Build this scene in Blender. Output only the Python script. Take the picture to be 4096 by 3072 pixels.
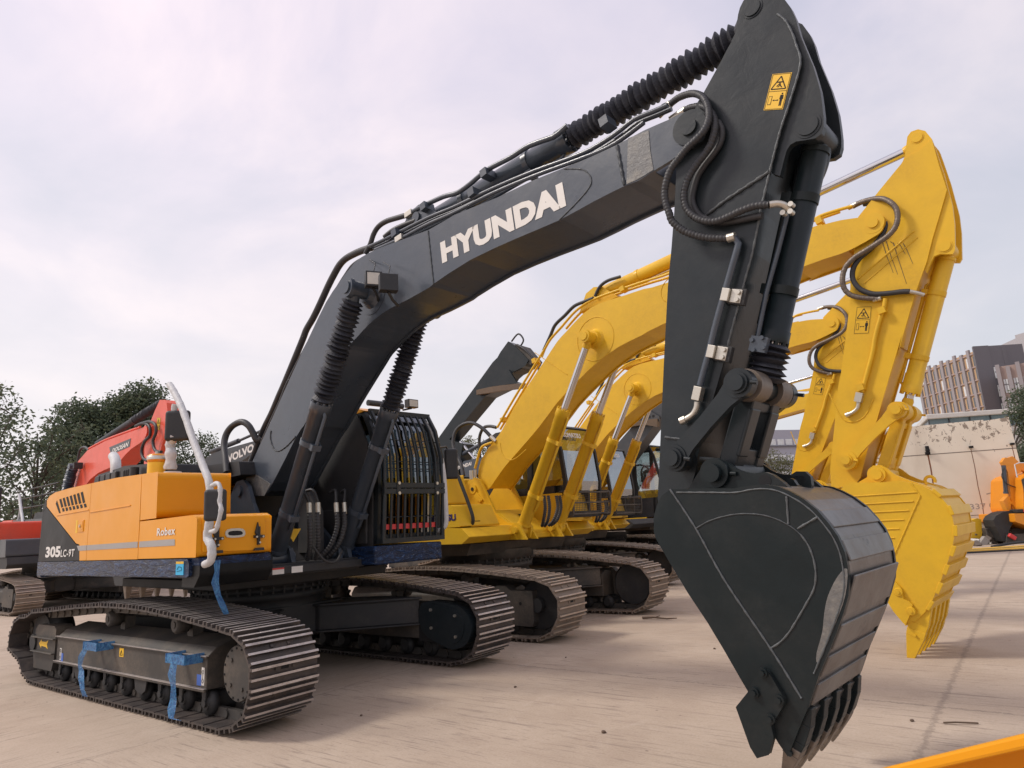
import bpy, bmesh, math, random
from mathutils import Vector, Matrix, noise
for o in list(bpy.data.objects): bpy.data.objects.remove(o)
sc = bpy.context.scene
COL = sc.collection
R = math.radians
# ---------------------------------------------------------------- camera
def setup_camera():
    cd = bpy.data.cameras.new('camera'); cam = bpy.data.objects.new('camera', cd); COL.objects.link(cam)
    yaw, pitch, roll = 2.21963, 0.20713, -0.05834
    f = Vector((math.cos(yaw)*math.cos(pitch), math.sin(yaw)*math.cos(pitch), math.sin(pitch)))
    r0 = Vector((math.sin(yaw), -math.cos(yaw), 0)); u0 = r0.cross(f)
    r = math.cos(roll)*r0 + math.sin(roll)*u0; u = math.cos(roll)*u0 - math.sin(roll)*r0
    m = Matrix((r, u, -f)).transposed().to_4x4(); m.translation = Vector((7.2796, -4.5604, 1.4677))
    cam.matrix_world = m
    cd.sensor_width = 36; cd.lens = 36*2667.98/4096; cd.clip_start = .05; cd.clip_end = 3000
    sc.camera = cam
setup_camera()
sc.view_settings.view_transform = 'Standard'; sc.view_settings.look = 'None'
sc.view_settings.gamma = 1; sc.view_settings.exposure = 0.38
sc.render.engine = 'CYCLES'
# ---------------------------------------------------------------- sky and sun
SUN_AZ, SUN_EL = 218.0, 48.0      # degrees, direction towards the sun (measured from +X)
def setup_world():
    w = bpy.data.worlds.new('World'); sc.world = w; w.use_nodes = True
    nt = w.node_tree; N = nt.nodes; L = nt.links; N.clear()
    out = N.new('ShaderNodeOutputWorld'); bg = N.new('ShaderNodeBackground'); L.new(bg.outputs[0], out.inputs[0])
    sky = N.new('ShaderNodeTexSky'); sky.sky_type = 'NISHITA'; sky.sun_disc = False
    sky.sun_elevation = R(SUN_EL); sky.sun_rotation = R(90-SUN_AZ); sky.air_density = 1.2; sky.dust_density = 3.5
    tc = N.new('ShaderNodeTexCoord'); sep = N.new('ShaderNodeSeparateXYZ'); L.new(tc.outputs['Generated'], sep.inputs[0])
    # clouds on a high layer: direction divided by its height
    add = N.new('ShaderNodeMath'); add.operation = 'ADD'; add.inputs[1].default_value = .22; L.new(sep.outputs[2], add.inputs[0])
    mx = N.new('ShaderNodeMath'); mx.operation = 'MAXIMUM'; mx.inputs[1].default_value = .05; L.new(add.outputs[0], mx.inputs[0])
    dv = N.new('ShaderNodeVectorMath'); dv.operation = 'SCALE'; inv = N.new('ShaderNodeMath'); inv.operation = 'DIVIDE'; inv.inputs[0].default_value = 1
    L.new(mx.outputs[0], inv.inputs[1]); L.new(tc.outputs['Generated'], dv.inputs[0]); L.new(inv.outputs[0], dv.inputs['Scale'])
    off = N.new('ShaderNodeVectorMath'); off.operation = 'ADD'; off.inputs[1].default_value = (3.1, 1.2, 0); L.new(dv.outputs[0], off.inputs[0])
    n1 = N.new('ShaderNodeTexNoise'); n1.inputs['Scale'].default_value = 1.5; n1.inputs['Detail'].default_value = 7; n1.inputs['Roughness'].default_value = .55; n1.inputs['Distortion'].default_value = .4
    L.new(off.outputs[0], n1.inputs['Vector'])
    ramp = N.new('ShaderNodeValToRGB'); e = ramp.color_ramp.elements
    e[0].position = .30; e[0].color = (.42, .445, .545, 1); e[1].position = .66; e[1].color = (.69, .64, .69, 1)
    m_ = ramp.color_ramp.elements.new(.50); m_.color = (.54, .53, .62, 1)
    L.new(n1.outputs[0], ramp.inputs[0])
    # the sky pales towards the horizon
    hz = N.new('ShaderNodeMapRange'); hz.inputs[1].default_value = .62; hz.inputs[2].default_value = .02; L.new(sep.outputs[2], hz.inputs[0])
    mixh = N.new('ShaderNodeMixRGB'); mixh.inputs[2].default_value = (.60, .615, .63, 1); L.new(hz.outputs[0], mixh.inputs[0]); L.new(ramp.outputs[0], mixh.inputs[1])
    # thin cloud glows brighter and warmer on the side where the sun stands
    sd = N.new('ShaderNodeVectorMath'); sd.operation = 'DOT_PRODUCT'; L.new(tc.outputs['Generated'], sd.inputs[0]); sd.inputs[1].default_value = (math.cos(R(SUN_AZ))*math.cos(R(18)), math.sin(R(SUN_AZ))*math.cos(R(18)), math.sin(R(18)))
    gl = N.new('ShaderNodeMapRange'); gl.inputs[1].default_value = -.75; gl.inputs[2].default_value = .55; L.new(sd.outputs['Value'], gl.inputs[0])
    glc = N.new('ShaderNodeValToRGB'); L.new(gl.outputs[0], glc.inputs[0]); glc.color_ramp.elements[0].color = (.88, .89, .92, 1); glc.color_ramp.elements[1].color = (1.24, 1.15, 1.12, 1)
    gm = N.new('ShaderNodeMixRGB'); gm.blend_type = 'MULTIPLY'; gm.inputs[0].default_value = 1; L.new(mixh.outputs[0], gm.inputs[1]); L.new(glc.outputs[0], gm.inputs[2]); mixh = gm
    sk = N.new('ShaderNodeVectorMath'); sk.operation = 'SCALE'; sk.inputs['Scale'].default_value = .09; L.new(sky.outputs[0], sk.inputs[0])
    mix = N.new('ShaderNodeMixRGB'); mix.inputs[0].default_value = .88; L.new(sk.outputs[0], mix.inputs[1]); L.new(mixh.outputs[0], mix.inputs[2])
    L.new(mix.outputs[0], bg.inputs[0]); bg.inputs[1].default_value = 1.05
setup_world()
def setup_sun():
    sd = bpy.data.lights.new('sun', 'SUN'); so = bpy.data.objects.new('sun', sd); COL.objects.link(so)
    sd.energy = 1.55; sd.angle = R(10); sd.color = (1, .93, .84)
    d = Vector((math.cos(R(SUN_AZ))*math.cos(R(SUN_EL)), math.sin(R(SUN_AZ))*math.cos(R(SUN_EL)), math.sin(R(SUN_EL))))
    so.rotation_euler = d.to_track_quat('Z', 'Y').to_euler()
setup_sun()
DATA = {
 'h_boom': [[0.105,1.975],[0.114,2.106],[0.173,2.257],[0.692,2.775],[1.11,3.201],[1.503,3.579],[1.801,3.852],[2.037,3.992],[2.312,4.121],[2.558,4.147],[2.876,4.128],[3.465,4.07],[3.793,4.086],[4.3,4.047],[4.688,4.039],[5.139,4.001],[5.439,3.989],[5.668,3.995],[5.846,3.985],[5.939,3.987],[5.998,3.97],[6.057,3.914],[6.086,3.839],[6.079,3.788],[6.042,3.75],[5.954,3.747],[5.859,3.706],[5.693,3.68],[5.581,3.661],[5.482,3.667],[5.217,3.654],[4.9,3.627],[4.491,3.632],[3.959,3.621],[3.497,3.55],[3.439,3.534],[3.124,3.505],[2.884,3.492],[2.716,3.466],[2.527,3.415],[2.362,3.346],[2.207,3.28],[2.112,3.208],[1.86,3.013],[1.658,2.851],[1.477,2.695],[1.371,2.603],[1.223,2.507],[0.732,2.055],[0.492,1.94]],
 'h_weld1': [[3.45,4.062],[3.499,3.549]],
 'h_weld2': [[4.988,4.006],[5.135,3.939],[5.193,3.883],[5.218,3.811],[5.173,3.756],[5.054,3.692],[4.909,3.629]],
 'h_weld3': [[0.685,2.646],[0.673,2.556],[0.753,2.432],[0.873,2.396],[1.045,2.435],[1.212,2.509]],
 'h_seam': [[5.453,3.982],[5.478,3.674]],
 'h_text': [[3.623,3.696],[4.982,3.71],[4.965,3.896],[3.603,3.896]],
 'h_plate': [[5.544,3.994],[5.704,3.977],[5.699,3.828],[5.707,3.687],[5.584,3.67],[5.496,3.672]],
 'h_foot': [[0.176,2.272],[0.72,2.056],[0.559,1.92],[0.109,1.967],[0.038,2.05]],
 'h_armpin': [5.99,3.859],
 'h_arm': [[6.346,4.379],[6.412,4.404],[6.482,4.411],[6.539,4.397],[6.591,4.354],[6.629,4.286],[6.655,4.187],[6.666,4.098],[6.672,3.969],[6.579,3.762],[6.509,3.625],[6.426,3.43],[6.332,3.191],[6.324,3.166],[6.252,2.957],[6.189,2.813],[6.123,2.657],[6.058,2.506],[5.991,2.343],[5.927,2.201],[5.864,2.068],[5.781,1.883],[5.724,1.704],[5.686,1.63],[5.634,1.605],[5.597,1.48],[5.519,1.431],[5.454,1.472],[5.453,1.58],[5.482,1.738],[5.511,1.916],[5.603,2.46],[5.681,2.899],[5.738,3.153],[5.785,3.382],[5.843,3.708],[5.953,3.891],[6.024,4.041],[6.084,4.098],[6.213,4.238],[6.277,4.313]],
 'h_head': [[6.289,4.359],[6.324,4.402],[6.344,4.472],[6.356,4.514],[6.373,4.553],[6.4,4.586],[6.429,4.606],[6.488,4.592],[6.572,4.529],[6.632,4.458],[6.664,4.367],[6.68,4.287],[6.69,4.166],[6.711,4.045],[6.73,3.936],[6.739,3.843],[6.745,3.77],[6.743,3.685],[6.739,3.61],[6.731,3.554],[6.713,3.512],[6.678,3.501],[6.627,3.514],[6.576,3.529],[6.54,3.524],[6.517,3.5],[6.494,3.449],[6.458,3.361],[6.415,3.396],[6.504,3.691],[6.569,3.926],[6.53,4.225],[6.419,4.339],[6.332,4.343]],
 'h_armweld': [[5.956,3.264],[6.131,3.325],[6.41,3.397]],
 'h_armweld2': [[5.55,1.945],[5.666,1.917]],
 'h_decal': [[6.513,3.989],[6.621,3.942],[6.537,3.744],[6.431,3.79]],
 'h_acpin': [6.446,4.502],
 'h_bcpin': [6.65,3.596],
 'h_achead': [4.876,4.422],
 'h_achead2': [5.026,4.447],
 'h_acend': [6.206,4.63],
 'h_aclow': [3.722,4.33],
 'h_bchead': [6.179,2.512],
 'h_bchead2': [6.116,2.379],
 'h_link': [6.117,2.172],
 'h_bcmid': [6.533,3.394],
 'h_idler': [5.668,1.798],
 'h_bkpin': [5.903,1.688],
 'h_bomtop': [2.602,3.716],
 'h_bombot': [1.17,1.266],
 'h_bomhead': [1.905,2.706],
 'h_bomhead2': [2.002,2.805],
 'h_bomheadF': [1.658,2.783],
 'h_bombotF': [0.867,1.236],
 'h_pipe1': [[2.489,-0.22,4.251],[2.748,-0.22,4.237],[3.385,-0.22,4.224],[3.744,-0.22,4.195],[4.206,-0.22,4.18],[4.654,-0.22,4.146],[5.11,-0.22,4.09],[5.322,-0.22,4.095],[5.459,-0.22,4.117],[5.579,-0.22,4.145],[5.727,-0.22,4.131],[5.834,-0.22,4.124]],
 'h_pipe2': [[2.62,-0.24,4.168],[3.016,-0.24,4.146],[3.405,-0.24,4.149],[3.762,-0.24,4.129],[4.222,-0.24,4.124],[4.666,-0.24,4.092],[5.121,-0.24,4.04],[5.396,-0.24,4.022],[5.659,-0.24,4.072]],
 'h_pipe3': [[3.092,-0.16,4.409],[3.255,-0.16,4.411],[3.542,-0.16,4.393],[3.729,-0.16,4.357],[3.892,-0.16,4.374],[4.108,-0.16,4.417],[4.383,-0.16,4.413],[4.558,-0.16,4.426],[4.723,-0.16,4.406],[4.849,-0.16,4.387],[4.969,-0.16,4.418]],
 'h_hose3': [[2.406,-0.2,4.208],[2.479,-0.193,4.287],[2.525,-0.187,4.375],[2.596,-0.18,4.436],[2.717,-0.173,4.453],[2.908,-0.167,4.426],[3.068,-0.16,4.402]],
 'h_hose3b': [[2.748,-0.22,4.261],[2.848,-0.2,4.298],[2.97,-0.18,4.309],[3.158,-0.16,4.303]],
 'h_hoseb': [[2.648,-0.15,4.264],[2.453,-0.15,4.277],[2.267,-0.15,4.3],[2.138,-0.15,4.308],[1.99,-0.15,4.306],[1.871,-0.15,4.273],[1.75,-0.15,4.187],[1.644,-0.15,4.095],[1.555,-0.15,4.007],[1.447,-0.15,3.902],[1.337,-0.15,3.806],[1.207,-0.15,3.713],[1.113,-0.15,3.599],[0.747,-0.15,3.192],[0.628,-0.15,3.07],[0.461,-0.15,2.89],[0.321,-0.15,2.767],[0.18,-0.15,2.625],[0.086,-0.15,2.492],[-0.025,-0.15,2.359],[-0.104,-0.15,2.221],[-0.133,-0.15,2.127]],
 'h_hoseb2': [[2.518,-0.22,4.154],[2.239,-0.22,4.148],[2.076,-0.22,4.071],[1.909,-0.22,3.962],[1.738,-0.22,3.85],[1.598,-0.22,3.705],[0.992,-0.22,3.2],[0.761,-0.22,2.947],[0.552,-0.22,2.745],[0.369,-0.22,2.55]],
 'h_loop': [[0.116,-0.5,2.226],[-0.003,-0.467,2.402],[-0.124,-0.433,2.575],[-0.143,-0.4,2.709],[-0.061,-0.367,2.797],[0.091,-0.333,2.826],[0.194,-0.3,2.774],[0.248,-0.267,2.681],[0.284,-0.233,2.583],[0.315,-0.2,2.612]],
 'h_ahose1': [[5.743,-0.1,4.211],[5.812,-0.133,4.186],[5.89,-0.167,4.174],[5.983,-0.2,4.139],[6.052,-0.233,4.084],[6.103,-0.259,4.012],[6.13,-0.283,3.919],[6.133,-0.307,3.832],[6.107,-0.33,3.76],[6.054,-0.343,3.716],[5.997,-0.348,3.688],[5.928,-0.352,3.638],[5.868,-0.357,3.584],[5.832,-0.358,3.519],[5.81,-0.353,3.455],[5.808,-0.349,3.383],[5.822,-0.344,3.306],[5.828,-0.336,3.26],[5.883,-0.317,3.185],[5.953,-0.298,3.133],[6.034,-0.279,3.092],[6.136,-0.26,3.06]],
 'h_ahose2': [[5.895,-0.12,4.094],[5.96,-0.154,4.071],[6.048,-0.187,4.02],[6.111,-0.221,3.939],[6.148,-0.255,3.848],[6.152,-0.281,3.76],[6.119,-0.285,3.681],[6.07,-0.289,3.628],[6.011,-0.294,3.579],[5.96,-0.298,3.525],[5.925,-0.299,3.465],[5.907,-0.297,3.399],[5.915,-0.295,3.323],[5.96,-0.293,3.252],[6.017,-0.291,3.207],[6.082,-0.285,3.181],[6.148,-0.279,3.182],[6.248,-0.273,3.194],[6.328,-0.266,3.194],[6.402,-0.26,3.174]],
 'h_ahose3': [[6.157,-0.23,3.836],[6.176,-0.23,3.771],[6.157,-0.23,3.696],[6.106,-0.23,3.645],[6.035,-0.23,3.593],[5.982,-0.23,3.541],[5.944,-0.23,3.463],[5.927,-0.23,3.396],[5.945,-0.23,3.315],[5.992,-0.23,3.251],[6.091,-0.23,3.188],[6.192,-0.23,3.164],[6.29,-0.23,3.149],[6.345,-0.23,3.137]],
 'h_afit2': [[6.402,-0.26,3.174],[6.441,-0.24,3.172],[6.47,-0.22,3.157],[6.482,-0.2,3.133]],
 'h_apipe': [[6.13,-0.245,3.067],[6.178,-0.245,3.047],[6.192,-0.245,3.022],[6.127,-0.245,2.872],[5.999,-0.245,2.591],[5.932,-0.245,2.427],[5.841,-0.245,2.217]],
 'h_ael': [[5.811,-0.245,2.123],[5.801,-0.245,2.086],[5.772,-0.245,2.051],[5.725,-0.245,2.031]],
 'h_clampA': [6.093,2.718],
 'h_clampB': [5.961,2.399],
 'h_blockA': [5.826,2.17],
 'h_bcpipe': [[6.445,-0.13,3.16],[6.364,-0.13,2.962],[6.255,-0.13,2.714],[6.165,-0.13,2.454]],
 'h_bk': [[5.712,1.611],[5.95,1.598],[6.091,1.587],[6.176,1.595],[6.257,1.594],[6.324,1.578],[6.378,1.55],[6.438,1.509],[6.494,1.454],[6.538,1.389],[6.572,1.325],[6.591,1.254],[6.595,1.193],[6.593,1.124],[6.578,1.055],[6.545,0.977],[6.497,0.881],[6.45,0.793],[6.39,0.686],[6.327,0.552],[6.261,0.433],[6.192,0.304],[6.154,0.357],[5.997,0.637],[5.93,0.761],[5.851,0.899],[5.756,1.044],[5.668,1.196],[5.593,1.333],[5.579,1.376],[5.589,1.462],[5.615,1.526],[5.652,1.578]],
 'h_bw1': [[5.713,1.611],[5.846,1.388],[5.977,1.117],[6.177,0.794],[6.296,0.578]],
 'h_bw2': [[5.846,1.388],[5.918,1.421],[5.998,1.442],[6.085,1.453],[6.158,1.451],[6.227,1.441],[6.293,1.418],[6.338,1.393],[6.372,1.368],[6.404,1.335],[6.43,1.288],[6.443,1.238],[6.448,1.185],[6.443,1.131],[6.427,1.082],[6.398,1.037],[6.33,0.942],[6.273,0.868],[6.219,0.819],[6.18,0.797]],
 'h_bw3': [[6.359,1.528],[6.349,1.392]],
 'h_bw4': [[6.494,1.418],[6.391,1.367]],
 'h_cut': [[6.132,0.701],[6.163,0.691],[6.228,0.572],[6.219,0.545],[6.144,0.44],[6.149,0.39],[6.114,0.308],[6.051,0.282],[6.023,0.327],[5.972,0.505],[6.043,0.581],[6.108,0.686]],
 'h_cutb': [[6.139,0.685],[6.083,0.587],[6.204,0.567],[6.148,0.476]],
 'h_ear': [[5.729,1.626],[5.765,1.668],[5.801,1.71],[5.855,1.754],[5.917,1.768],[5.972,1.742],[6.013,1.706],[6.044,1.687],[6.087,1.672],[6.13,1.666],[6.184,1.668],[6.224,1.649],[6.27,1.609],[6.314,1.559],[6.33,1.533],[6.29,1.531],[6.159,1.566],[5.903,1.569],[5.698,1.578]],
 'h_earhole': [6.18,1.622],
 'h_eye': [[6.216,1.566],[6.193,1.601],[6.192,1.628],[6.21,1.637],[6.229,1.625],[6.246,1.591],[6.272,1.584],[6.297,1.608],[6.291,1.641],[6.254,1.644],[6.226,1.641],[6.217,1.653],[6.252,1.67],[6.3,1.665],[6.326,1.633],[6.325,1.585],[6.306,1.543]],
 'h_tooth': [[6.275,0.487],[6.304,0.465],[6.298,0.425],[6.238,0.344],[6.145,0.179],[6.133,0.183],[6.175,0.31],[6.213,0.375]],
 'h_scuff': [[6.592,1.176],[6.565,1.055],[6.505,0.933],[6.446,0.827],[6.395,0.746],[6.397,0.789],[6.437,0.886],[6.459,0.973],[6.488,1.053],[6.544,1.141]],
 'h_toothax': [[6.288,0.487],[6.131,0.171]],
 'h_track': [[-2.864,0.326],[-2.882,0.439],[-2.842,0.556],[-2.759,0.674],[-2.578,0.747],[-2.266,0.764],[-2.153,0.82],[-1.605,0.853],[-0.923,0.905],[-0.307,0.936],[0.254,0.937],[0.63,0.926],[1.285,0.878],[1.762,0.831],[2.125,0.792],[2.235,0.773],[2.353,0.701],[2.431,0.602],[2.472,0.491],[2.469,0.403],[2.442,0.326],[2.428,0.25],[2.377,0.164],[2.258,0.074],[2.071,0.013],[-2.086,0.02],[-2.255,0.059],[-2.351,0.113],[-2.463,0.223]],
 'h_disc': [[2.233,0.619],[2.428,0.454],[2.253,0.245],[2.043,0.421]],
 'h_frame': [[-1.594,0.536],[1.685,0.528],[1.64,0.268],[-1.68,0.269]],
 'h_carr': [[-0.461,0.739],[0.933,0.744]],
 'h_idlercov': [[-2.266,0.604],[-1.688,0.638],[-1.446,0.509],[-1.745,0.343],[-1.513,0.161],[-2.182,0.152],[-2.256,0.347]],
 'h_step': [[-0.498,0.569],[-0.119,0.567],[-0.125,0.492],[-0.481,0.485],[1.232,0.555],[1.53,0.563],[1.537,0.497],[1.239,0.487]],
 'h_cover': [[1.699,0.638],[2.077,0.626],[2.252,0.568],[2.316,0.426],[2.278,0.282],[2.172,0.184],[2.053,0.156],[1.905,0.209],[1.683,0.27]],
 'h_xframe': [[-0.108,0.667],[1.388,0.798],[2.08,0.748],[2.068,0.455],[1.364,0.519],[0.299,0.376]],
 'h_side': [[-3.116,2.049],[-2.982,2.148],[-2.65,2.213],[-1.009,2.191],[-0.123,2.175],[0.456,2.164],[0.86,2.146],[0.871,1.703],[1.717,1.703],[1.779,1.348],[0.718,1.359],[-3.086,1.345]],
 'h_vent': [[-2.587,2.104],[-2.449,2.155],[-1.544,2.132],[-1.33,1.991],[-1.394,1.94],[-2.242,1.948]],
 'h_cwdiag': [[-2.948,2.039],[-1.549,1.528],[-1.418,1.517],[-1.376,1.35]],
 'h_stripe': [[-1.57,1.505],[-1.34,1.508],[0.696,1.509],[1.511,1.517],[1.612,1.508],[1.619,1.44],[0.707,1.434],[-1.271,1.431],[-1.428,1.456]],
 'h_seams': [[-1.056,2.188],[-1.133,1.887],[-1.146,1.526],[-1.153,1.348],[0.91,2.148],[0.707,1.902],[0.668,1.699],[0.684,1.359],[-0.987,1.879],[0.503,1.856]],
 'h_txt305': [[-2.776,1.39],[-1.538,1.381],[-1.57,1.505],[-2.788,1.53]],
 'h_robex': [[0.925,1.55],[1.347,1.548],[1.355,1.603],[0.932,1.619]],
 'h_latch': [[-1.572,1.825],[-1.251,1.657]],
 'h_skirt': [[-3.105,1.319],[-3.042,1.129],[1.78,1.197],[1.765,1.35]],
 'h_tbfront': [[-1.492,1.699],[-0.864,1.7],[-0.844,1.348],[-1.5,1.348]],
 'h_handle': [[-1.237,1.553],[-1.12,1.5]],
 'h_latch2': [[-0.985,1.583],[-0.973,1.369],[-1.354,1.541],[-1.343,1.382]],
 'h_hfront': [[-1.473,2.152],[-0.817,2.137],[-0.806,1.774],[-1.44,1.713]],
 'h_cab': [[0.531,2.766],[1.179,2.787],[1.374,1.925],[0.514,1.926],[1.328,1.38],[0.503,1.352],[0.031,1.339],[1.262,1.307],[1.255,1.141],[0.03,1.178],[0.455,2.578],[1.009,2.911],[1.15,2.834]],
 'h_cabside': [[1.127,2.922],[1.673,2.772],[1.568,2.589],[1.659,2.277],[1.649,1.925],[1.633,1.352],[0.89,1.354],[0.724,1.589],[0.87,2.364],[1.153,2.885]],
 'h_mir': [[2.085,-1.55,1.296],[2.195,-1.55,1.327],[2.198,-1.55,1.431],[2.118,-1.55,1.507],[2.144,-1.55,1.645],[2.121,-1.55,1.917],[1.99,-1.55,2.084],[1.78,-1.55,2.315],[1.518,-1.55,2.629],[1.313,-1.55,2.826],[1.173,-1.55,2.935]],
 'h_mir1': [[2.229,1.86],[2.541,1.842],[2.567,1.627],[2.261,1.625]],
 'h_mir2': [[0.124,2.862],[0.528,2.799],[0.556,2.548],[0.118,2.619]],
 'h_mirarm': [[2.506,-1.7,1.886],[2.622,-1.7,1.892],[2.661,-1.7,1.823],[2.655,-1.7,1.754],[2.681,-1.7,1.693],[2.633,-1.7,1.588],[2.602,-1.7,1.55],[2.511,-1.7,1.543]],
 'h_mirarm2': [[0.259,-1.15,2.934],[0.225,-1.15,2.762],[0.246,-1.15,2.584],[0.183,-1.15,2.504],[0.216,-1.15,2.385],[0.215,-1.15,2.242]],
 'h_beacon': [[-0.041,-1.2,2.258],[-0.06,-1.2,2.399],[0.213,-1.2,2.369]],
 'h_tophood': [[-3.588,2.397],[-3.42,2.48],[-2.069,2.467],[-1.868,2.465],[-0.935,2.382]],
 'h_muff': [[-3.332,2.635],[-3.473,2.75],[-3.152,2.598]],
 'h_top2': [[-2.019,2.477],[-0.444,2.341],[0.051,2.245],[-0.435,2.192]],
 'h_brk': [[0.045,2.065],[0.212,2.082],[0.378,2.039],[0.479,1.927],[0.55,1.762],[0.029,1.79]],
 'h_deckface': [[1.906,1.196],[2.879,1.224],[2.83,1.12],[1.91,1.081]],
 'h_lamp': [2.961,3.664],
 'h_lamp2': [3.485,3.403],
 'k_boom': [[0.208,2.196],[0.173,2.296],[0.274,2.542],[0.584,2.799],[0.77,2.95],[1.045,3.257],[1.378,3.565],[1.764,3.898],[2.01,4.118],[2.204,4.236],[2.548,4.43],[2.826,4.499],[3.247,4.5],[3.582,4.503],[3.994,4.486],[5.736,4.59],[5.942,4.58],[6.139,4.565],[6.341,4.524],[6.468,4.509],[6.528,4.443],[6.538,4.354],[6.506,4.3],[6.445,4.269],[6.234,4.209],[6.067,4.184],[5.906,4.182],[5.542,4.154],[5.555,4.171],[3.835,3.948],[3.478,3.871],[3.077,3.792],[2.645,3.622],[2.417,3.498],[2.205,3.376],[1.938,3.205],[1.787,3.083],[1.555,2.897],[1.294,2.71],[0.89,2.438],[0.722,2.312],[0.551,2.166],[0.364,2.028]],
 'k_armpin': [6.442,4.419],
 'k_arm': [[6.835,5.035],[6.967,5.06],[7.104,5.137],[7.117,4.86],[7.142,4.545],[7.06,4.355],[6.939,4.084],[6.852,3.862],[6.7,3.565],[6.554,3.231],[6.458,3.008],[6.51,3.156],[6.332,2.757],[6.191,2.434],[6.13,2.292],[6.012,2.042],[5.949,1.891],[5.893,1.74],[5.852,1.693],[5.583,1.636],[5.601,1.854],[5.672,2.142],[5.726,2.358],[5.766,2.532],[5.817,2.735],[5.867,2.878],[6.004,3.369],[6.083,3.66],[6.113,3.866],[6.175,4.08],[6.3,4.561],[6.501,4.738],[6.713,4.92],[6.793,4.987]],
 'k_head': [[6.803,5.011],[6.833,5.065],[6.872,5.199],[6.893,5.274],[6.934,5.314],[7.001,5.311],[7.06,5.262],[7.101,5.151],[7.115,5.037],[7.143,4.739],[7.149,4.584],[7.156,4.438],[7.158,4.374],[7.144,4.176],[7.104,3.911],[7.076,3.874],[6.969,3.91],[6.917,3.903],[6.873,3.832],[6.828,3.752],[6.8,3.823],[6.93,4.222],[7.04,4.5],[7.029,4.829],[6.985,5.047]],
 'k_acpin': [6.975,5.223],
 'k_bcpin': [7.02,3.983],
 'k_bchead': [6.407,2.593],
 'k_link': [6.364,2.383],
 'k_idler': [5.816,1.931],
 'k_bkpin': [6.08,1.757],
 'k_achead': [5.789,5.081],
 'k_acmid': [6.796,5.243],
 'k_bomtop': [2.71,4.0],
 'k_bomhead': [2.026,3.034],
 'k_bombot': [1.203,1.379],
 'k_bomheadF': [1.886,3.049],
 'k_bk': [[5.732,1.608],[5.783,1.663],[5.858,1.694],[5.966,1.68],[6.151,1.669],[6.306,1.67],[6.403,1.644],[6.495,1.606],[6.582,1.545],[6.641,1.473],[6.677,1.404],[6.693,1.324],[6.695,1.231],[6.681,1.127],[6.639,0.998],[6.577,0.868],[6.525,0.764],[6.473,0.66],[6.406,0.542],[6.33,0.435],[6.245,0.353],[6.161,0.33],[6.109,0.347],[6.013,0.543],[5.937,0.801],[5.86,1.081],[5.767,1.371],[5.721,1.535]],
 'k_bw': [[6.403,1.644],[6.462,1.512],[6.142,0.951],[6.258,0.735],[6.349,0.553]],
 'k_tooth': [[6.239,0.397],[6.323,0.545],[6.368,0.488],[6.301,0.335],[6.228,0.181],[6.13,-0.053],[6.096,-0.069],[6.09,0.008],[6.097,0.192],[6.183,0.355]],
 'k_cut': [[6.064,0.736],[6.165,0.657],[6.173,0.551],[6.241,0.501],[6.163,0.334],[6.127,0.338],[6.015,0.546]],
 'k_ear': [[5.891,1.692],[5.981,1.736],[6.006,1.808],[6.054,1.848],[6.122,1.848],[6.182,1.806],[6.238,1.742],[6.321,1.692],[6.427,1.64],[6.53,1.583],[6.476,1.552],[6.235,1.642],[5.969,1.656]],
 'k_toothax': [[6.323,0.533],[6.105,-0.066]],
 'h_bchose': [[6.656,0.1,3.644],[6.67,0.092,3.567],[6.654,0.084,3.481],[6.616,0.076,3.396],[6.572,0.068,3.338],[6.529,0.06,3.279]],
 'k_eye': [6.478,1.649],
 'k_decal': [[6.134,3.567],[6.284,3.535],[6.207,3.245],[6.058,3.278]],
 'k_pipe': [[6.426,-0.25,3.573],[6.396,-0.25,3.47],[6.271,-0.25,3.201],[6.378,-0.25,3.45],[6.211,-0.25,3.013],[6.051,-0.25,2.63]],
 'k_ael': [[6.005,-0.25,2.549],[5.988,-0.25,2.479],[5.948,-0.25,2.441],[5.897,-0.25,2.419]],
 'k_ahose1': [[6.242,-0.1,4.752],[6.335,-0.14,4.749],[6.431,-0.18,4.728],[6.509,-0.22,4.698],[6.583,-0.26,4.65],[6.65,-0.3,4.568],[6.686,-0.306,4.487],[6.688,-0.312,4.386],[6.651,-0.318,4.285],[6.573,-0.324,4.214],[6.47,-0.33,4.167],[6.351,-0.328,4.126],[6.229,-0.326,4.085],[6.13,-0.324,4.018],[6.08,-0.322,3.934],[6.061,-0.32,3.841],[6.071,-0.306,3.759],[6.115,-0.292,3.692],[6.191,-0.278,3.646],[6.269,-0.264,3.617],[6.359,-0.25,3.591]],
 'k_ahose2': [[6.356,-0.12,4.727],[6.458,-0.14,4.689],[6.522,-0.16,4.606],[6.559,-0.18,4.493],[6.553,-0.2,4.373],[6.484,-0.22,4.259],[6.374,-0.24,4.159],[6.268,-0.26,4.09],[6.196,-0.28,4.008],[6.16,-0.277,3.921],[6.162,-0.275,3.838],[6.204,-0.272,3.744],[6.267,-0.27,3.686],[6.344,-0.268,3.643],[6.477,-0.265,3.615],[6.583,-0.263,3.601],[6.659,-0.26,3.583]],
 'k_fit2': [[6.657,-0.25,3.586],[6.725,-0.225,3.553],[6.767,-0.2,3.527]],
 'k_tpipe': [[5.736,-0.2,4.68],[5.888,-0.2,4.722],[6.015,-0.2,4.727],[6.168,-0.2,4.721],[6.258,-0.2,4.713]],
 'k_bpipe1': [[0.647,-0.26,3.007],[1.066,-0.26,3.43],[1.577,-0.26,3.912],[1.723,-0.26,4.044],[1.87,-0.26,4.192],[2.095,-0.26,4.328]],
 'k_bpipe2': [[0.616,-0.16,2.988],[1.037,-0.16,3.406],[1.552,-0.16,3.912]],
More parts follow.
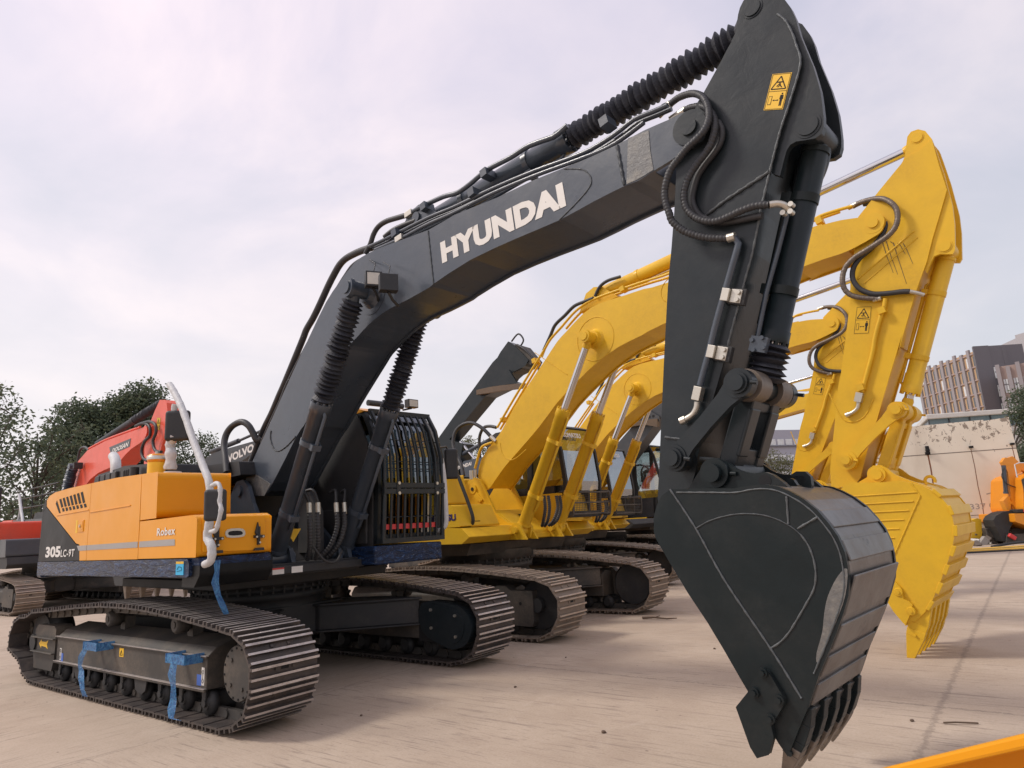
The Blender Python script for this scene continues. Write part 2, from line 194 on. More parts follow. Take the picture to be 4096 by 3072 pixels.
 'k_bpipe3': [[2.049,-0.2,4.35],[2.318,-0.2,4.518],[2.563,-0.2,4.601],[2.795,-0.2,4.628],[3.181,-0.2,4.637],[3.547,-0.2,4.639],[3.966,-0.2,4.637]],
 'k_bhose': [[1.675,-0.2,4.073],[1.826,-0.2,4.27],[1.936,-0.2,4.416],[2.136,-0.2,4.517],[2.328,-0.2,4.615],[2.537,-0.2,4.632],[2.683,-0.2,4.641]],
 'k_bhose2': [[2.678,-0.15,4.677],[2.776,-0.15,4.796],[2.923,-0.15,4.85],[3.143,-0.15,4.844]],
 'k_loop': [[0.527,-0.3,2.874],[0.39,-0.333,3.018],[0.204,-0.367,3.132],[0.037,-0.4,3.144],[-0.109,-0.433,3.081],[-0.168,-0.467,2.965],[-0.156,-0.5,2.801],[-0.055,-0.533,2.628],[0.088,-0.567,2.455],[0.17,-0.6,2.273]],
 'k_loop2': [[0.271,0.1,3.083],[0.13,0.1,3.124],[-0.017,0.1,3.123],[-0.112,0.1,3.032],[-0.151,0.1,2.911],[-0.144,0.1,2.785],[-0.17,0.1,2.622]],
 'k_spipe1': [[0.59,-0.33,2.767],[0.367,-0.33,2.735],[0.276,-0.33,2.638],[0.209,-0.33,2.488],[0.16,-0.33,2.395]],
 'k_side': [[-0.135,2.322],[0.587,2.224],[0.678,1.824],[1.185,1.777]],
 'k_boss': [[0.156,2.185],[0.306,2.222],[0.448,2.177],[0.611,1.819],[0.865,1.549],[0.948,1.482],[1.12,1.444],[1.109,1.305],[0.003,1.34],[0.06,1.854],[0.052,2.125]],
 'k_deck': [[-1.466,1.462],[-0.523,1.476],[-0.194,1.471],[-0.721,1.263],[-1.469,1.247],[1.208,1.453],[1.767,1.466],[2.24,1.324],[1.108,1.222],[-0.612,1.254]],
 'k_tb': [[-1.375,1.787],[-0.713,1.782],[-0.623,1.477],[-1.373,1.469],[-1.217,1.679],[-1.045,1.561]],
 'k_tbs': [[0.422,1.802],[0.915,1.787],[0.995,1.469],[0.394,1.485]],
 'k_txt': [[0.404,1.568],[0.901,1.565],[0.906,1.648],[0.409,1.666]],
 'k_cab': [[0.569,3.003],[1.217,2.964],[1.534,2.01],[0.733,2.009],[1.753,1.927],[0.787,1.931],[0.925,1.505],[1.728,1.529],[0.687,1.893],[1.886,1.494]],
 'k_cabs': [[1.278,2.988],[1.518,1.864],[0.648,1.748],[1.402,2.971]],
 'k_rail': [[0.59,-1.2,2.457],[0.668,-1.2,2.276],[0.791,-1.2,2.019],[0.91,-1.2,1.768],[0.975,-1.2,1.585],[0.937,-1.2,1.498],[0.781,-1.2,1.492]],
 'd_boom': [[1.329,2.95],[1.491,3.118],[1.815,3.429],[2.396,3.728],[3.102,3.921],[4.474,3.991],[6.111,3.987],[6.85,3.979],[7.028,3.971],[7.26,3.874],[7.251,3.762],[6.811,3.655],[6.273,3.587],[5.908,3.494],[5.443,3.338],[4.074,3.259],[3.519,3.162],[3.074,3.012],[2.753,2.81]],
 'd_arm': [[7.612,4.475],[7.88,4.43],[8.004,4.345],[8.059,4.162],[8.014,3.885],[7.933,3.582],[7.779,3.35],[7.534,3.221],[7.316,2.99],[7.234,2.682],[7.0,2.701],[6.904,3.158],[6.858,3.751],[7.081,4.017],[7.384,4.3]],
 'd_badge': [[4.946,3.601],[6.184,3.648],[6.229,3.828],[4.801,3.796]],
 'd_btxt': [[5.009,3.629],[6.101,3.668],[6.131,3.772],[5.041,3.731]],
 'd_armpin': [7.133,3.858],
 'd_ac1': [7.192,4.448],
 'd_ac0': [2.819,4.142],
 'd_bomtop': [3.439,3.501],
 'd_bomlow': [3.051,3.088],
 'd_hose1': [[6.836,-0.3,4.062],[7.365,-0.3,4.035],[7.718,-0.3,3.92],[7.782,-0.3,3.753],[7.641,-0.3,3.582],[7.793,-0.3,3.376],[8.124,-0.3,3.307]],
 'd_hose2': [[6.566,-0.3,4.05],[7.015,-0.3,4.053],[7.38,-0.3,3.936],[7.452,-0.3,3.733],[7.166,-0.3,3.642],[7.018,-0.3,3.466],[7.132,-0.3,3.292],[7.403,-0.3,3.2]],
 'd_hose3': [[2.067,-0.2,3.725],[2.186,-0.2,4.03],[2.561,-0.2,4.074],[2.966,-0.2,3.94]],
 'd_pipe': [[2.955,-0.2,3.988],[4.225,-0.2,4.052],[5.884,-0.2,4.049],[6.543,-0.2,4.044]],
 'd_teeth': [[6.254,0.697],[6.488,0.46],[6.778,0.673],[9.06,0.825],[8.996,0.739]],
 'd_decal': [[7.526,4.105],[7.72,4.076],[7.672,3.821],[7.503,3.844]],
 'v_boom': [[-1.813,4.489],[-1.584,4.923],[-0.938,5.051],[0.068,5.103],[2.829,5.126],[5.053,5.177],[4.872,4.81],[2.742,4.688],[0.847,4.312],[-0.365,4.238]],
 'v_txt': [[0.547,4.503],[2.75,4.738],[2.683,5.004],[0.49,4.819]],
 'v_rod': [[-1.645,0.0,5.228],[0.847,0.0,5.38],[2.43,0.0,5.498],[3.997,0.0,5.644]],
 'g_boom': [[-0.263,4.61],[-0.199,4.689],[1.372,6.034],[2.41,6.912],[2.631,7.038],[2.774,7.199],[3.134,7.503],[3.378,7.325],[3.931,6.696],[3.77,6.524],[3.312,6.427],[3.047,6.29],[2.767,5.967],[2.016,5.801],[0.503,4.686],[0.263,4.524]],
 'g_bar': [[1.779,6.033],[1.768,5.866],[2.877,5.827],[3.824,5.76],[3.836,5.917],[2.89,6.009],[2.37,6.037]],
 'g_plate': [[2.9,6.507],[3.207,6.49],[3.476,6.033],[3.669,5.959],[2.451,6.048],[2.297,6.116],[2.73,6.289]],
 'g_knuckle': [[3.392,7.352],[3.638,7.258],[4.088,6.673],[3.98,6.532],[3.694,6.669],[3.577,6.446],[3.27,6.38],[3.394,6.687],[3.552,6.779],[3.324,7.116]],
 'g_foot': [[-0.565,4.581],[0.044,4.81],[0.504,4.708],[0.995,4.351],[0.811,4.078],[0.286,3.84],[-0.598,3.846]],
 'g_low': [[0.721,3.461],[0.902,3.693],[1.885,3.755],[1.964,3.343],[1.309,3.12],[0.761,3.168]],
 'g_dai': [[0.978,3.478],[1.255,3.521],[1.251,3.636],[0.985,3.601]],
 'b_bar': [[1.355,3.885],[1.59,4.019],[1.805,3.989],[2.371,3.976],[2.346,3.753],[1.972,3.868],[1.501,3.865]],
 'b_plate': [[1.629,4.142],[1.826,4.279],[2.076,4.275],[2.401,4.032],[2.387,3.904],[1.612,3.979]],
 'b_k': [[1.732,4.028],[1.891,4.005],[1.911,4.183],[1.751,4.207]],
 'b_cabf': [[1.092,3.618],[1.857,3.424],[1.815,2.562],[1.635,1.754],[1.195,1.748],[1.077,2.391]],
 'wall0': [1.91,21.24,3.93],
 'wall1': [6.99,23.28,4.01],
 'wallseam': [6.82,23.41,3.0],
 'low_c': [2.32,47.9,7.12],
 'low_r': [9.61,52.21,6.9],
 'low_l': [-1.67,66.42,8.1],
 'big_c': [-0.25,222.47,42.89],
 'big_l': [-16.07,243.87,42.66],
 'big_r': [6.44,239.75,45.22],
 'tow_l': [5.55,257.43,48.56],
 'tow_c': [10.41,248.32,48.46],
 'tow_r': [19.52,267.33,51.22],
 'brn_l': [4.44,208.98,34.58],
 'brn_r': [17.19,209.15,36.58],
 'mid_l': [-31.48,116.42,14.83],
 'mid_r': [-23.37,128.82,15.42],
 't1': [-28.73,6.43,2.13],
 't1t': [-27.59,5.58,8.61],
 't2': [-38.65,14.11,2.85],
 't2t': [-36.27,13.64,11.48],
 't2l': [-39.81,11.56,9.16],
 't3': [-40.82,20.19,2.73],
 't3t': [-39.47,19.18,10.46],
 't3b': [-45.18,19.38,2.95],
 't4': [-22.31,30.17,3.53],
 't4t': [-21.63,29.56,7.79],
 't5': [6.75,32.57,0.16],
 't5t': [7.8,31.79,6.16],
 't6': [6.62,28.46,0.79],
 't6t': [7.04,28.15,3.17],
 't7': [-9.8,53.1,1.18],
 't7t': [-8.92,52.44,6.21],
 't8': [-2.54,39.4,1.07],
 't8t': [-1.87,38.9,4.88],
 't7b': [-12.73,57.21,1.47],
 't0': [-27.98,4.41,2.21],
 't1b': [-36.31,10.94,2.16],
 'fgA': [6.98,-3.33,1.05],
 'fgB': [7.24,-3.49,1.19],
 'fgA2': [7.06,-3.34,1.07],
 'fgB2': [7.24,-3.52,1.18],
 'yt': [5.36,25.82,-0.12],
 'shed': [-33.35,40.19,6.75],
 'r_arm': [[-0.187,2.515],[-0.056,2.655],[0.043,2.638],[0.178,2.687],[0.228,2.65],[0.331,2.497],[0.397,2.38],[0.35,2.157],[0.156,2.101],[-0.085,1.047],[-0.15,1.028],[-0.145,1.315],[-0.106,1.713],[-0.071,2.204],[-0.097,2.295]],
 'r_cyl': [[-0.13,2.41],[-0.242,1.498]],
 'r_link': [[-0.416,1.308],[-0.253,1.443],[-0.185,1.395],[-0.194,1.296],[-0.035,1.198],[-0.094,1.025],[-0.133,1.16],[-0.201,1.208],[-0.243,1.012],[-0.353,1.018]],
 'r_bk': [[-0.947,0.745],[-0.843,0.87],[-0.621,0.967],[-0.413,0.999],[-0.261,0.98],[-0.223,0.945],[-0.369,0.624],[-0.504,0.458],[-0.591,0.311],[-0.659,0.141],[-0.76,0.082],[-0.83,0.281],[-0.931,0.547]],
 'r_body': [[0.083,1.97],[0.241,2.073],[0.578,2.166],[1.025,2.14],[0.744,0.867],[-0.049,0.924],[-0.09,1.047]],
 'r_deck': [[-0.442,0.913],[0.744,0.867],[0.63,0.349],[0.107,0.401],[-0.134,0.524],[-0.461,0.662]],
 'r_blade': [[-0.65,0.292],[0.616,0.285],[0.543,-0.046],[-0.73,0.016]],
 'r_tank': [[-1.364,0.616],[-1.304,0.743],[-1.221,0.771],[-0.953,0.767],[-1.094,0.079],[-1.405,0.076],[-1.409,0.335]],
}
# ---------------------------------------------------------------- mesh helpers
class MB:
    def __init__(s): s.v = []; s.f = []; s.m = []; s.s = []
    def add(s, vs, fs, mi=0, smooth=False):
        b = len(s.v); s.v += [tuple(v) for v in vs]
        for f in fs: s.f.append([b+i for i in f]); s.m.append(mi); s.s.append(smooth)
        return s
    def box(s, x0, x1, y0, y1, z0, z1, mi=0):
        vs = [(x, y, z) for x in (x0, x1) for y in (y0, y1) for z in (z0, z1)]
        return s.add(vs, [(0,1,3,2), (4,6,7,5), (0,4,5,1), (2,3,7,6), (0,2,6,4), (1,5,7,3)], mi)
    def obox(s, c, ax, ay, az, hx, hy, hz, mi=0):
        c = Vector(c); vs = [c + ax*(i*hx) + ay*(j*hy) + az*(k*hz) for i in (-1,1) for j in (-1,1) for k in (-1,1)]
        return s.add(vs, [(0,1,3,2), (4,6,7,5), (0,4,5,1), (2,3,7,6), (0,2,6,4), (1,5,7,3)], mi)
    def prism(s, pts, y0, y1, mi=0, side=None):          # polygon in XZ swept along Y
        n = len(pts); vs = [(x, y0, z) for x, z in pts] + [(x, y1, z) for x, z in pts]
        s.add(vs, [list(range(n)), list(range(2*n-1, n-1, -1))], mi)
        s.add(vs, [(i, i+n, (i+1) % n + n, (i+1) % n) for i in range(n)], mi if side is None else side)
        return s
    def prismz(s, pts, z0, z1, mi=0):                    # polygon in XY swept along Z
        n = len(pts); vs = [(x, y, z0) for x, y in pts] + [(x, y, z1) for x, y in pts]
        return s.add(vs, [list(range(n))[::-1], list(range(n, 2*n))] + [(i, (i+1) % n, (i+1) % n + n, i+n) for i in range(n)], mi)
    def prismx(s, pts, x0, x1, mi=0):                    # polygon in YZ swept along X
        n = len(pts); vs = [(x0, y, z) for y, z in pts] + [(x1, y, z) for y, z in pts]
        return s.add(vs, [list(range(n))[::-1], list(range(n, 2*n))] + [(i, (i+1) % n, (i+1) % n + n, i+n) for i in range(n)], mi)
    def lathe(s, p0, p1, rad, n=20, mi=0, smooth=True, caps=True):   # rad = [(t, r), ...]
        p0 = Vector(p0); p1 = Vector(p1); d = (p1-p0); L = d.length; d.normalize()
        a = d.orthogonal().normalized(); b = d.cross(a); vs = []; fs = []
        for t, r in rad:
            c = p0 + d*(t*L)
            for i in range(n): th = 2*math.pi*i/n; vs.append(c + a*(r*math.cos(th)) + b*(r*math.sin(th)))
        for k in range(len(rad)-1):
            for i in range(n): fs.append((k*n+i, k*n+(i+1) % n, (k+1)*n+(i+1) % n, (k+1)*n+i))
        s.add(vs, fs, mi, smooth)
        if caps: s.add(vs, [list(range(n))[::-1], list(range((len(rad)-1)*n, len(rad)*n))], mi, False)
        return s
    def cyl(s, p0, p1, r, n=20, mi=0, r2=None): return s.lathe(p0, p1, [(0, r), (1, r if r2 is None else r2)], n, mi)
    def tube(s, pts, r, n=8, mi=0, rf=None):
        P = [Vector(p) for p in pts]; rings = []; m = len(P); up = None; vs = []; fs = []
        for i in range(m):
            d = (P[min(i+1, m-1)] - P[max(i-1, 0)])
            if d.length < 1e-9: d = Vector((0, 0, 1))
            d.normalize()
            if up is None: up = d.orthogonal().normalized()
            up = (up - d*up.dot(d)); up = up.normalized() if up.length > 1e-6 else d.orthogonal().normalized()
            b = d.cross(up); rr = r if rf is None else rf(i, m)
            for k in range(n): th = 2*math.pi*k/n; vs.append(P[i] + up*(rr*math.cos(th)) + b*(rr*math.sin(th)))
        for i in range(m-1):
            for k in range(n): fs.append((i*n+k, i*n+(k+1) % n, (i+1)*n+(k+1) % n, (i+1)*n+k))
        s.add(vs, fs, mi, True); s.add(vs, [list(range(n))[::-1], list(range((m-1)*n, m*n))], mi, False)
        return s
    def build(s, name, mats, parent=None, bevel=0, seg=2, label=None, mat=None):
        me = bpy.data.meshes.new(name); me.from_pydata(s.v, [], s.f); me.update()
        if not isinstance(mats, (list, tuple)): mats = [mats]
        for m in mats: me.materials.append(m)
        me.polygons.foreach_set('material_index', s.m); me.polygons.foreach_set('use_smooth', s.s)
        bm = bmesh.new(); bm.from_mesh(me); bmesh.ops.recalc_face_normals(bm, faces=bm.faces); bm.to_mesh(me); bm.free()
        o = bpy.data.objects.new(name, me); COL.objects.link(o)
        if parent: o.parent = parent
        if mat is not None: o.matrix_local = mat
        if bevel:
            md = o.modifiers.new('bevel', 'BEVEL'); md.width = bevel; md.segments = seg; md.limit_method = 'ANGLE'; md.angle_limit = R(28)
            md.harden_normals = False
        if label: o['label'] = label
        return o
def _build_split(self, name, mats, parent=None, **k):
    # one object per cluster of touching pieces
    n = len(self.v); par = list(range(n))
    def find(i):
        while par[i] != i: par[i] = par[par[i]]; i = par[i]
        return i
    for f in self.f:
        for a in f[1:]: par[find(a)] = find(f[0])
    comp = {}
    for i in range(n): comp.setdefault(find(i), []).append(i)
    C = []
    for r, idx in comp.items():
        P = [self.v[i] for i in idx]; C.append([[min(p[a] for p in P)-.004 for a in range(3)], [max(p[a] for p in P)+.004 for a in range(3)], {r}])
    merged = True
    while merged:
        merged = False; out = []
        for c in C:
            for d in out:
                if all(c[0][a] <= d[1][a] and d[0][a] <= c[1][a] for a in range(3)):
                    d[0] = [min(c[0][a], d[0][a]) for a in range(3)]; d[1] = [max(c[1][a], d[1][a]) for a in range(3)]; d[2] |= c[2]; merged = True; break
            else: out.append(c)
        C = out
    res = []
    for c in C:
        mb = MB(); mp = {}
        for f, m, s in zip(self.f, self.m, self.s):
            if find(f[0]) in c[2]:
                for i in f:
                    if i not in mp: mp[i] = len(mb.v); mb.v.append(self.v[i])
                mb.f.append([mp[i] for i in f]); mb.m.append(m); mb.s.append(s)
        if mb.f: res.append(mb.build(name, mats, parent, **k))
    return res
MB.build_split = _build_split
def tag(o, label, cat, group=None, kind=None):
    if label: o['label'] = label
    if cat: o['category'] = cat
    if group: o['group'] = group
    if kind: o['kind'] = kind
    return o
def empty(name, loc=(0, 0, 0), rz=0, **k):
    o = bpy.data.objects.new(name, None); COL.objects.link(o); o.location = loc; o.rotation_euler = (0, 0, rz); o.empty_display_size = .3
    if k: tag(o, k.get('label'), k.get('cat'), k.get('group'))
    return o
def smooth_path(pts, n=6):
    P = [Vector(p) for p in pts]
    if len(P) < 3: return P
    out = []
    for i in range(len(P)-1):
        p0 = P[max(i-1, 0)]; p1 = P[i]; p2 = P[i+1]; p3 = P[min(i+2, len(P)-1)]
        for k in range(n):
            t = k/n
            out.append(.5*((2*p1) + (p2-p0)*t + (2*p0-5*p1+4*p2-p3)*t*t + (3*p1-p0-3*p2+p3)*t**3))
    out.append(P[-1]); return out
def resample(P, step):
    P = [Vector(p) for p in P]; out = [P[0]]; acc = 0
    for a, b in zip(P, P[1:]):
        L = (b-a).length; t = step-acc
        while t <= L: out.append(a + (b-a)*(t/L)); t += step
        acc = (acc + L) % step if L else acc
        acc = L-(t-step)
    out.append(P[-1]); return out
def inset(pts, d):
    n = len(pts); A = sum(pts[i][0]*pts[(i+1) % n][1]-pts[(i+1) % n][0]*pts[i][1] for i in range(n)); sg = 1 if A > 0 else -1; out = []
    for i in range(n):
        a = Vector(pts[i-1]); b = Vector(pts[i]); c = Vector(pts[(i+1) % n])
        e1 = (b-a); e2 = (c-b)
        if e1.length < 1e-6 or e2.length < 1e-6: out.append(tuple(b)); continue
        e1.normalize(); e2.normalize(); n1 = Vector((-e1.y, e1.x))*sg; n2 = Vector((-e2.y, e2.x))*sg
        m = n1+n2; m = m/max(m.length, 1e-6); k = d/max(m.dot(n1), .5); out.append((b.x+m.x*k, b.y+m.y*k))
    return out
def smooth_poly(pts, n=3):
    P = [Vector((p[0], p[1], 0)) for p in pts]; m = len(P); out = []
    for i in range(m):
        p0, p1, p2, p3 = P[i-1], P[i], P[(i+1) % m], P[(i+2) % m]
        for k in range(n):
            t = k/n; q = .5*((2*p1) + (p2-p0)*t + (2*p0-5*p1+4*p2-p3)*t*t + (3*p1-p0-3*p2+p3)*t**3); out.append((q.x, q.y))
    return out
def circ(c, r, n=24, a0=0): return [(c[0]+r*math.cos(a0+2*math.pi*i/n), c[1]+r*math.sin(a0+2*math.pi*i/n)) for i in range(n)]
# ---------------------------------------------------------------- materials
def newmat(name):
    m = bpy.data.materials.new(name); m.use_nodes = True; nt = m.node_tree; b = nt.nodes['Principled BSDF']; return m, nt, b
def noise_node(nt, scale, detail=4, rough=.55, vec=None, dist=0):
    n = nt.nodes.new('ShaderNodeTexNoise'); n.inputs['Scale'].default_value = scale; n.inputs['Detail'].default_value = detail
    n.inputs['Roughness'].default_value = rough; n.inputs['Distortion'].default_value = dist
    if vec is not None: nt.links.new(vec, n.inputs['Vector'])
    return n
def ramp_node(nt, fac, stops):
    r = nt.nodes.new('ShaderNodeValToRGB'); e = r.color_ramp.elements
    e[0].position, e[0].color = stops[0][0], (*stops[0][1], 1) if len(stops[0][1]) == 3 else stops[0][1]
    e[1].position, e[1].color = stops[-1][0], (*stops[-1][1], 1)
    for p, c in stops[1:-1]: x = e.new(p); x.color = (*c, 1)
    nt.links.new(fac, r.inputs[0]); return r
def mixc(nt, fac, a, b):
    m = nt.nodes.new('ShaderNodeMixRGB')
    for i, x in ((0, fac), (1, a), (2, b)):
        if isinstance(x, (int, float)): m.inputs[i].default_value = x
        elif isinstance(x, tuple): m.inputs[i].default_value = (*x, 1)
        else: nt.links.new(x, m.inputs[i])
    return m.outputs[0]
def objvec(nt, scale=None, rot=None):
    tc = nt.nodes.new('ShaderNodeTexCoord')
    if scale is None and rot is None: return tc.outputs['Object']
    mp = nt.nodes.new('ShaderNodeMapping'); nt.links.new(tc.outputs['Object'], mp.inputs[0])
    if scale: mp.inputs['Scale'].default_value = scale
    if rot: mp.inputs['Rotation'].default_value = rot
    return mp.outputs[0]
def bump(nt, b, h, strength, dist=.01):
    n = nt.nodes.new('ShaderNodeBump'); n.inputs['Strength'].default_value = strength; n.inputs['Distance'].default_value = dist
    nt.links.new(h, n.inputs['Height']); nt.links.new(n.outputs[0], b.inputs['Normal'])
def paint(name, col, rough=.4, dirt=(.2, .17, .13), dirt_amt=.25, var=.12, coat=0, wear=None, metal=0, bumpy=.06, spec=.5, ds=2.2):
    m, nt, b = newmat(name); v = objvec(nt)
    n1 = noise_node(nt, ds, 7, .62, v, .3); n2 = noise_node(nt, 38, 5, .7, v); n3 = noise_node(nt, 7, 6, .6, v, .6)
    dark = tuple(c*(1-var) for c in col); lite = tuple(min(1, c*(1+var)) for c in col)
    base = mixc(nt, n3.outputs[0], dark, lite)
    r1 = ramp_node(nt, n1.outputs[0], [(.42, (0, 0, 0)), (.72, (dirt_amt,)*3)])
    r2 = ramp_node(nt, n2.outputs[0], [(.35, (.35,)*3), (.7, (1, 1, 1))])
    mul = nt.nodes.new('ShaderNodeMath'); mul.operation = 'MULTIPLY'; nt.links.new(r1.outputs[0], mul.inputs[0]); nt.links.new(r2.outputs[0], mul.inputs[1])
    c = mixc(nt, mul.outputs[0], base, dirt)
    if wear:
        nw = noise_node(nt, wear[1], 8, .72, v, .8); rw = ramp_node(nt, nw.outputs[0], [(wear[2], (0, 0, 0)), (wear[2]+.05, (1, 1, 1))]); c = mixc(nt, rw.outputs[0], c, wear[0])
    nt.links.new(c, b.inputs['Base Color'])
    rr = nt.nodes.new('ShaderNodeMapRange'); rr.inputs[3].default_value = max(rough-.12, .05); rr.inputs[4].default_value = min(rough+.2, 1); nt.links.new(n1.outputs[0], rr.inputs[0]); nt.links.new(rr.outputs[0], b.inputs['Roughness'])
    b.inputs['Metallic'].default_value = metal; b.inputs['Specular IOR Level'].default_value = spec
    if coat: b.inputs['Coat Weight'].default_value = coat; b.inputs['Coat Roughness'].default_value = .12
    if bumpy: bump(nt, b, n3.outputs[0] if bumpy < .3 else n2.outputs[0], bumpy, .01)
    return m
M = {}
M['black'] = paint('black_paint', (.047, .062, .084), .28, (.13, .125, .12), .25, .2, .15, bumpy=.2, spec=.6, wear=((.085, .09, .095), 5.0, .66))  # base lifted towards blue-grey: lens glare put into the colour
M['black_arm'] = paint('black_paint_arm', (.015, .021, .025), .30, (.08, .075, .07), .22, .3, .04, bumpy=.22, spec=.36, wear=((.05, .05, .05), 7.0, .70))
M['bucket_black'] = paint('black_bucket_paint', (.009, .015, .017), .36, (.09, .08, .07), .22, .25, .03, bumpy=.16, spec=.26)
M['black_dull'] = paint('dull_black', (.022, .023, .025), .6, (.14, .12, .10), .35, .15, bumpy=.1)
M['weld'] = paint('weld_bead', (.10, .11, .115), .42, (.1, .1, .1), .5, .4, metal=.3, ds=20, bumpy=.5)
M['weldk'] = paint('dark_weld', (.045, .052, .058), .42, (.1, .1, .1), .5, .4, ds=20, bumpy=.5)
M['cwblack'] = paint('counterweight_black', (.007, .008, .009), .42, (.05, .048, .045), .35, .2, 0, bumpy=.08, spec=.22)
M['yellow'] = paint('yellow_paint', (.76, .46, .022), .44, (.36, .18, .03), .38, .07, .08, bumpy=.08, spec=.35)
M['yellow2'] = paint('pale_yellow_paint', (.70, .42, .06), .45, (.34, .2, .08), .3, .06, .1)
M['orange'] = paint('orange_paint', (.79, .325, .010), .30, (.55, .25, .05), .14, .04, .05, bumpy=.05, spec=.22)
M['orange2'] = paint('deep_orange_paint', (.80, .30, .015), .33, (.4, .2, .07), .2, .05, .3)
M['red'] = paint('red_paint', (.78, .085, .035), .4, (.3, .12, .08), .3, .08, .2)
M['grey'] = paint('dark_grey_paint', (.045, .05, .058), .4, (.15, .14, .12), .3, .15, .1)
M['stripe'] = paint('grey_stripe', (.36, .34, .32), .45, (.3, .25, .2), .3, .05)
M['white'] = paint('white_letter', (.74, .72, .68), .5, (.4, .37, .33), .25, .04)
M['cutsteel'] = paint('scuffed_shell', (.17, .165, .16), .34, (.15, .105, .075), .8, .35, metal=.6, wear=((.07, .07, .075), 3.2, .60), ds=3.0, bumpy=.2)
M['scratch'] = paint('scraped_patch', (.13, .13, .13), .45, (.3, .28, .24), .9, .3, metal=.3, ds=9, bumpy=.4)
M['track'] = paint('track_steel', (.062, .053, .050), .5, (.24, .18, .14), .45, .25, metal=.25, bumpy=.4, ds=6)
M['track_edge'] = paint('worn_grouser', (.58, .53, .50), .36, (.16, .12, .10), .7, .25, metal=.45, bumpy=.4, ds=9)
M['track_tan'] = paint('dusty_track_steel', (.22, .175, .14), .62, (.36, .28, .21), .65, .2, metal=.15, bumpy=.4, ds=6)
M['track_edge_tan'] = paint('dusty_grouser', (.50, .42, .34), .5, (.3, .13, .07), .7, .25, metal=.2, bumpy=.4, ds=9)
M['dusty'] = paint('dusty_black', (.050, .046, .042), .6, (.24, .19, .14), .75, .2, bumpy=.15)
M['rubber'] = paint('rubber_hose', (.028, .029, .033), .48, (.10, .09, .08), .4, .2, bumpy=.1)
M['bellow'] = paint('bellow_cloth', (.022, .024, .034), .55, (.1, .1, .1), .4, .3, bumpy=.3, ds=6)
M['chrome'] = paint('chrome', (.62, .62, .63), .10, (.5, .5, .5), .1, .03, metal=1, bumpy=0)
M['zinc'] = paint('zinc_fitting', (.60, .57, .50), .33, (.4, .35, .3), .4, .1, metal=.8, ds=30)
M['rodsteel'] = paint('weathered_steel', (.19, .155, .125), .45, (.1, .08, .07), .8, .3, metal=.5, ds=14)
M['brown_paint'] = paint('brown_primer', (.13, .085, .050), .5, (.06, .05, .05), .6, .2, ds=3)
M['blk'] = paint('gap_black', (.006, .006, .007), .7, (.02, .02, .02), .1, .1, bumpy=0)
M['plastic'] = paint('black_plastic', (.018, .019, .021), .45, (.12, .11, .10), .3, .1)
M['foam'] = paint('white_foam_wrap', (.60, .60, .60), .5, (.36, .36, .37), .6, .15, bumpy=.6, ds=14)
M['decal'] = paint('yellow_decal', (.86, .52, .03), .45, (.5, .35, .1), .15, .04, bumpy=0)
M['cyan'] = paint('cyan_sticker', (.03, .42, .72), .5, (.2, .4, .5), .2, .05, bumpy=0)
M['blue'] = paint('blue_sticker', (.05, .14, .50), .5, (.2, .2, .4), .2, .05, bumpy=0)
M['navy'] = paint('navy_letter', (.035, .02, .12), .5, (.1, .1, .1), .2, .05, bumpy=0)
M['redtape'] = paint('red_tape', (.62, .05, .05), .5, (.2, .1, .1), .2, .1)
M['lens'] = paint('lamp_glass', (.62, .58, .50), .15, (.3, .3, .3), .3, .2, coat=.5, bumpy=.2, ds=20)
def film_mat():
    m, nt, b = newmat('blue_film'); v = objvec(nt, (1, 1, 1)); n = noise_node(nt, 5, 7, .65, objvec(nt, (.5, 1, 2.2)), 2.5); n2 = noise_node(nt, 18, 5, .6, objvec(nt, (.5, 1, 1.6)), 3.5)
    c = ramp_node(nt, n.outputs[0], [(.38, (.006, .012, .030)), (.58, (.012, .030, .085)), (.72, (.03, .10, .25))])
    r = ramp_node(nt, n2.outputs[0], [(.63, (0, 0, 0)), (.66, (1, 1, 1))]); cc = mixc(nt, r.outputs[0], c.outputs[0], (.14, .19, .27))  # pale flecks paint wrinkle highlights into the film colour
    nt.links.new(cc, b.inputs['Base Color']); b.inputs['Roughness'].default_value = .22; b.inputs['Specular IOR Level'].default_value = .28
    bump(nt, b, n.outputs[0], .8, .03); return m
M['film'] = film_mat()
def film_loose():
    m, nt, b = newmat('loose_blue_film'); v = objvec(nt); n = noise_node(nt, 16, 5, .6, v, 2)
    c = ramp_node(nt, n.outputs[0], [(.35, (.02, .10, .30)), (.7, (.10, .34, .62))]); nt.links.new(c.outputs[0], b.inputs['Base Color'])
    b.inputs['Roughness'].default_value = .25; b.inputs['Alpha'].default_value = .78; bump(nt, b, n.outputs[0], .8, .02); return m
M['film2'] = film_loose()
def glass_mat(name='cab_glass', tint=(.55, .62, .62), mixf=.32):
    m = bpy.data.materials.new(name); m.use_nodes = True; nt = m.node_tree; nt.nodes.clear(); o = nt.nodes.new('ShaderNodeOutputMaterial')
    t = nt.nodes.new('ShaderNodeBsdfTransparent'); t.inputs[0].default_value = (*tint, 1); g = nt.nodes.new('ShaderNodeBsdfGlossy'); g.inputs['Roughness'].default_value = .03; g.inputs[0].default_value = (.9, .95, 1, 1)
    x = nt.nodes.new('ShaderNodeMixShader'); x.inputs[0].default_value = mixf; nt.links.new(t.outputs[0], x.inputs[1]); nt.links.new(g.outputs[0], x.inputs[2]); nt.links.new(x.outputs[0], o.inputs[0]); return m
M['glass'] = glass_mat()
M['glassk'] = glass_mat('filmed_glass', (.42, .45, .44), .38)
M['glassh'] = glass_mat('cab_glass_tinted', (.15, .18, .20), .20)
M['glassdark'] = glass_mat('dark_glass', (.12, .13, .14), .22)
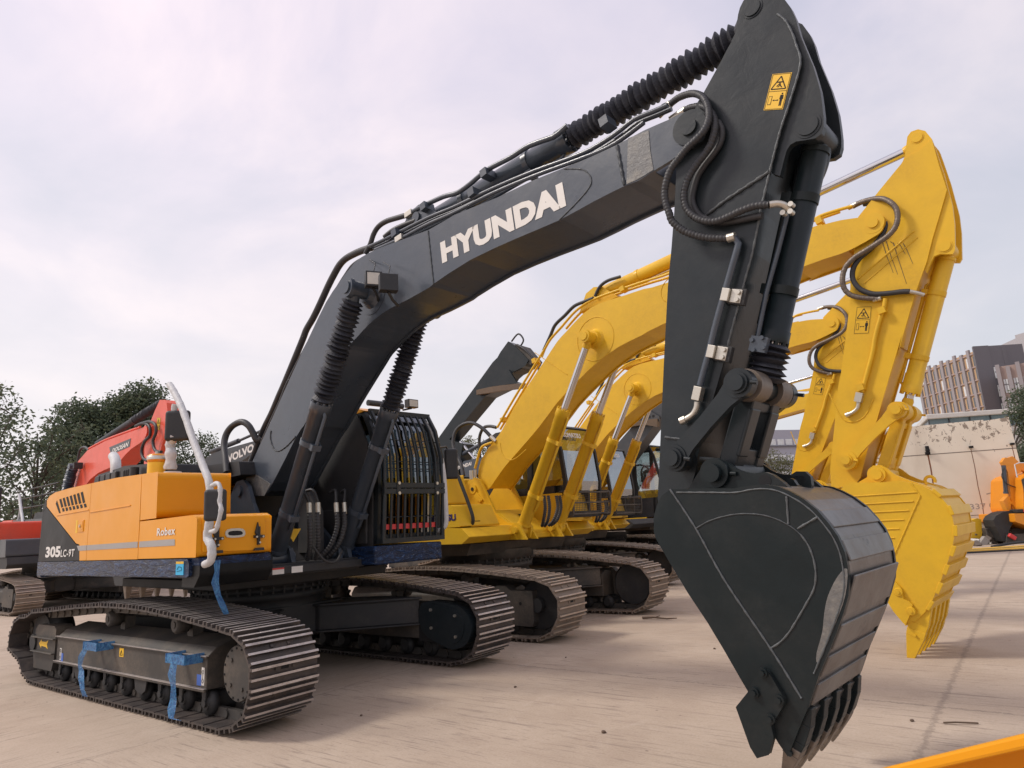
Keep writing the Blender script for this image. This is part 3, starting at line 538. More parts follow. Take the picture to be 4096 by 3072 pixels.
# ---------------------------------------------------------------- lettering
def text_mesh(s, P0, U, V, Nrm, parent, mat, name='lettering', bold=.0, depth=.002, shear=0, space=1.0):
    cu = bpy.data.curves.new(name, 'FONT'); cu.body = s; cu.offset = bold; cu.extrude = .02; cu.shear = shear; cu.space_character = space; cu.resolution_u = 3
    to = bpy.data.objects.new(name, cu); COL.objects.link(to); dg = bpy.context.evaluated_depsgraph_get(); dg.update()
    me = bpy.data.meshes.new_from_object(to.evaluated_get(dg)); bpy.data.objects.remove(to); me.name = name
    xs = [v.co.x for v in me.vertices]; ys = [v.co.y for v in me.vertices]
    if not xs: return None
    x0, x1, y0, y1 = min(xs), max(xs), min(ys), max(ys); P0, U, V, Nrm = map(Vector, (P0, U, V, Nrm))
    for v in me.vertices:
        c = v.co; v.co = P0 + U*((c.x-x0)/(x1-x0)) + V*((c.y-y0)/(y1-y0)) + Nrm*(depth if c.z > 0 else 0)
    me.materials.clear(); me.materials.append(mat)
    o = bpy.data.objects.new(name, me); COL.objects.link(o); o.parent = parent; return o
def decal(parent, P, a, b, N, small=False, face=None, ink=None):   # two-panel warning decal; P corner (top left), a = right edge, b = down edge
    P, a, b, N = Vector(P), Vector(a), Vector(b), Vector(N); mb = MB()
    def q(u, v, d=.001): return P + a*u + b*v + N*d
    def poly(pts, mi, d=.0018): mb.add([q(u, v, d) for u, v in pts], [list(range(len(pts)))], mi)
    def seg(p, r, w, mi=1, d=.0018):
        asp = b.length/a.length; dx, dy = r[0]-p[0], (r[1]-p[1])*asp; L = math.hypot(dx, dy) or 1; nx, ny = -dy/L*w, dx/L*w/asp
        poly([(p[0]+nx, p[1]+ny), (r[0]+nx, r[1]+ny), (r[0]-nx, r[1]-ny), (p[0]-nx, p[1]-ny)], mi, d)
    poly([(0, 0), (1, 0), (1, 1), (0, 1)], 0, .001)
    for p, r in (((.04, .02), (.96, .02)), ((.04, .98), (.96, .98)), ((.04, .02), (.04, .98)), ((.96, .02), (.96, .98)), ((.04, .49), (.96, .49))): seg(p, r, .012)
    T = [(.5, .08), (.12, .43), (.88, .43)]
    for i in range(3): seg(T[i], T[(i+1) % 3], .028)
    seg((.32, .24), (.68, .24), .03); seg((.5, .24), (.55, .32), .03); seg((.38, .36), (.5, .29), .025); seg((.52, .31), (.66, .39), .025); seg((.45, .38), (.55, .33), .02)
    poly([(.12, .62), (.30, .62), (.30, .86), (.12, .86)], 1); poly([(.145, .635), (.275, .635), (.275, .845), (.145, .845)], 0, .0024)
    seg((.38, .74), (.62, .74), .018); poly([(.34, .74), (.42, .715), (.42, .765)], 1); poly([(.66, .74), (.58, .715), (.58, .765)], 1)
    poly([(.78+.045*math.cos(t*.7), .565+.025*math.sin(t*.7)) for t in range(9)], 1)
    poly([(.70, .60), (.86, .60), (.88, .72), (.85, .72), (.84, .64), (.84, .90), (.79, .90), (.78, .74), (.77, .90), (.72, .90), (.72, .64), (.71, .72), (.68, .72)], 1)
    return mb.build('warning_decal', [face or M['decal'], ink or M['blk']], parent)
# ---------------------------------------------------------------- machine parts
rnd = random.Random(7)
def bellows(mb, p0, p1, r0, r1, n, mi=0, sag=0, seed=1, sides=22):
    rg = random.Random(seed); p0 = Vector(p0); p1 = Vector(p1); d = p1-p0; L = d.length; d.normalize(); a = d.orthogonal().normalized(); b = d.cross(a)
    vs = []; fs = []; rows = 2*n+1
    for k in range(rows):
        t = (k + rg.uniform(-.18, .18)*(0 < k < rows-1))/(rows-1); r = (r1*rg.uniform(.93, 1.05) if k % 2 else r0*rg.uniform(.95, 1.06)); tilt = rg.uniform(-.18, .18)*r; ph = rg.uniform(0, 6.3)
        c = p0 + d*(t*L) + Vector((0, 0, -sag*4*t*(1-t)))
        for i in range(sides):
            th = 2*math.pi*i/sides; rr = r*(1+.05*math.sin(3*th+ph)*rg.uniform(.5, 1)); vs.append(c + a*(rr*math.cos(th)) + b*(rr*math.sin(th)) + d*(tilt*math.sin(th+ph)*.5))
    for k in range(rows-1):
        for i in range(sides): fs.append((k*sides+i, k*sides+(i+1) % sides, (k+1)*sides+(i+1) % sides, (k+1)*sides+i))
    mb.add(vs, fs, mi, False); mb.add(vs, [list(range(sides))[::-1], list(range((rows-1)*sides, rows*sides))], mi)
    return mb
def V3(xz, y): return Vector((xz[0], y, xz[1]))
def cylinder_part(parent, name, A, B, H, y, r, rod, mp, boot=None, bandname='rod', eyew=.09, eyer=None, pipe=True, booth=None):
    """hydraulic cylinder: A barrel pin, B rod pin (XZ), H distance from A of the barrel's head"""
    A3 = V3(A, y); B3 = V3(B, y); d = (B3-A3); L = d.length; d.normalize(); H3 = A3 + d*H; er = eyer or r*.95
    mb = MB(); r1 = r
    mb.lathe(A3 + d*er*.7, H3, [(0, r1*.8), (.03, r1*.96), (.035, r1), (.86, r1), (.862, r1*1.09), (.94, r1*1.09), (.942, r1*1.17), (1, r1*1.17)], 28)
    mb.lathe(A3 + d*er*.95, A3 + d*(er*.95+.03), [(0, r1*1.08), (1, r1*1.08)], 28)
    mb.cyl(A3-Vector((0, eyew, 0)), A3+Vector((0, eyew, 0)), er, 26)
    a = Vector((0, 1, 0)); c = d.cross(a).normalized()
    for i in range(10):
        th = 2*math.pi*i/10; p = H3 + a*(r1*1.02*math.cos(th)) + c*(r1*1.02*math.sin(th)); mb.cyl(p-d*.01, p+d*.022, .014, 6)
    o = mb.build(name, mp, parent)
    pr = MB(); pr.cyl(H3-d*.02, B3-d*er*.6, rod, 20); pr.build(bandname, M['chrome'], o)
    e = MB(); e.cyl(B3-Vector((0, eyew, 0)), B3+Vector((0, eyew, 0)), er*.9, 26); e.lathe(B3-d*er*1.9, B3-d*er*.4, [(0, rod*1.05), (.25, rod*1.25), (1, er*.6)], 20); e.build('rod_eye', mp, o)
    if boot:
        n, ro = boot; bb = MB(); end = B3-d*er*1.3 if booth is None else H3 + d*booth
        bellows(bb, H3+d*.015, end, ro*.68, ro, n, seed=int(y*10)+n); bb.build('bellow', M['bellow'], o)
    if pipe:
        pp = MB(); off = Vector((0, -1 if y < 0 else 1, 0))
        q0 = A3 + d*.38 + c*(-(r+.03)); q1 = H3 - d*.10 + c*(-(r+.03)); pp.tube([q0-d*.02+c*.02, q0, q1, q1+d*.03+c*.03], .017, 8)
        for t in (.3, .75): q = A3 + d*(H*t); pp.lathe(q-d*.025, q+d*.025, [(0, r*1.07), (1, r*1.07)], 26); pp.obox(q+c*(-(r+.02)), d, a, c, .03, .05, .03)
        pp.build('feed_pipe', mp, o)
    return o
def pin_cap(mb, xz, y0, y1, r, mi=0, keeper=True):
    mb.lathe((xz[0], y0, xz[1]), (xz[0], y1, xz[1]), [(0, r), (.85, r), (1, r*.93)], 26, mi)
def shoes(mb, path, y0, y1, n, mi=0, me=1, gh=.030, slots=True):
    P = [Vector((x, 0, z)) for x, z in path]; P.append(P[0]); S = [0]
    for a, b in zip(P, P[1:]): S.append(S[-1] + (b-a).length)
    T = S[-1]
    def at(s):
        s %= T
        for i in range(len(S)-1):
            if S[i+1] >= s: k = (s-S[i])/max(S[i+1]-S[i], 1e-9); return P[i].lerp(P[i+1], k)
        return P[-1].copy()
    p = T/n; cx = sum(v.x for v in P)/len(P)
    for i in range(n):
        a = at(i*p); b = at((i+1)*p-.006); t = (b-a); L = t.length; t.normalize(); nn = Vector((-t.z, 0, t.x)); m = (a+b)/2
        if nn.dot(m-Vector((max(min(m.x, 1.9), -1.9), 0, .45))) < 0: nn = -nn
        h = L/2; g = gh
        prof = [(-h+.012, -g-.016), (h-.018, -g-.016), (h+.008, -g-.008), (h+.008, -g), (h-.010, -g), (h-.013, 0), (h-.032, 0), (h-.036, -g), (.010, -g), (.009, -.002), (-.009, -.002), (-.010, -g), (-h+.036, -g), (-h+.032, 0), (-h+.013, 0), (-h+.010, -g), (-h, -g)]
        top = {5, 9, 13}; nv = len(prof); j = [rnd.uniform(-.0015, .0015) for _ in range(2)]
        vs = [m + t*u + nn*w + Vector((0, y0+j[0], 0)) for u, w in prof] + [m + t*u + nn*w + Vector((0, y1+j[1], 0)) for u, w in prof]
        mb.add(vs, [list(range(nv)), list(range(2*nv-1, nv-1, -1))], mi)
        for k in range(nv): mb.add([vs[k], vs[k+nv], vs[(k+1) % nv+nv], vs[(k+1) % nv]], [(0, 1, 2, 3)], me if k in top else mi)
        if slots:
            ym = (y0+y1)/2
            for yy, hw, ii in ((ym, .034, 2), (ym-.075, .013, mi), (ym+.075, .013, mi)):
                if ii == 2 and i % 2: continue
                c = m + nn*(-g+.001) + t*(-h*.45) + Vector((0, yy, 0)); mb.obox(c, t, Vector((0, 1, 0)), nn, .012 if ii == 2 else .013, hw, .001 if ii == 2 else .010, ii)
        # chain links inside
        c = m + nn*(-g-.055); 
        for yy in (-.085, .085):
            cc = c + Vector((0, (y0+y1)/2+yy, 0)); mb.obox(cc, t, Vector((0, 1, 0)), nn, h*.96, .02, .038, 3); mb.cyl(cc-t*h-Vector((0, .035, 0)), cc-t*h+Vector((0, .035, 0)), .03, 8, 3)
def crawler(parent, side, gauge, width, style, th, n=50, dust=False):
    """one crawler: side -1 right, +1 left; outline of the grouser tips in DATA['h_track']"""
    yc = side*gauge/2; y0, y1 = yc-width/2, yc+width/2; path = DATA['h_track'] if style == 'h' else [(-x*.93 if False else x, z) for x, z in DATA['h_track']]
    mt, me = (M['track_tan'], M['track_edge_tan']) if dust else (M['track'], M['track_edge'])
    rot = Matrix.Rotation(-th, 4, 'Z'); mb = MB(); shoes(mb, path, y0, y1, n)
    o = mb.build('crawler_track', [mt, me, M['blk'], M['dusty']], parent, mat=rot)
    ys = side  # outer direction
    def yo(d): return yc + ys*d      # d > 0 outwards
    dm = M['dusty']
    fr = MB()
    if style == 'h':
        sec = [(yo(.20), .275), (yo(.20), .535), (yo(.12), .60), (yo(-.10), .66), (yo(-.28), .60), (yo(-.28), .275)]
        fr.prismx(sec, -1.60, 1.62); fr.box(-1.62, 1.63, min(yo(.20), yo(.225)), max(yo(.20), yo(.225)), .262, .285); fr.box(-1.60, 1.64, min(yo(.195), yo(.22)), max(yo(.195), yo(.22)), .525, .54)
    else:
        sec = [(yo(.16), .26), (yo(.16), .53), (yo(.10), .62), (yo(-.12), .66), (yo(-.24), .60), (yo(-.24), .26)]
        fr.prismx(sec, -1.7, 1.55)
    fr.build('track_frame', M['dusty'], o, bevel=.012)
    if style == 'h':
        fe = MB(); fe.box(-1.60, 1.64, *sorted((yo(.197), yo(.224))), .5405, .545); fe.box(-1.60, 1.63, *sorted((yo(.2), yo(.229))), .2855, .290); fe.build_split('worn_edge', M['track_edge'], o)
        bd = MB(); bd.box(1.55, 1.95, *sorted((yo(-.05), yo(-.30))), .25, .60); bd.build('dark_hollow', M['blk'], o)  # black box stands in for the shaded hollow around the drive
    for x in ((-.461, .933) if style == 'h' else (-.6, .75)):
        z = .752; r = MB(); r.lathe((x, yo(-.02), z), (x, yo(.15), z), [(0, .05), (.3, .05), (.31, .078), (.9, .078), (1, .06)], 18); r.cyl((x, yo(.15), z), (x, yo(.158), z), .03, 10); r.box(x-.05, x+.05, min(yo(-.1), yo(0)), max(yo(-.1), yo(0)), .6, .76)
        r.build('carrier_roller', dm, o)
    for k in range(9):
        x = -1.52 + k*.385; r = MB(); r.lathe((x, yo(-.17), .165), (x, yo(.17), .165), [(0, .06), (.05, .06), (.06, .10), (.22, .10), (.24, .085), (.76, .085), (.78, .10), (.94, .10), (.95, .055), (1, .05)], 16); r.cyl((x, yo(.17), .165), (x, yo(.19), .165), .032, 8)
        r.prism([(x-.035, .29), (x+.035, .29), (x+.022, .15), (x-.022, .15)], min(yo(.172), yo(.186)), max(yo(.172), yo(.186)))
        r.build('track_roller', M['black_dull'], o)
    g = MB()
    for x in (-.95, .45): g.prism([(x-.13, .275), (x+.13, .275), (x+.10, .17), (x+.04, .14), (x-.04, .14), (x-.10, .17)], min(yo(.19), yo(.202)), max(yo(.19), yo(.202)))
    g.build_split('roller_guard', M['black_dull'], o)
    idx = -2.30 if style == 'h' else 2.02
    spx = 2.055 if style == 'h' else -2.25
    i = MB(); zc = .44; i.lathe((idx, yo(-.13), zc), (idx, yo(.13), zc), [(0, .30), (.25, .31), (.28, .35), (.72, .35), (.75, .31), (1, .30)], 36); i.cyl((idx, yo(.13), zc), (idx, yo(.22), zc), .09, 18); i.build('idler_wheel', M['black_dull'], o)
    s_ = MB()
    nt = 20; pts = []
    for k in range(nt*4): a = 2*math.pi*k/(nt*4); rr = .325 if k % 4 in (0, 1) else .28; pts.append((spx+rr*math.cos(a), zc+rr*math.sin(a)))
    s_.prism(pts, yc-.03, yc+.03); s_.build('sprocket', M['black_dull'], o)
    if style == 'h':
        c = MB(); zc = .44; x = 2.07
        c.lathe((x, yo(-.05), zc), (x, yo(.19), zc), [(0, .23), (.6, .235), (.62, .215)], 40, 2); c.lathe((x, yo(.10), zc), (x, yo(.19), zc), [(0, .214), (.9, .212), (1, .205)], 40)
        for k in range(16):
            a = 2*math.pi*k/16+.1; c.cyl((x+.19*math.cos(a), yo(.185), zc+.19*math.sin(a)), (x+.19*math.cos(a), yo(.197), zc+.19*math.sin(a)), .009, 6, 1)
        for a in (2.3, 3.9, 5.3): c.cyl((x+.13*math.cos(a), yo(.185), zc+.13*math.sin(a)), (x+.13*math.cos(a), yo(.201), zc+.13*math.sin(a)), .018, 6, 0)
        c.build('drive_cover', [M['dusty'], M['blk'], M['black_dull']], o)
        # guard over the drive: rounded black plate on the inner side
        gp = MB(); pl = smooth_poly([(1.62, .66), (2.05, .665), (2.26, .60), (2.36, .44), (2.28, .27), (2.1, .20), (1.95, .22), (1.62, .36)], 3)
        gp.prism(pl, min(yo(-.32), yo(-.16)), max(yo(-.32), yo(-.16)))
        pl2 = [(1.70, .635), (2.06, .62), (2.2, .56), (2.26, .44), (2.2, .31), (2.08, .255), (1.95, .275), (1.70, .37)]; gp.prism(smooth_poly(pl2, 3), min(yo(-.32), yo(-.332)), max(yo(-.32), yo(-.332)))
        for x_, z_ in ((1.78, .595), (2.14, .545), (1.78, .405), (2.14, .33)): gp.cyl((x_, yo(-.33), z_), (x_, yo(-.348), z_), .017, 8, 1)
        gp.build('drive_guard', [M['black_arm'], M['zinc']], o, bevel=.008)
        # idler guard at the tail
        ig = MB(); ig.prism([(-2.26, .16), (-1.72, .16), (-1.66, .30), (-1.66, .60), (-1.72, .64), (-2.2, .64), (-2.28, .58), (-2.30, .3)], min(yo(.02), yo(.20)), max(yo(.02), yo(.20)))
        ig.box(-2.27, -1.60, min(yo(.20), yo(.25)), max(yo(.20), yo(.25)), .50, .515); ig.box(-2.27, -1.62, min(yo(.20), yo(.25)), max(yo(.20), yo(.25)), .345, .36)
        og = ig.build('idler_guard', M['dusty'], o, bevel=.012)
        if side < 0:
            ar = MB(); y_ = yo(.2025); ar.add([(x_, y_, z_) for x_, z_ in ((-2.14, .432), (-2.06, .482), (-2.06, .457), (-1.92, .460), (-1.86, .482), (-1.89, .432), (-1.86, .385), (-1.92, .405), (-2.06, .41), (-2.06, .385))], [list(range(10))]); ar.build('arrow_mark', M['decal'], og)
            st = MB(); y_ = yo(.2265)-.0
            def stick(x0, x1, z0, z1, mi): st.box(x0, x1, y_-.003, y_-.001, z0, z1, mi)
            y_ = yo(.2)
            stick(-.02, .07, .43, .51, 0); stick(-1.50, -1.455, .30, .42, 1); stick(-1.452, -1.40, .29, .37, 2); stick(1.545, 1.59, .31, .45, 1); stick(1.47, 1.542, .305, .39, 2)
            st.build_split('track_sticker', [M['decal'], M['white'], M['blue']], o)
            ln = MB()
            for xx, zz in ((-1.4775, .36), (1.5675, .38)):
                for dz in (-.035, .035): ln.tube([(xx+.012*math.cos(a*.7), y_-.0045, zz+dz+.016*math.sin(a*.7)) for a in range(10)], .002, 5)
                ln.tube([(xx, y_-.0045, zz-.02), (xx, y_-.0045, zz+.02)], .002, 5)
            ln.tube([(.0, y_-.0045, .445), (.025, y_-.0045, .49), (.05, y_-.0045, .445), (.0, y_-.0045, .445)], .003, 5)
            ln.build_split('sticker_mark', M['blk'], o)
            for x0 in (-.50, 1.22):
                sp = MB(); yb = yo(.20); yf = yo(.34); z0, z1 = .49, .565; loop = [(x0+.02, yb), (x0, yf), (x0+.31, yf), (x0+.33, yb)]
                for a, b in zip(loop, loop[1:]):
                    dd = Vector((b[0]-a[0], b[1]-a[1], 0)); L_ = dd.length; dd.normalize(); nn = Vector((-dd.y, dd.x, 0)); sp.obox(((a[0]+b[0])/2, (a[1]+b[1])/2, (z0+z1)/2), dd, nn, Vector((0, 0, 1)), L_/2+.01, .008, (z1-z0)/2)
                so_ = sp.build('step', M['film2'], o)
                sd = MB(); x1 = x0+(.02 if x0 < 0 else .13); pts = [(x1+.02, .50), (x1-.04, .42), (x1-.10, .33), (x1-.07, .28), (x1-.02, .22), (x1+.04, .12), (x1+.07, .055)] if x0 < 0 else [(x1, .50), (x1-.01, .4), (x1, .3), (x1-.01, .2), (x1, .13), (x1+.01, .07), (x1+.10, .06)]
                vs = []
                for k, (px_, pz_) in enumerate(pts):
                    w_ = .035+.015*math.sin(k*2.1); yy = yf-.01-.012*math.sin(k*1.7); vs += [(px_-w_, yy, pz_+.004*k % .01), (px_+w_, yy+.02, pz_)]
                sd.add(vs, [(2*k, 2*k+1, 2*k+3, 2*k+2) for k in range(len(pts)-1)]); sd.build('plastic_strip', M['film2'], o)
    else:
        gx = MB(); gx.prism([(1.25, .20), (1.95, .18), (1.98, .24), (1.98, .62), (1.62, .62), (1.55, .68), (1.4, .68), (1.25, .60)], min(yo(.10), yo(.235)), max(yo(.10), yo(.235)))
        gx.cyl((1.78, yo(.23), .46), (1.78, yo(.237), .46), .022, 12, 1)
        gx.build('idler_guard', [M['dusty'], M['blk']], o, bevel=.03, seg=3)
        c = MB(); c.lathe((spx, yo(-.05), .44), (spx, yo(.24), .44), [(0, .23), (.9, .22), (1, .19)], 32); c.build('drive_cover', M['dusty'], o)
    return o
def undercarriage(parent, th, gauge, dust=False):
    rot = Matrix.Rotation(-th, 4, 'Z'); mb = MB(); g = gauge/2-.28
    for sx in (-1, 1):
        for sy in (-1, 1):
            a = [(sx*.15, sy*.1), (sx*.75, sy*.25), (sx*1.55, sy*g), (sx*1.0, sy*g), (sx*.2, sy*.62)]
            mb.prismz(a, .44, .70); 
    for sx in (-1, 1):
        for sy in (-1, 1):
            a = [(sx*.12, sy*.05), (sx*.80, sy*.22), (sx*1.60, sy*g), (sx*.95, sy*g), (sx*.15, sy*.66)]; mb.prismz(a, .70, .725); mb.prismz(a, .42, .44)
    mb.box(-.7, .7, -.62, .62, .40, .74)
    mb.build('carbody_frame', M['black_dull'] if not dust else M['dusty'], parent, bevel=.012, mat=rot)
    s = MB(); s.lathe((0, 0, .72), (0, 0, 1.10), [(0, .70), (.25, .68), (.26, .74), (.45, .74), (.46, .70), (.62, .70), (.63, .77), (1, .77)], 64)
    for k in range(40): a = 2*math.pi*k/40; s.cyl((.735*math.cos(a), .735*math.sin(a), .885), (.735*math.cos(a), .735*math.sin(a), .915), .015, 6); s.cyl((.755*math.cos(a), .755*math.sin(a), .93), (.755*math.cos(a), .755*math.sin(a), .965), .018, 6)
    s.build('slewing_ring', M['dusty'] if dust else M['black_dull'], parent)
def weld(mb, pts, y, r=.008, mi=0, wob=.0015):
    P = [Vector((x, y, z)) for x, z in pts]; Q = resample(smooth_path(P, 4) if len(P) > 3 else P, .02)
    mb.tube(Q, r, 6, mi, rf=lambda i, m: r*(1+.25*math.sin(i*1.9)))
def hose(parent, pts, r, mat, name='hydraulic_hose', spiral=True, n=10, pitch=.022):
    mb = MB(); P = resample(smooth_path(pts, 8), .006 if spiral else .03)
    if spiral: mb.tube(P, r, n, 0, rf=lambda i, m: r*(1.0 if (i*.006 % pitch) < pitch*.6 else .86))
    else: mb.tube(P, r, n)
    return mb.build(name, mat, parent)
def pipe(parent, paths, r, mat, name='hydraulic_pipe', clamps=()):
    mb = MB()
    for p in paths: mb.tube(resample(smooth_path(p, 4), .05), r, 10)
    for c in clamps: mb.obox(c, Vector((1, 0, .2)).normalized(), Vector((0, 1, 0)), Vector((-.2, 0, 1)).normalized(), .035, .06, .035)
    return mb.build(name, mat, parent)
def fork_box(name, outer, ycore, yside, plate, mat, parent, cut=None, **k):
    """box section: inset core between two proud side plates"""
    mb = MB(); core = inset(outer, .02)
    if cut: core = [p for p in core if not cut(p)]
    mb.prism(core, -ycore, ycore); mb.prism(outer, -yside, -yside+plate); mb.prism(outer, yside-plate, yside)
    return mb.build(name, mat, parent, **k)
def bucket(parent, pre, D, yn, yf, mats):
    tooth_off = 0; yc = (yn+yf)/2; yh = (yf-yn)/2
    side = D[pre+'bk']; sh, pl, tm = mats; iz = max(range(len(side)), key=lambda i: -side[i][1])
    # index of the lowest point = lip corner; before it the shell, after it the opening edge
    k0 = 0; shell = [tuple(p) for p in side[:iz+1]]
    if pre == 'k': shell = shell
    mb = MB(); th_ = .028; P = [Vector((x, 0, z)) for x, z in shell]; vs = []; n = len(P)
    for i in range(n):
        t = (P[min(i+1, n-1)]-P[max(i-1, 0)]).normalized(); nn = Vector((t.z, 0, -t.x))
        if nn.dot(P[i]-Vector((6.1, 0, 1.1))) < 0: nn = -nn
        for y in (yn+.02, yf-.02):
            for off in (0, -th_): q = P[i]+nn*(off-.008); vs.append((q.x, y, q.z))
    fs = []
    for i in range(n-1):
        a = 4*i; b = a+4; fs += [(a, a+2, b+2, b), (a+1, b+1, b+3, a+3), (a, b, b+1, a+1), (a+2, a+3, b+3, b+2)]
    fs += [(0, 1, 3, 2), (4*n-4, 4*n-2, 4*n-1, 4*n-3)]
    mb.add(vs, fs, 0)
    o = mb.build('bucket', sh, parent)
    sp = MB(); sp.prism(side, yf-.03, yf); sp.build('side_plate', pl, o, bevel=.006); sp = MB(); sp.prism(side, yn, yn+.03); s_ = sp.build('side_plate', pl, o, bevel=.006)
    # wear strips across the back
    ws = MB(); L = [0]
    for a, b in zip(P, P[1:]): L.append(L[-1]+(b-a).length)
    def at(s):
        for i in range(n-1):
            if L[i+1] >= s: t = (s-L[i])/(L[i+1]-L[i]); return P[i].lerp(P[i+1], t), (P[i+1]-P[i]).normalized()
        return P[-1], (P[-1]-P[-2]).normalized()
    strips = [(.42, .05, .008), (.50, .05, .010), (.60, .10, .008), (.70, .065, .012), (.775, .055, .012), (.845, .055, .012), (.915, .05, .012)] if pre == 'h_' else [(.40, .045, .03), (.48, .045, .03), (.56, .05, .035), (.64, .05, .035), (.72, .05, .035), (.80, .055, .035), (.88, .05, .03)]
    for f, hw, t_ in strips:
        c, t = at(f*L[-1]); nn = Vector((t.z, 0, -t.x))
        if nn.dot(c-Vector((6.1, 0, 1.1))) < 0: nn = -nn
        w = yh-.035 if pre == 'h_' else yh+.012
        ws.obox(c+nn*(t_/2-.009)+Vector((0, yc, 0)), t, Vector((0, 1, 0)), nn, hw, w, t_/2+.002)
    ws.build_split('wear_plate', sh, o, bevel=.005)
    # lip block and teeth
    lip = Vector((side[iz][0], 0, side[iz][1])); ax = D[pre+'toothax']; td = [ax[0]]*4+[ax[1]]
    top = Vector((td[0][0], 0, td[0][1]))
    ln = MB(); c, t = at(L[-1]-.02); ln.obox(c+Vector((0, yc, 0)), t, Vector((0, 1, 0)), Vector((t.z, 0, -t.x)), .06, yh-.03, .026); ln.build('lip_plate', pl, o, bevel=.004)
    for k in range(5):
        y = yc + (k-2)*(yh-.055)/2
        tp = td; mb = MB(); dx, dz = tooth_off if tooth_off else (0, 0)
        pr = [(x+dx, z+dz) for x, z in tp]
        d0 = Vector((pr[4][0]-pr[0][0], pr[4][1]-pr[0][1])); L0 = d0.length; d0.normalize(); n0 = Vector((-d0.y, d0.x))
        T0 = Vector(pr[0])
        def Q(u, w): q = T0 + d0*u + n0*w; return (q.x, q.y)
        # adapter and tip, both tapering towards the point
        sf = L0/.34; Lq = .34; kw = 1.0 if pre == 'h_' else 2.0
        def frustum(u0, u1, a0, a1, b0, b1, mi):
            vs = []
            for u, a, b in ((u0*sf, a0, b0), (u1*sf, a1, b1)):
                for wy, wn in ((-b, -a*kw), (b, -a*kw), (b, a*kw), (-b, a*kw)): x, z = Q(u, wn); vs.append((x, y+wy, z))
            mb.add(vs, [(0, 1, 2, 3), (7, 6, 5, 4), (0, 4, 5, 1), (1, 5, 6, 2), (2, 6, 7, 3), (3, 7, 4, 0)], mi)
        frustum(-.05, .03, .018, .040, .030, .036, 0); frustum(.03, .12, .040, .044, .036, .038, 0); frustum(.12, .17, .044, .036, .038, .036, 0)
        frustum(.155, .19, .040, .038, .043, .041, 1); frustum(.19, Lq*.90, .038, .016, .041, .024, 1); frustum(Lq*.90, Lq+.01, .016, .005, .024, .015, 1)
        x, z = Q(.18*L0/.34, 0); mb.cyl((x, y-.062, z), (x, y+.062, z), .012, 10, 0)
        mb.build('tooth', [pl, tm], o, bevel=.006)
    return o, s_
def link_pair(parent, D, pre, mp, y0=.28, t=.055, r=.085):
    A = D[pre+'link']; B = D[pre+'idler']; E_ = D[pre+'bkpin']
    for s in (-1, 1):
        mb = MB(); a = Vector(A); b = Vector(B); d = (b-a); L = d.length; d.normalize(); n = Vector((-d.y, d.x))
        bar = []
        for u, w in ((.0, .9), (.22, .62), (.5, .55), (.8, .62), (1, .9), (1, -.9), (.8, -.62), (.5, -.55), (.22, -.62), (0, -.9)): q = a + d*(u*L) + n*(w*r); bar.append((q.x, q.y))
        ya, yb = sorted((s*y0, s*(y0+t))); mb.prism(bar, ya, yb)
        ya2, yb2 = sorted((s*(y0-.008), s*(y0+t+.01))); mb.prism(circ(A, r, 28), ya2, yb2); mb.prism(circ(B, r*(.95 if pre == 'h_' else 1.2), 28), ya2, yb2)
        for c in (A, B):
            yc_ = s*(y0+t+.01); ye = s*(y0+t+.05); mb.cyl((c[0], yc_, c[1]), (c[0], ye, c[1]), r*.56, 24); mb.cyl((c[0], yc_, c[1]), (c[0], s*(y0+t+.03), c[1]), r*.74, 24)
            mb.cyl((c[0]+r*.9, s*(y0+t+.02), c[1]-.01), (c[0]+r*1.35, s*(y0+t+.02), c[1]-.02), .014, 6)
        mb.build('idler_link', mp, parent, bevel=.006)
    h = MB(); A3 = V3(A, 0); E3 = V3(E_, 0); d = (E3-A3); L = d.length; d.normalize(); n = Vector((d.z, 0, -d.x)); Y = Vector((0, 1, 0))
    for s in (-1, 1): h.obox((A3+E3)/2+Y*(s*.14), d, Y, n, L/2-.05, .055, .055); h.cyl(A3+Y*(s*.08), A3+Y*(s*.235), .095, 26, 1); h.obox((A3+E3)/2+Y*(s*.14)-n*.05, d, Y, n, L/2-.12, .06, .012)
    h.obox(A3+d*(L*.80), d, Y, n, .06, .10, .045); h.obox(A3+d*(L*.2), d, Y, n, .03, .10, .04); h.cyl(E3-Y*.2, E3+Y*.2, .085, 24)
    h.build('bucket_link', [mp, M['rodsteel'] if pre == 'h_' else mp], parent, bevel=.008)
def arm_set(parent, pre, D, mp, cfg):
    """arm, bucket cylinder, links, bucket"""
    ya = cfg['ya']
    mb = MB(); out = D[pre+'arm']; core = inset(out, .018); mb.prism(core, -ya+.012, ya-.012); mb.prism(out, -ya, -ya+.022); mb.prism(out, ya-.022, ya)
    arm = mb.build('arm', [mp], parent, bevel=.004)
    hd = MB(); hp = D[pre+'head']; yh = ya-.025
    hd.prism(hp, -yh, -yh+.045); hd.prism(hp, yh-.045, yh)
    hd.build_split('arm_bracket', mp, arm, bevel=.006)
    pn = MB()
    for k, r in (('acpin', .052), ('bcpin', .060)):
        c = D[pre+k]; pn.cyl((c[0], -yh-.012, c[1]), (c[0], yh+.012, c[1]), r, 30); pn.cyl((c[0], -yh-.004, c[1]), (c[0], yh+.004, c[1]), r*1.25, 30)
    c = D[pre+'armpin']; pn.cyl((c[0], -.30, c[1]), (c[0], .30, c[1]), .055, 30); pn.cyl((c[0], -.282, c[1]), (c[0], .282, c[1]), .115, 36)
    b = D[pre+'idler']; pn.cyl((b[0], -.30, b[1]), (b[0], .30, b[1]), .07, 26)
    pn.build_split('pin', mp, arm, bevel=.004)
    return arm
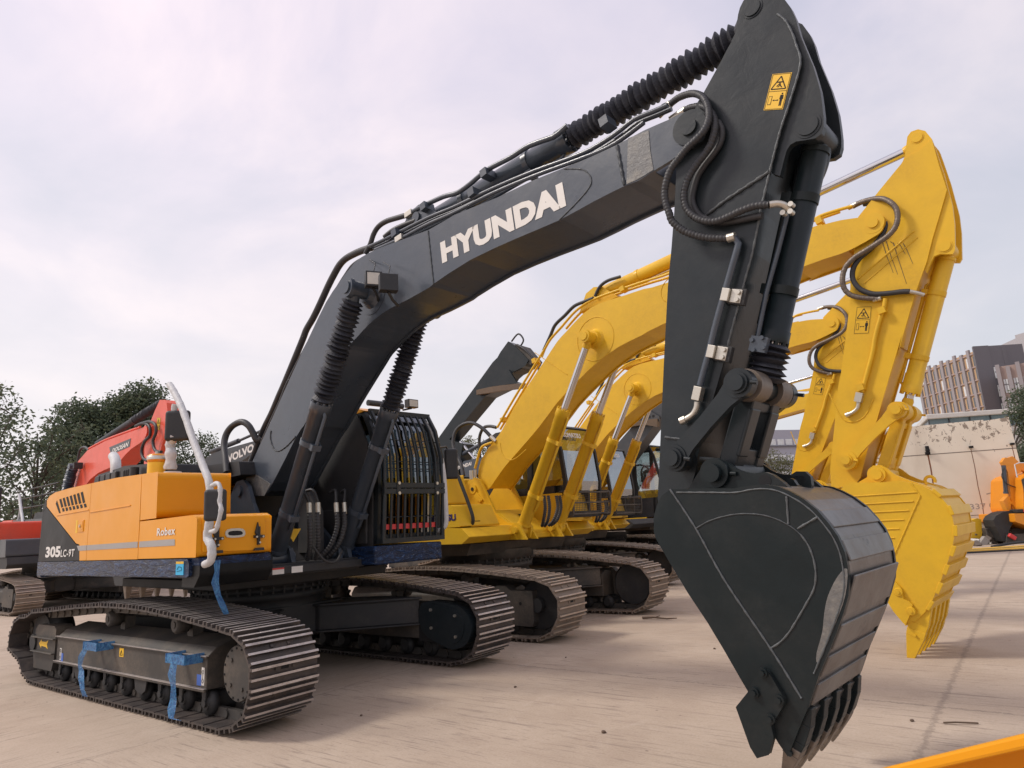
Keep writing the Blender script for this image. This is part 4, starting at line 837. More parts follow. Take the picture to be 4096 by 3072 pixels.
def beam_text(s, quad, y, parent, mat, bold=.03, depth=.002, **k):
    BL, BR, TR, TL = [Vector((p[0], y, p[1])) for p in quad]; return text_mesh(s, BL, BR-BL, TL-BL, Vector((0, -1, 0)), parent, mat, bold=bold, depth=depth, **k)
def boom_pins(parent, D, pre, mp, foot=(.15, 2.0)):
    mb = MB(); c = D[pre+'bomtop']
    for s in (-1, 1):
        mb.lathe((c[0], s*.27, c[1]), (c[0], s*.36, c[1]), [(0, .16), (.4, .12), (1, .105)], 28); mb.cyl((c[0], s*.3, c[1]), (c[0], s*.575, c[1]), .062, 26); mb.cyl((c[0], s*.515, c[1]), (c[0], s*.56, c[1]), .095, 26); mb.cyl((c[0], s*.27, c[1]), (c[0], s*.276, c[1]), .21, 40)
    mb.build_split('cylinder_pin', mp, parent, bevel=.005)
def cab(parent, C, body, roof, guard=None, y0=.48, y1=1.43, glass='glass'):
    """C: front profile points (x,z) bottom to top, then roof/rear handled here"""
    xb = C[0][0]-1.75; zb = C[0][1]; zt = C[-1][1]
    outline = [(xb+.02, zb)] + list(C) + [(C[-1][0]-.25, zt+.05), (xb+.25, zt+.04), (xb+.08, zt-.08), (xb, zb+.9)]
    mb = MB(); t = .045
    sill = zb+.52
    # floor, rear, lower side panels and pillars
    mb.prism([(xb+.02, zb), (C[0][0], zb), (C[0][0], zb+.10), (xb+.02, zb+.10)], y0, y1)
    fx = C[0][0]
    for y in (y0, y1-t):
        mb.prism([(xb, zb+.1), (fx-.22, zb+.1), (fx-.20, sill), (xb, sill)], y, y+t)
        for a, b in zip(C, C[1:]): mb.prism([(a[0]-.07, a[1]), (a[0], a[1]), (b[0], b[1]), (b[0]-.07, b[1])], y, y+t)
        mb.prism([(C[-1][0]-.1, zt-.06), (C[-1][0], zt), (C[-1][0]-.25, zt+.05), (xb+.25, zt+.04), (xb+.08, zt-.06)], y, y+t)
        mb.prism([(fx-.78, sill), (fx-.68, sill), (fx-.62, zt), (fx-.72, zt)], y, y+t)
        mb.prism([(xb, sill), (xb+.14, sill), (xb+.20, zt), (xb+.06, zt-.05)], y, y+t)
    mb.prism([(xb, zb+.1), (xb+.05, zb+.1), (xb+.05, sill+.15), (xb, sill+.15)], y0+t, y1-t)
    mb.prism([(C[-1][0]-.12, zt-.05), (C[-1][0], zt), (C[-1][0]-.05, zt+.03), (C[-1][0]-.2, zt+.02)], y0+t, y1-t)
    o = mb.build('cab', body, parent, bevel=.008)
    rf = MB(); rf.prism([(C[-1][0]+.01, zt+.01), (C[-1][0]-.22, zt+.085), (xb+.3, zt+.08), (xb+.04, zt-.02), (xb+.1, zt-.02), (C[-1][0]-.05, zt)], y0-.01, y1+.01); rf.build('roof', roof, o, bevel=.02, seg=3)
    g = MB()
    for a, b in zip(C[1 if guard == 'basket' else 0:], C[2 if guard == 'basket' else 1:]): g.add([(a[0]-.02, y0+t, a[1]), (a[0]-.02, y1-t, a[1]), (b[0]-.02, y1-t, b[1]), (b[0]-.02, y0+t, b[1])], [(0, 1, 2, 3)])
    for y in (y0+t/2, y1-t/2): g.add([(x, y, z) for x, z in [(fx-.68, sill), (C[1][0]-.08, sill)] + [(c[0]-.08, c[1]) for c in C[1:]] + [(fx-.64, zt)]], [list(range(len(C)+2))]); g.add([(xb+.14, y, sill), (fx-.78, y, sill), (fx-.72, y, zt), (xb+.2, y, zt)], [(0, 1, 2, 3)])
    g.add([(xb+.02, y0+t, sill+.15), (xb+.02, y1-t, sill+.15), (xb+.15, y1-t, zt), (xb+.15, y0+t, zt)], [(0, 1, 2, 3)])
    g.build('window_glass', M[glass], o)
    s = MB(); xs = fx-1.0; s.box(xs-.1, xs+.38, (y0+y1)/2-.26, (y0+y1)/2+.26, zb+.35, zb+.52); s.prism([(xs-.12, zb+.5), (xs+.02, zb+.5), (xs-.08, zb+1.2), (xs-.2, zb+1.2)], (y0+y1)/2-.24, (y0+y1)/2+.24); s.prism([(xs-.18, zb+1.2), (xs-.06, zb+1.2), (xs-.08, zb+1.38), (xs-.18, zb+1.38)], (y0+y1)/2-.14, (y0+y1)/2+.14); s.build('operator_seat', M['black_dull'], o, bevel=.03)
    c = MB(); c.box(fx-.42, fx-.12, y0+.07, y0+.25, zb+.1, zb+.62); c.tube([(fx-.35, y1-.3, zb+.1), (fx-.30, y1-.3, zb+.7)], .02, 6); c.tube([(fx-.32, y0+.45, zb+.1), (fx-.25, y0+.45, zb+.55)], .015, 6); c.build('control_console', M['plastic'], o, bevel=.01)
    if guard == 'bars':
        gb = MB(); G = [(x+.075, z) for x, z in C]; G[0] = (G[0][0], G[0][1]+.03); zm = C[1][1]
        for i in range(10):
            y = y0+.03 + (y1-y0-.06)*i/9; w = .026 if i in (0, 9) else .015; pp = [Vector((x, y, z)) for x, z in G]
            gb.tube(pp, w, 4)
        for k, (x, z) in enumerate(G):
            if k in (0, len(G)-1): gb.box(x-.02, x+.02, y0+.01, y1-.01, z-.025, z+.025)
        x, z = G[1]; gb.box(x-.02, x+.025, y0+.01, y1-.01, z+.006, z+.06); gb.box(x-.02, x+.025, y0+.01, y1-.01, z-.06, z-.006)
        for f in (.28, .62, 1.28, 1.62): k = 0 if f < 1 else 1; ff = f-int(f); a, b = G[k] if k == 0 else G[1], G[k+1]; 
        for z_ in (zb+.28, zm+.22, zm+.30, zm+.55):
            x_ = None
            for a, b in zip(G, G[1:]):
                if a[1] <= z_ <= b[1]: x_ = a[0]+(b[0]-a[0])*(z_-a[1])/(b[1]-a[1])
            if x_: gb.tube([(x_-.012, y0+.03, z_), (x_-.012, y1-.03, z_)], .006, 6)
        for yy in (y0+.20, y1-.15):
            gb.box(x+.02, x+.032, yy-.025, yy+.025, z-.08, z+.08)
            for dz in (-.055, .055): gb.cyl((x+.032, yy, z+dz), (x+.045, yy, z+dz), .018, 8, 1)
        gb.build('front_guard', [M['black_arm'], M['zinc']], o)
    if guard == 'basket':
        gb = MB(); a, b = C[0], C[1]; xg = max(a[0], b[0])+.13; z0 = a[1]+.0; z1 = b[1]+.0; ya, yb = y0-.02, y1+.02
        for y in (ya, yb): gb.tube(smooth_path([(a[0]-.05, y, z0+.05), (xg-.05, y, z0+.02), (xg, y, z0+.08), (xg+.02, y, z1-.08), (xg-.02, y, z1), (b[0]-.12, y, z1)], 3), .017, 8)
        for z in (z0+.05, (z0+z1)/2+.02, z1-.02): gb.tube([(xg, ya, z), (xg, yb, z)], .014, 6)
        for i in range(1, 24): y = ya+(yb-ya)*i/24; gb.tube([(xg-.005, y, z0+.05), (xg+.01, y, z1-.02)], .0035, 4)
        for i in range(1, 10): z = z0+.05+(z1-z0-.07)*i/10; gb.tube([(xg, ya, z), (xg, yb, z)], .0035, 4); gb.tube([(xg, ya, z), (a[0]-.05, ya, z)], .0035, 4)
        gb.build('wire_basket', M['dusty'], o)
    return o
# ---------------------------------------------------------------- the black and orange excavator in front
TH = -.0856; TK = -.0933
def excavator_h():
    D = DATA; root = empty('excavator', (0, 0, 0), TH, label='large crawler excavator with black boom and bucket and orange engine hood, nearest to the camera', cat='excavator', group='excavators parked in a row')
    for s in (-1, 1): crawler(root, s, 2.6, .6, 'h', TH, n=56)
    undercarriage(root, TH, 2.6)
    K = M['black']; O = M['orange']
    # upper frame
    mb = MB(); mb.box(-2.6, 1.35, -.75, .42, 1.10, 1.22); mb.box(-2.9, 1.70, -1.38, -.80, 1.16, 1.34); mb.box(-2.6, .9, .45, 1.40, 1.14, 1.30)
    mb.box(-1.8, .9, -.9, 1.1, .99, 1.09); mb.box(1.2, 1.42, -.80, .44, 1.12, 1.20); mb.box(.9, 1.5, .50, 1.38, 1.16, 1.32)  # first box added to close the bright gap below the frame
    mb.box(-.9, .2, -.78, .46, 1.22, 1.72); mb.prism([(.2, 1.22), (1.0, 1.22), (.7, 1.5), (.2, 1.62)], -.22, .22)
    fr = mb.build('upper_frame', M['black_dull'], root, bevel=.01)
    bk = MB()
    brk = [(-.55, 1.22), (-.25, 1.75), (-.06, 2.0), (.06, 2.13), (.22, 2.14), (.34, 2.06), (.46, 1.86), (.66, 1.62), (1.02, 1.38), (1.26, 1.36), (1.32, 1.22)]
    for y in (-.36, .31): bk.prism(brk, y, y+.045)
    for s, y in ((-1, -.45), (1, .38)):
        for dy in (-.15, .115): c = (1.13, 1.27); bk.prism([(.95, 1.18), (.98, 1.33)] + [(c[0]+.12*math.cos(a), c[1]+.12*math.sin(a)) for a in (2.4, 1.9, 1.4, .9, .4, 0)] + [(1.3, 1.12), (1.0, 1.12)], y+dy, y+dy+.035)
        bk.cyl((1.15, y-.20, 1.27), (1.15, y+.20, 1.27), .055, 20)
    bk.cyl((.15, -.38, 2.02), (.15, .38, 2.02), .06, 20); bk.build_split('boom_bracket', K, root, bevel=.008)
    # counterweight and hood
    cw = MB(); cwp = [(-3.14, 1.345), (-3.14, 1.9), (-3.10, 2.06), (-2.955, 2.04), (-1.56, 1.532), (-1.425, 1.515), (-1.385, 1.345)]; cw.prism(cwp, -1.5, 1.5); cw.prism([(-3.2, 1.15), (-3.2, 2.1), (-3.0, 2.2), (-2.7, 2.2), (-2.7, 1.15)], -1.3, 1.46); cw.prism([(-3.15, 1.98), (-3.13, 2.06), (-2.99, 2.155), (-2.955, 2.045)], -1.502, 1.4)
    c_ = cw.build('counterweight', M['cwblack'], root, bevel=.03, seg=3)
    L = D['h_txt305']; text_mesh('305', (-2.80, -1.503, 1.392), (.66, 0, 0), (0, 0, .135), (0, -1, 0), c_, M['white'], bold=.04)
    text_mesh('LC-9T', (-2.12, -1.503, 1.392), (.55, 0, 0), (0, 0, .088), (0, -1, 0), c_, M['white'], bold=.018, space=1.12)
    hd = MB(); hp = [(-2.95, 2.05), (-2.97, 2.13), (-2.86, 2.18), (-2.6, 2.21), (-2.0, 2.215), (-1.135, 2.205), (-1.135, 1.345), (-1.375, 1.345), (-1.415, 1.525), (-1.55, 1.542)]
    hd.prism(hp, -1.5, 1.46); h_ = hd.build('engine_hood', O, root, bevel=.06, seg=5)
    fw = MB(); fw.box(-1.12, -.95, -.74, 1.40, 1.31, 2.12); fw.build('firewall', M['black_dull'], root, bevel=.01)
    pn = MB(); pn.prism([(-1.125, 1.345), (-1.125, 2.205), (-.3, 2.195), (.435, 2.165), (.455, 1.345)], -1.5, -.76)
    p_ = pn.build('side_door', O, root, bevel=.05, seg=5)
    fb = MB(); fb.prism([(.465, 1.715), (.445, 2.165), (.86, 2.150), (.875, 1.715)], -1.5, -.795); f_ = fb.build('fuel_tank', O, root, bevel=.075, seg=6)
    tb = MB(); tb.prism([(.465, 1.348), (.465, 1.702), (1.70, 1.702), (1.785, 1.67), (1.785, 1.348)], -1.5, -.83); t_ = tb.build('tool_box', O, root, bevel=.05, seg=5)
    td = MB(); td.prismx([(-1.45, 1.385), (-1.46, 1.68), (-.90, 1.675), (-.88, 1.37)], 1.786, 1.802); d_ = td.build('tool_box_door', O, t_, bevel=.012, seg=3)
    hn = MB(); hn.prismx(smooth_poly([(-1.25, 1.50), (-1.25, 1.565), (-1.11, 1.565), (-1.10, 1.50)], 3), 1.80, 1.812); hn.prismx(smooth_poly([(-1.23, 1.515), (-1.23, 1.548), (-1.13, 1.548), (-1.12, 1.515)], 3), 1.812, 1.8135, 1); hn.build('door_handle', [M['zinc'], M['blk']], d_)
    for yy in (-.965, -1.335):
        lt = MB(); lt.box(1.80, 1.825, yy-.012, yy+.012, 1.42, 1.58); lt.box(1.80, 1.84, yy-.045, yy+.045, 1.48, 1.505); lt.prismx([(yy-.05, 1.37), (yy-.03, 1.395), (yy+.04, 1.395), (yy+.045, 1.37)], 1.80, 1.84); lt.prismx([(yy-.02, 1.50), (yy-.035, 1.53), (yy-.01, 1.62), (yy+.005, 1.53)], 1.80, 1.825)
        for q in ((-.03, 1.49), (.03, 1.49), (0, 1.44)): lt.cyl((1.84, yy+q[0], q[1]), (1.846, yy+q[0], q[1]), .009, 8, 1)
        lt.build('door_latch', [M['plastic'], M['zinc']], d_, bevel=.003)
    sp = MB(); sp.prism([(-1.50, 1.512), (-1.42, 1.456), (-1.137, 1.456), (-1.137, 1.512)], -1.5035, -1.498); sp.build('stripe', M['stripe'], h_)
    sp = MB(); sp.prism([(-1.123, 1.456), (-1.123, 1.512), (.44, 1.512), (.44, 1.456)], -1.5035, -1.498); sp.build('stripe', M['stripe'], p_)
    sp = MB(); sp.prism([(.485, 1.456), (.485, 1.512), (1.31, 1.512), (1.34, 1.505), (1.345, 1.456)], -1.5035, -1.498); sp.build('stripe', M['stripe'], t_)
    text_mesh('Robex', (.925, -1.5035, 1.55), (.42, 0, 0), (0, 0, .070), (0, -1, 0), t_, M['white'], bold=.02, space=1.1)
    vt = MB(); 
    for i in range(8):
        x = -2.50+i*.145; lo = 2.02
        vt.prism([(x-.03, 2.10+.004*i), (x+.05, 2.105+.004*i), (x+.17, 2.0), (x+.09, 1.995)] if i else [(-2.53, 2.06), (-2.49, 2.10), (-2.36, 2.0), (-2.28, 1.93), (-2.34, 1.93)], -1.5025, -1.4985)
        if 0 < i < 8: vt.prism([(x+.12, 1.985), (x+.20, 1.985), (x+.245, 1.945), (x+.165, 1.94)], -1.5025, -1.4985)
    vt.build_split('vent_slot', M['blk'], h_)
    rb = MB(); rb.box(-2.42, -1.16, -1.508, -1.499, 1.900, 1.912); rb.build('hood_crease', O, h_, bevel=.004)
    rb = MB(); rb.box(-1.10, .18, -1.508, -1.499, 1.868, 1.882); rb.build('hood_crease', O, p_, bevel=.004)
    la = MB(); la.prism([(-1.50, 1.67), (-1.50, 1.80), (-1.30, 1.80), (-1.30, 1.67)], -1.508, -1.498); la.prism([(-1.47, 1.69), (-1.47, 1.785), (-1.33, 1.785), (-1.33, 1.69)], -1.5105, -1.507); la.cyl((-1.40, -1.51, 1.735), (-1.40, -1.522, 1.735), .018, 10, 1); la.prism([(-1.60, 1.66), (-1.60, 1.81), (-1.54, 1.81), (-1.54, 1.66)], -1.5025, -1.498, 2); la.build('panel_latch', [O, M['zinc'], M['decal']], h_)
    tp = MB(); tp.prism([(-3.05, 2.20), (-3.0, 2.42), (-2.85, 2.47), (-1.9, 2.48), (-1.85, 2.20)], -.95, .85); tp.prism([(-1.84, 2.21), (-1.86, 2.46), (-1.78, 2.48), (-.75, 2.41), (-.70, 2.2)], -.98, .9); tp.prism([(-.69, 2.18), (-.69, 2.38), (.3, 2.34), (.35, 2.18)], -.45, .4)
    for i in range(4): tp.prismz([(-2.86+i*.22, -.99), (-2.68+i*.22, -.99), (-2.68+i*.22, -.93), (-2.86+i*.22, -.93)], 2.28, 2.44)
    for i in range(5): tp.box(-1.72+i*.07, -1.69+i*.07, -1.0, -.95, 2.28, 2.42)
    tp.cyl((-1.15, -1.05, 2.2), (-1.15, -1.05, 2.40), .05, 14); tp.build('hood_cover', M['plastic'], root, bevel=.04, seg=3)
    mu = MB(); mu.tube(smooth_path([(-2.30, -.90, 2.40), (-2.32, -.90, 2.52), (-2.42, -.88, 2.62), (-2.58, -.86, 2.70)], 5), .065, 16); mu.build('exhaust_pipe', M['foam'], root)
    bc = MB(); bc.lathe((.02, -1.22, 2.15), (.02, -1.22, 2.42), [(0, .085), (.7, .085), (.72, .092), (.95, .092), (1, .07)], 24)
    bc.lathe((.02, -1.22, 2.36), (.02, -1.22, 2.42), [(0, .096), (.6, .096), (1, .06)], 24, 1); bc.cyl((.02, -1.22, 2.42), (.02, -1.22, 2.45), .018, 10, 1); b_ = bc.build('filler_neck', [M['orange2'], M['zinc']], root)
    sb = MB(); sb.lathe((.02, -1.22, 2.20), (.02, -1.22, 2.33), [(0, .0865), (1, .0865)], 24, caps=False); sb.build('decal', M['decal'], b_)
    mm = MB(); mm.lathe((.28, -1.15, 2.15), (.28, -1.15, 2.21), [(0, .10), (1, .085)], 18); mm.tube(smooth_path(D['h_mirarm2'][::-1], 4), .038, 10, 0, rf=lambda i, m: (.062-.035*i/m)*(1+.15*math.sin(i*1.7))); mm.build('mirror_arm', M['foam'], root)
    c = Vector((.28, -1.12, 2.70)); m2 = MB(); ax = Vector((.62, .785, 0)); nn = Vector((.785, -.62, 0)); m2.obox(c, ax, nn, Vector((0, 0, 1)), .125, .035, .165); m2.build('rear_mirror', M['plastic'], root, bevel=.035, seg=4)
    # wrapped skirt
    sk = MB(); sk.prism([(-3.15, 1.17), (-3.15, 1.338), (1.62, 1.338), (1.66, 1.30), (1.66, 1.20), (1.62, 1.185)], -1.502, -1.36); sk.box(-3.17, -2.98, -1.50, 1.4, 1.14, 1.34)
    s_ = sk.build('side_skirt', M['film'], root, bevel=.03, seg=4)
    st = MB(); st.box(1.40, 1.56, -1.506, -1.500, 1.205, 1.318); st.box(1.40, 1.56, -1.5075, -1.5055, 1.298, 1.318, 1); st.tube([(1.43, -1.508, 1.25), (1.46, -1.508, 1.275), (1.52, -1.508, 1.27), (1.53, -1.508, 1.245), (1.43, -1.508, 1.235)], .002, 4, 2); st.build('sticker', [M['cyan'], M['yellow'], M['blk']], s_)
    fsk = MB(); fsk.prism([(1.45, 1.10), (1.45, 1.34), (1.775, 1.34), (1.80, 1.30), (1.80, 1.20), (1.70, 1.10)], -1.47, -.82); fs_ = fsk.build('front_skirt', M['cwblack'], root, bevel=.03, seg=3)
    tp_ = MB(); tp_.prism([(1.44, 1.285), (1.44, 1.343), (1.779, 1.343), (1.805, 1.30), (1.803, 1.28)], -1.474, -.84)
    tp_.build('blue_film', M['film'], fs_)
    sd = MB(); pts = [(1.31, -1.33), (1.22, -1.33), (1.13, -1.34), (1.02, -1.31), (.93, -1.27), (.86, -1.235)]; vs = []
    for k, (z, y) in enumerate(pts): w = .026-.008*(k % 2); vs += [(1.80+.01*math.sin(k*2), y-w, z), (1.82, y+w, z+.004)]
    sd.add(vs, [(2*k, 2*k+1, 2*k+3, 2*k+2) for k in range(len(pts)-1)]); sd.build('plastic_strip', M['film2'], fs_)
    for y0_, y1_, x in ((-.62, -.5, 1.42), (-.42, -.30, 1.42)):
        ss = MB(); ss.box(x+.001, x+.004, y0_, y1_, 1.125, 1.185); ss.box(x+.004, x+.0055, y0_, y1_, 1.17, 1.185, 1 if y0_ < -.5 else 0); ss.build('warning_sticker', [M['white'], M['redtape']], fr)
    # front rail with foam, and mirror
    rl = MB(); P = smooth_path(D['h_mir'], 6); rl.tube(P, .03, 12, 0, rf=lambda i, m: .030*(1+.05*math.sin(i*2.3))*(1.12 if .12 < i/m < .38 else 1)); r_ = rl.build('handrail', M['foam'], root)
    ma = MB(); ma.tube(smooth_path([(x, y, z) for x, y, z in D['h_mirarm']], 5), .014, 8, 0, rf=lambda i, m: .015*(1+.3*math.sin(i*.55)**8)); ma.build('mirror_arm', M['foam'], root)
    c = Vector((2.40, -1.62, 1.745)); m1 = MB(); m1.obox(c, ax, nn, Vector((-.03, 0, 1)).normalized(), .082, .028, .122); m1.build('side_mirror', M['plastic'], root, bevel=.026, seg=4)
    # cab
    C = [(1.56, 1.34), (1.60, 1.93), (1.585, 2.30), (1.49, 2.62), (1.36, 2.82)]
    cb = cab(root, C, M['black_arm'], M['orange'], 'bars', .50, 1.40, 'glassh')
    vz = MB(); vz.cyl((1.36, .55, 2.93), (1.36, 1.05, 2.93), .035, 14); vz.build('roof_visor', M['grey'], cb)
    lm = MB(); c = Vector((1.32, 1.22, 2.985)); lm.obox(c, Vector((0, 1, 0)), Vector((1, 0, 0)), Vector((0, 0, 1)), .075, .04, .05); lm.box(1.361, 1.364, 1.155, 1.285, 2.945, 3.025, 1); lm.tube([(1.32, 1.22, 2.93), (1.30, 1.1, 2.90)], .012, 6); lm.build('work_lamp', [M['plastic'], M['lens']], cb, bevel=.008)
    pnl = MB(); pnl.prism([(-.1, 1.30), (1.50, 1.30), (1.52, 1.85), (1.44, 2.45), (1.25, 2.80), (.75, 2.86), (.1, 2.80)], .475, .497); pnl.box(.55, 1.45, .44, .47, 1.35, 1.75); pnl.build('cab_side_panel', M['black_dull'], cb, bevel=.01)
    rr = MB(); rr.tube(smooth_path([(1.40, 1.36, 2.74), (1.52, 1.38, 2.6), (1.66, 1.39, 2.2), (1.68, 1.40, 1.7), (1.66, 1.40, 1.50), (1.55, 1.36, 1.44)], 4), .028, 10); rr.build('cab_handrail', M['foam'], root)
    m3 = MB(); m3.obox(Vector((1.45, 1.72, 2.25)), Vector((.5, .866, 0)), Vector((.866, -.5, 0)), Vector((0, 0, 1)), .085, .03, .19); o3 = m3.build('cab_mirror', M['plastic'], root, bevel=.03, seg=4)
    m4 = MB(); m4.tube([(1.60, 1.40, 2.42), (1.52, 1.58, 2.45), (1.45, 1.66, 2.44)], .011, 6); m4.build('mirror_arm', M['plastic'], root)
    ck = MB(); ck.box(.60, 1.66, .40, 1.34, 1.13, 1.325); ck_ = ck.build('cab_skirt', M['film'], root, bevel=.02, seg=3)
    rt = MB(); rt.box(1.625, 1.635, .56, 1.28, 1.49, 1.545); rt.build('red_tape', M['redtape'], cb)
    # boom
    out = D['h_boom']
    b_ = fork_box('boom', smooth_poly(out, 2), .235, .27, .03, K, root, cut=lambda p: p[0] > 5.72 and not (p[0] > 9), bevel=.004)
    w = MB(); weld(w, D['h_weld1'], -.272, .007); weld(w, D['h_weld2'], -.2715, .005); weld(w, D['h_weld3'], -.272, .008); weld(w, D['h_seam'], -.272, .012, 1); w.build_split('weld_seam', [M['weldk'], M['weldk']], b_)
    lp = MB(); lp.prism([tuple(p) for p in D['h_plate']], -.2735, -.269); lp.build('scraped_patch', M['scratch'], b_)
    fp = MB(); fp.prism(inset([tuple(p) for p in D['h_foot']], .012), -.2735, -.269); fp.build('worn_foot_plate', M['scratch'], b_)
    beam_text('HYUNDAI', D['h_text'], -.2725, b_, M['white'], bold=.06, depth=.001, space=1.04)
    boom_pins(b_, D, 'h_', K)
    lg = MB(); lg.prism([(2.85, 4.18), (3.05, 4.42), (3.20, 4.45), (3.34, 4.36), (3.6, 4.16)], -.16, -.11); lg.prism([(2.85, 4.18), (3.05, 4.42), (3.20, 4.45), (3.34, 4.36), (3.6, 4.16)], .11, .16); lg.cyl((3.17, -.18, 4.33), (3.17, .18, 4.33), .05, 20); lg.build_split('cylinder_lug', K, b_, bevel=.005)
    pipe(b_, [D['h_pipe1'], [(x, y+.05, z-.005) for x, y, z in D['h_pipe1']], D['h_pipe2']], .017, K, clamps=[(2.95, -.21, 4.225), (4.0, -.21, 4.22), (5.35, -.2, 4.23)])
    pipe(b_, [D['h_pipe3']], .022, K, clamps=[(3.32, -.16, 4.37), (4.1, -.15, 4.38)])
    hose(b_, D['h_hose3'], .026, M['rubber'], spiral=False); hose(b_, D['h_hose3b'], .026, M['rubber'], spiral=False)
    hose(b_, D['h_hoseb'], .036, M['rubber'], spiral=False); hose(b_, D['h_hoseb2'], .018, M['rubber'], spiral=False); hose(root, D['h_loop'], .038, M['rubber'], spiral=False)
    ft = MB()
    for (x, y, z) in (D['h_hoseb'][0], D['h_pipe2'][1], D['h_hose3'][-1]): ft.obox((x, y, z), Vector((1, 0, .1)).normalized(), Vector((0, 1, 0)), Vector((-.1, 0, 1)).normalized(), .05, .03, .028)
    ft.build_split('hose_fitting', M['zinc'], b_, bevel=.004)
    for (c, wd, cage) in (((2.86, -.44, 3.735), .075, 1), ((3.16, -.50, 3.60), .08, 0)):
        lm = MB(); ax_ = Vector((.45, .893, 0)); n_ = Vector((.893, -.45, 0)); lm.obox(c, ax_, n_, Vector((0, 0, 1)), wd, .045, wd*.95); cc = Vector(c)
        if cage: lm.obox(cc + n_*.046, ax_, n_, Vector((0, 0, 1)), wd*.82, .002, wd*.75, 1)
        lm.tube([cc+Vector((0, 0, -.08)), cc+Vector((-.05, .08, -.12)), (cc.x-.15, -.28, cc.z-.12)], .014, 6); lm.tube([cc+Vector((0, 0, .07)), cc+Vector((-.1, .1, .22)), cc+Vector((-.28, .16, .33))], .006, 6)
        lm.build('work_lamp', [M['plastic'], M['lens']], b_, bevel=.014, seg=3)
    # boom cylinders with bellows
    A = (1.15, 1.27); B = D['h_bomtop']; LL = math.dist(A, B)
    for y in (-.45, .36): cylinder_part(root, 'boom_cylinder', A, B, LL*.595, y, .090, .05, K, boot=(24, .112))
    hs = MB()
    for (x0, y0_) in ((1.45, -.26), (1.45, -.16), (1.38, .10), (1.38, .20)):
        p = [(x0-.15, y0_*1.4, 1.92), (x0-.02, y0_*1.2, 1.93), (x0+.02, y0_, 1.80)]; hs.tube(smooth_path(p, 4), .017, 8); hs.cyl((x0+.02, y0_, 1.80), (x0+.03, y0_, 1.68), .026, 10, 1)
    hs.build_split('hose_fitting', [M['plastic'], M['zinc']], root)
    for (x0, y0_) in ((1.48, -.26), (1.48, -.17), (1.41, .10), (1.41, .19)): hose(root, [(x0, y0_, 1.70), (x0+.01, y0_, 1.55), (x0-.04, y0_+(.03 if y0_ < 0 else -.05), 1.36), (x0-.14, y0_+(.06 if y0_ < 0 else -.12), 1.24)], .028, M['rubber'], pitch=.03)
    dk = MB(); dk.tube(smooth_path([(1.46, -.2, 1.36), (1.50, -.1, 1.22), (1.48, .05, 1.20), (1.44, .14, 1.30)], 5), .014, 8); dk.prism([(.9, 1.3), (1.3, 1.3), (1.28, 1.72), (1.1, 1.95), (.9, 1.95)], -.05, .02); dk.build('valve_block', M['black_dull'], root, bevel=.01)
    wn = MB(); wn.add([(1.30, -.42, 1.55), (1.30, -.25, 1.55), (1.30, -.335, 1.42)], [(0, 1, 2)]); wn.build('warning_sticker', M['decal'], root)
    # arm cylinder on top of the boom
    B = D['h_acpin']; A = (3.17, 4.33); LL = math.dist(A, B); H = math.dist(A, D['h_achead'])
    cylinder_part(root, 'arm_cylinder', A, (B[0]-.0, B[1]), H, 0, .094, .055, K, boot=(28, .108), eyew=.11)
    # arm
    arm = arm_set(root, 'h_', D, M['black_arm'], dict(ya=.205))
    aw = MB(); weld(aw, D['h_armweld'], -.207, .012); weld(aw, D['h_armweld2'], -.207, .009); E_ = D['h_arm']; weld(aw, [E_[k] for k in range(4, 19)], -.2065, .007, 1); aw.build_split('weld_seam', [M['weldk'], M['weld']], arm)
    q = D['h_decal']; P0 = Vector((q[0][0], -.2065, q[0][1])); dc = decal(arm, P0, Vector((q[1][0]-q[0][0], 0, q[1][1]-q[0][1])), Vector((q[3][0]-q[0][0], 0, q[3][1]-q[0][1])), (0, -1, 0))
    for k_ in ('h_ahose1', 'h_ahose2'): hose(arm, D[k_], .0235, M['rubber'])
    hose(arm, D['h_ahose3'], .021, M['rubber'], spiral=False)
    pipe(arm, [D['h_apipe']], .021, M['black'], clamps=[])
    fz = MB(); 
    for c, r_ in ((D['h_clampA'], .036), (D['h_clampB'], .036)):
        d = Vector((.36, 0, .93)).normalized(); n_ = Vector((.93, 0, -.36)).normalized(); cc = V3(c, -.235); fz.obox(cc-n_*.02, d, n_, Vector((0, 1, 0)), .038, .024, .032); fz.obox(cc+n_*.04, d, n_, Vector((0, 1, 0)), .040, .034, .010)
        for dz in (-.022, .022): fz.cyl(cc+n_*.055+d*dz+Vector((0, -.012, 0)), cc+n_*.055+d*dz+Vector((0, -.028, 0)), .014, 6)
        fz.obox(cc+n_*.045+Vector((0, .018, 0)), d, n_, Vector((0, 1, 0)), .048, .05, .02, 1)
    fz.obox(V3(D['h_blockA'], -.25), Vector((.36, 0, .93)).normalized(), Vector((.93, 0, -.36)).normalized(), Vector((0, 1, 0)), .042, .026, .026); fz.tube(smooth_path(D['h_ael'], 4), .019, 10); e = Vector(D['h_ael'][-1]); fz.cyl(e, e+Vector((-.035, 0, -.008)), .026, 8)
    fz.tube(smooth_path(D['h_afit2'], 4), .021, 10); e = Vector(D['h_afit2'][-1])
    for a_ in range(4): fz.cyl(e+Vector((.03*math.cos(a_*1.57+.6), -.03, .03*math.sin(a_*1.57+.6))), e+Vector((.03*math.cos(a_*1.57+.6), .01, .03*math.sin(a_*1.57+.6))), .016, 8)
    x, y, z = D['h_ahose1'][-1]; fz.cyl((x, y, z), (x+.045, y, z-.003), .028, 8)
    x, y, z = D['h_ahose1'][1]; fz.cyl((x-.1, y, z-.04), (x, y, z), .027, 8); x, y, z = D['h_ahose2'][0]; fz.cyl((x-.10, y, z-.02), (x+.02, y, z), .03, 10)
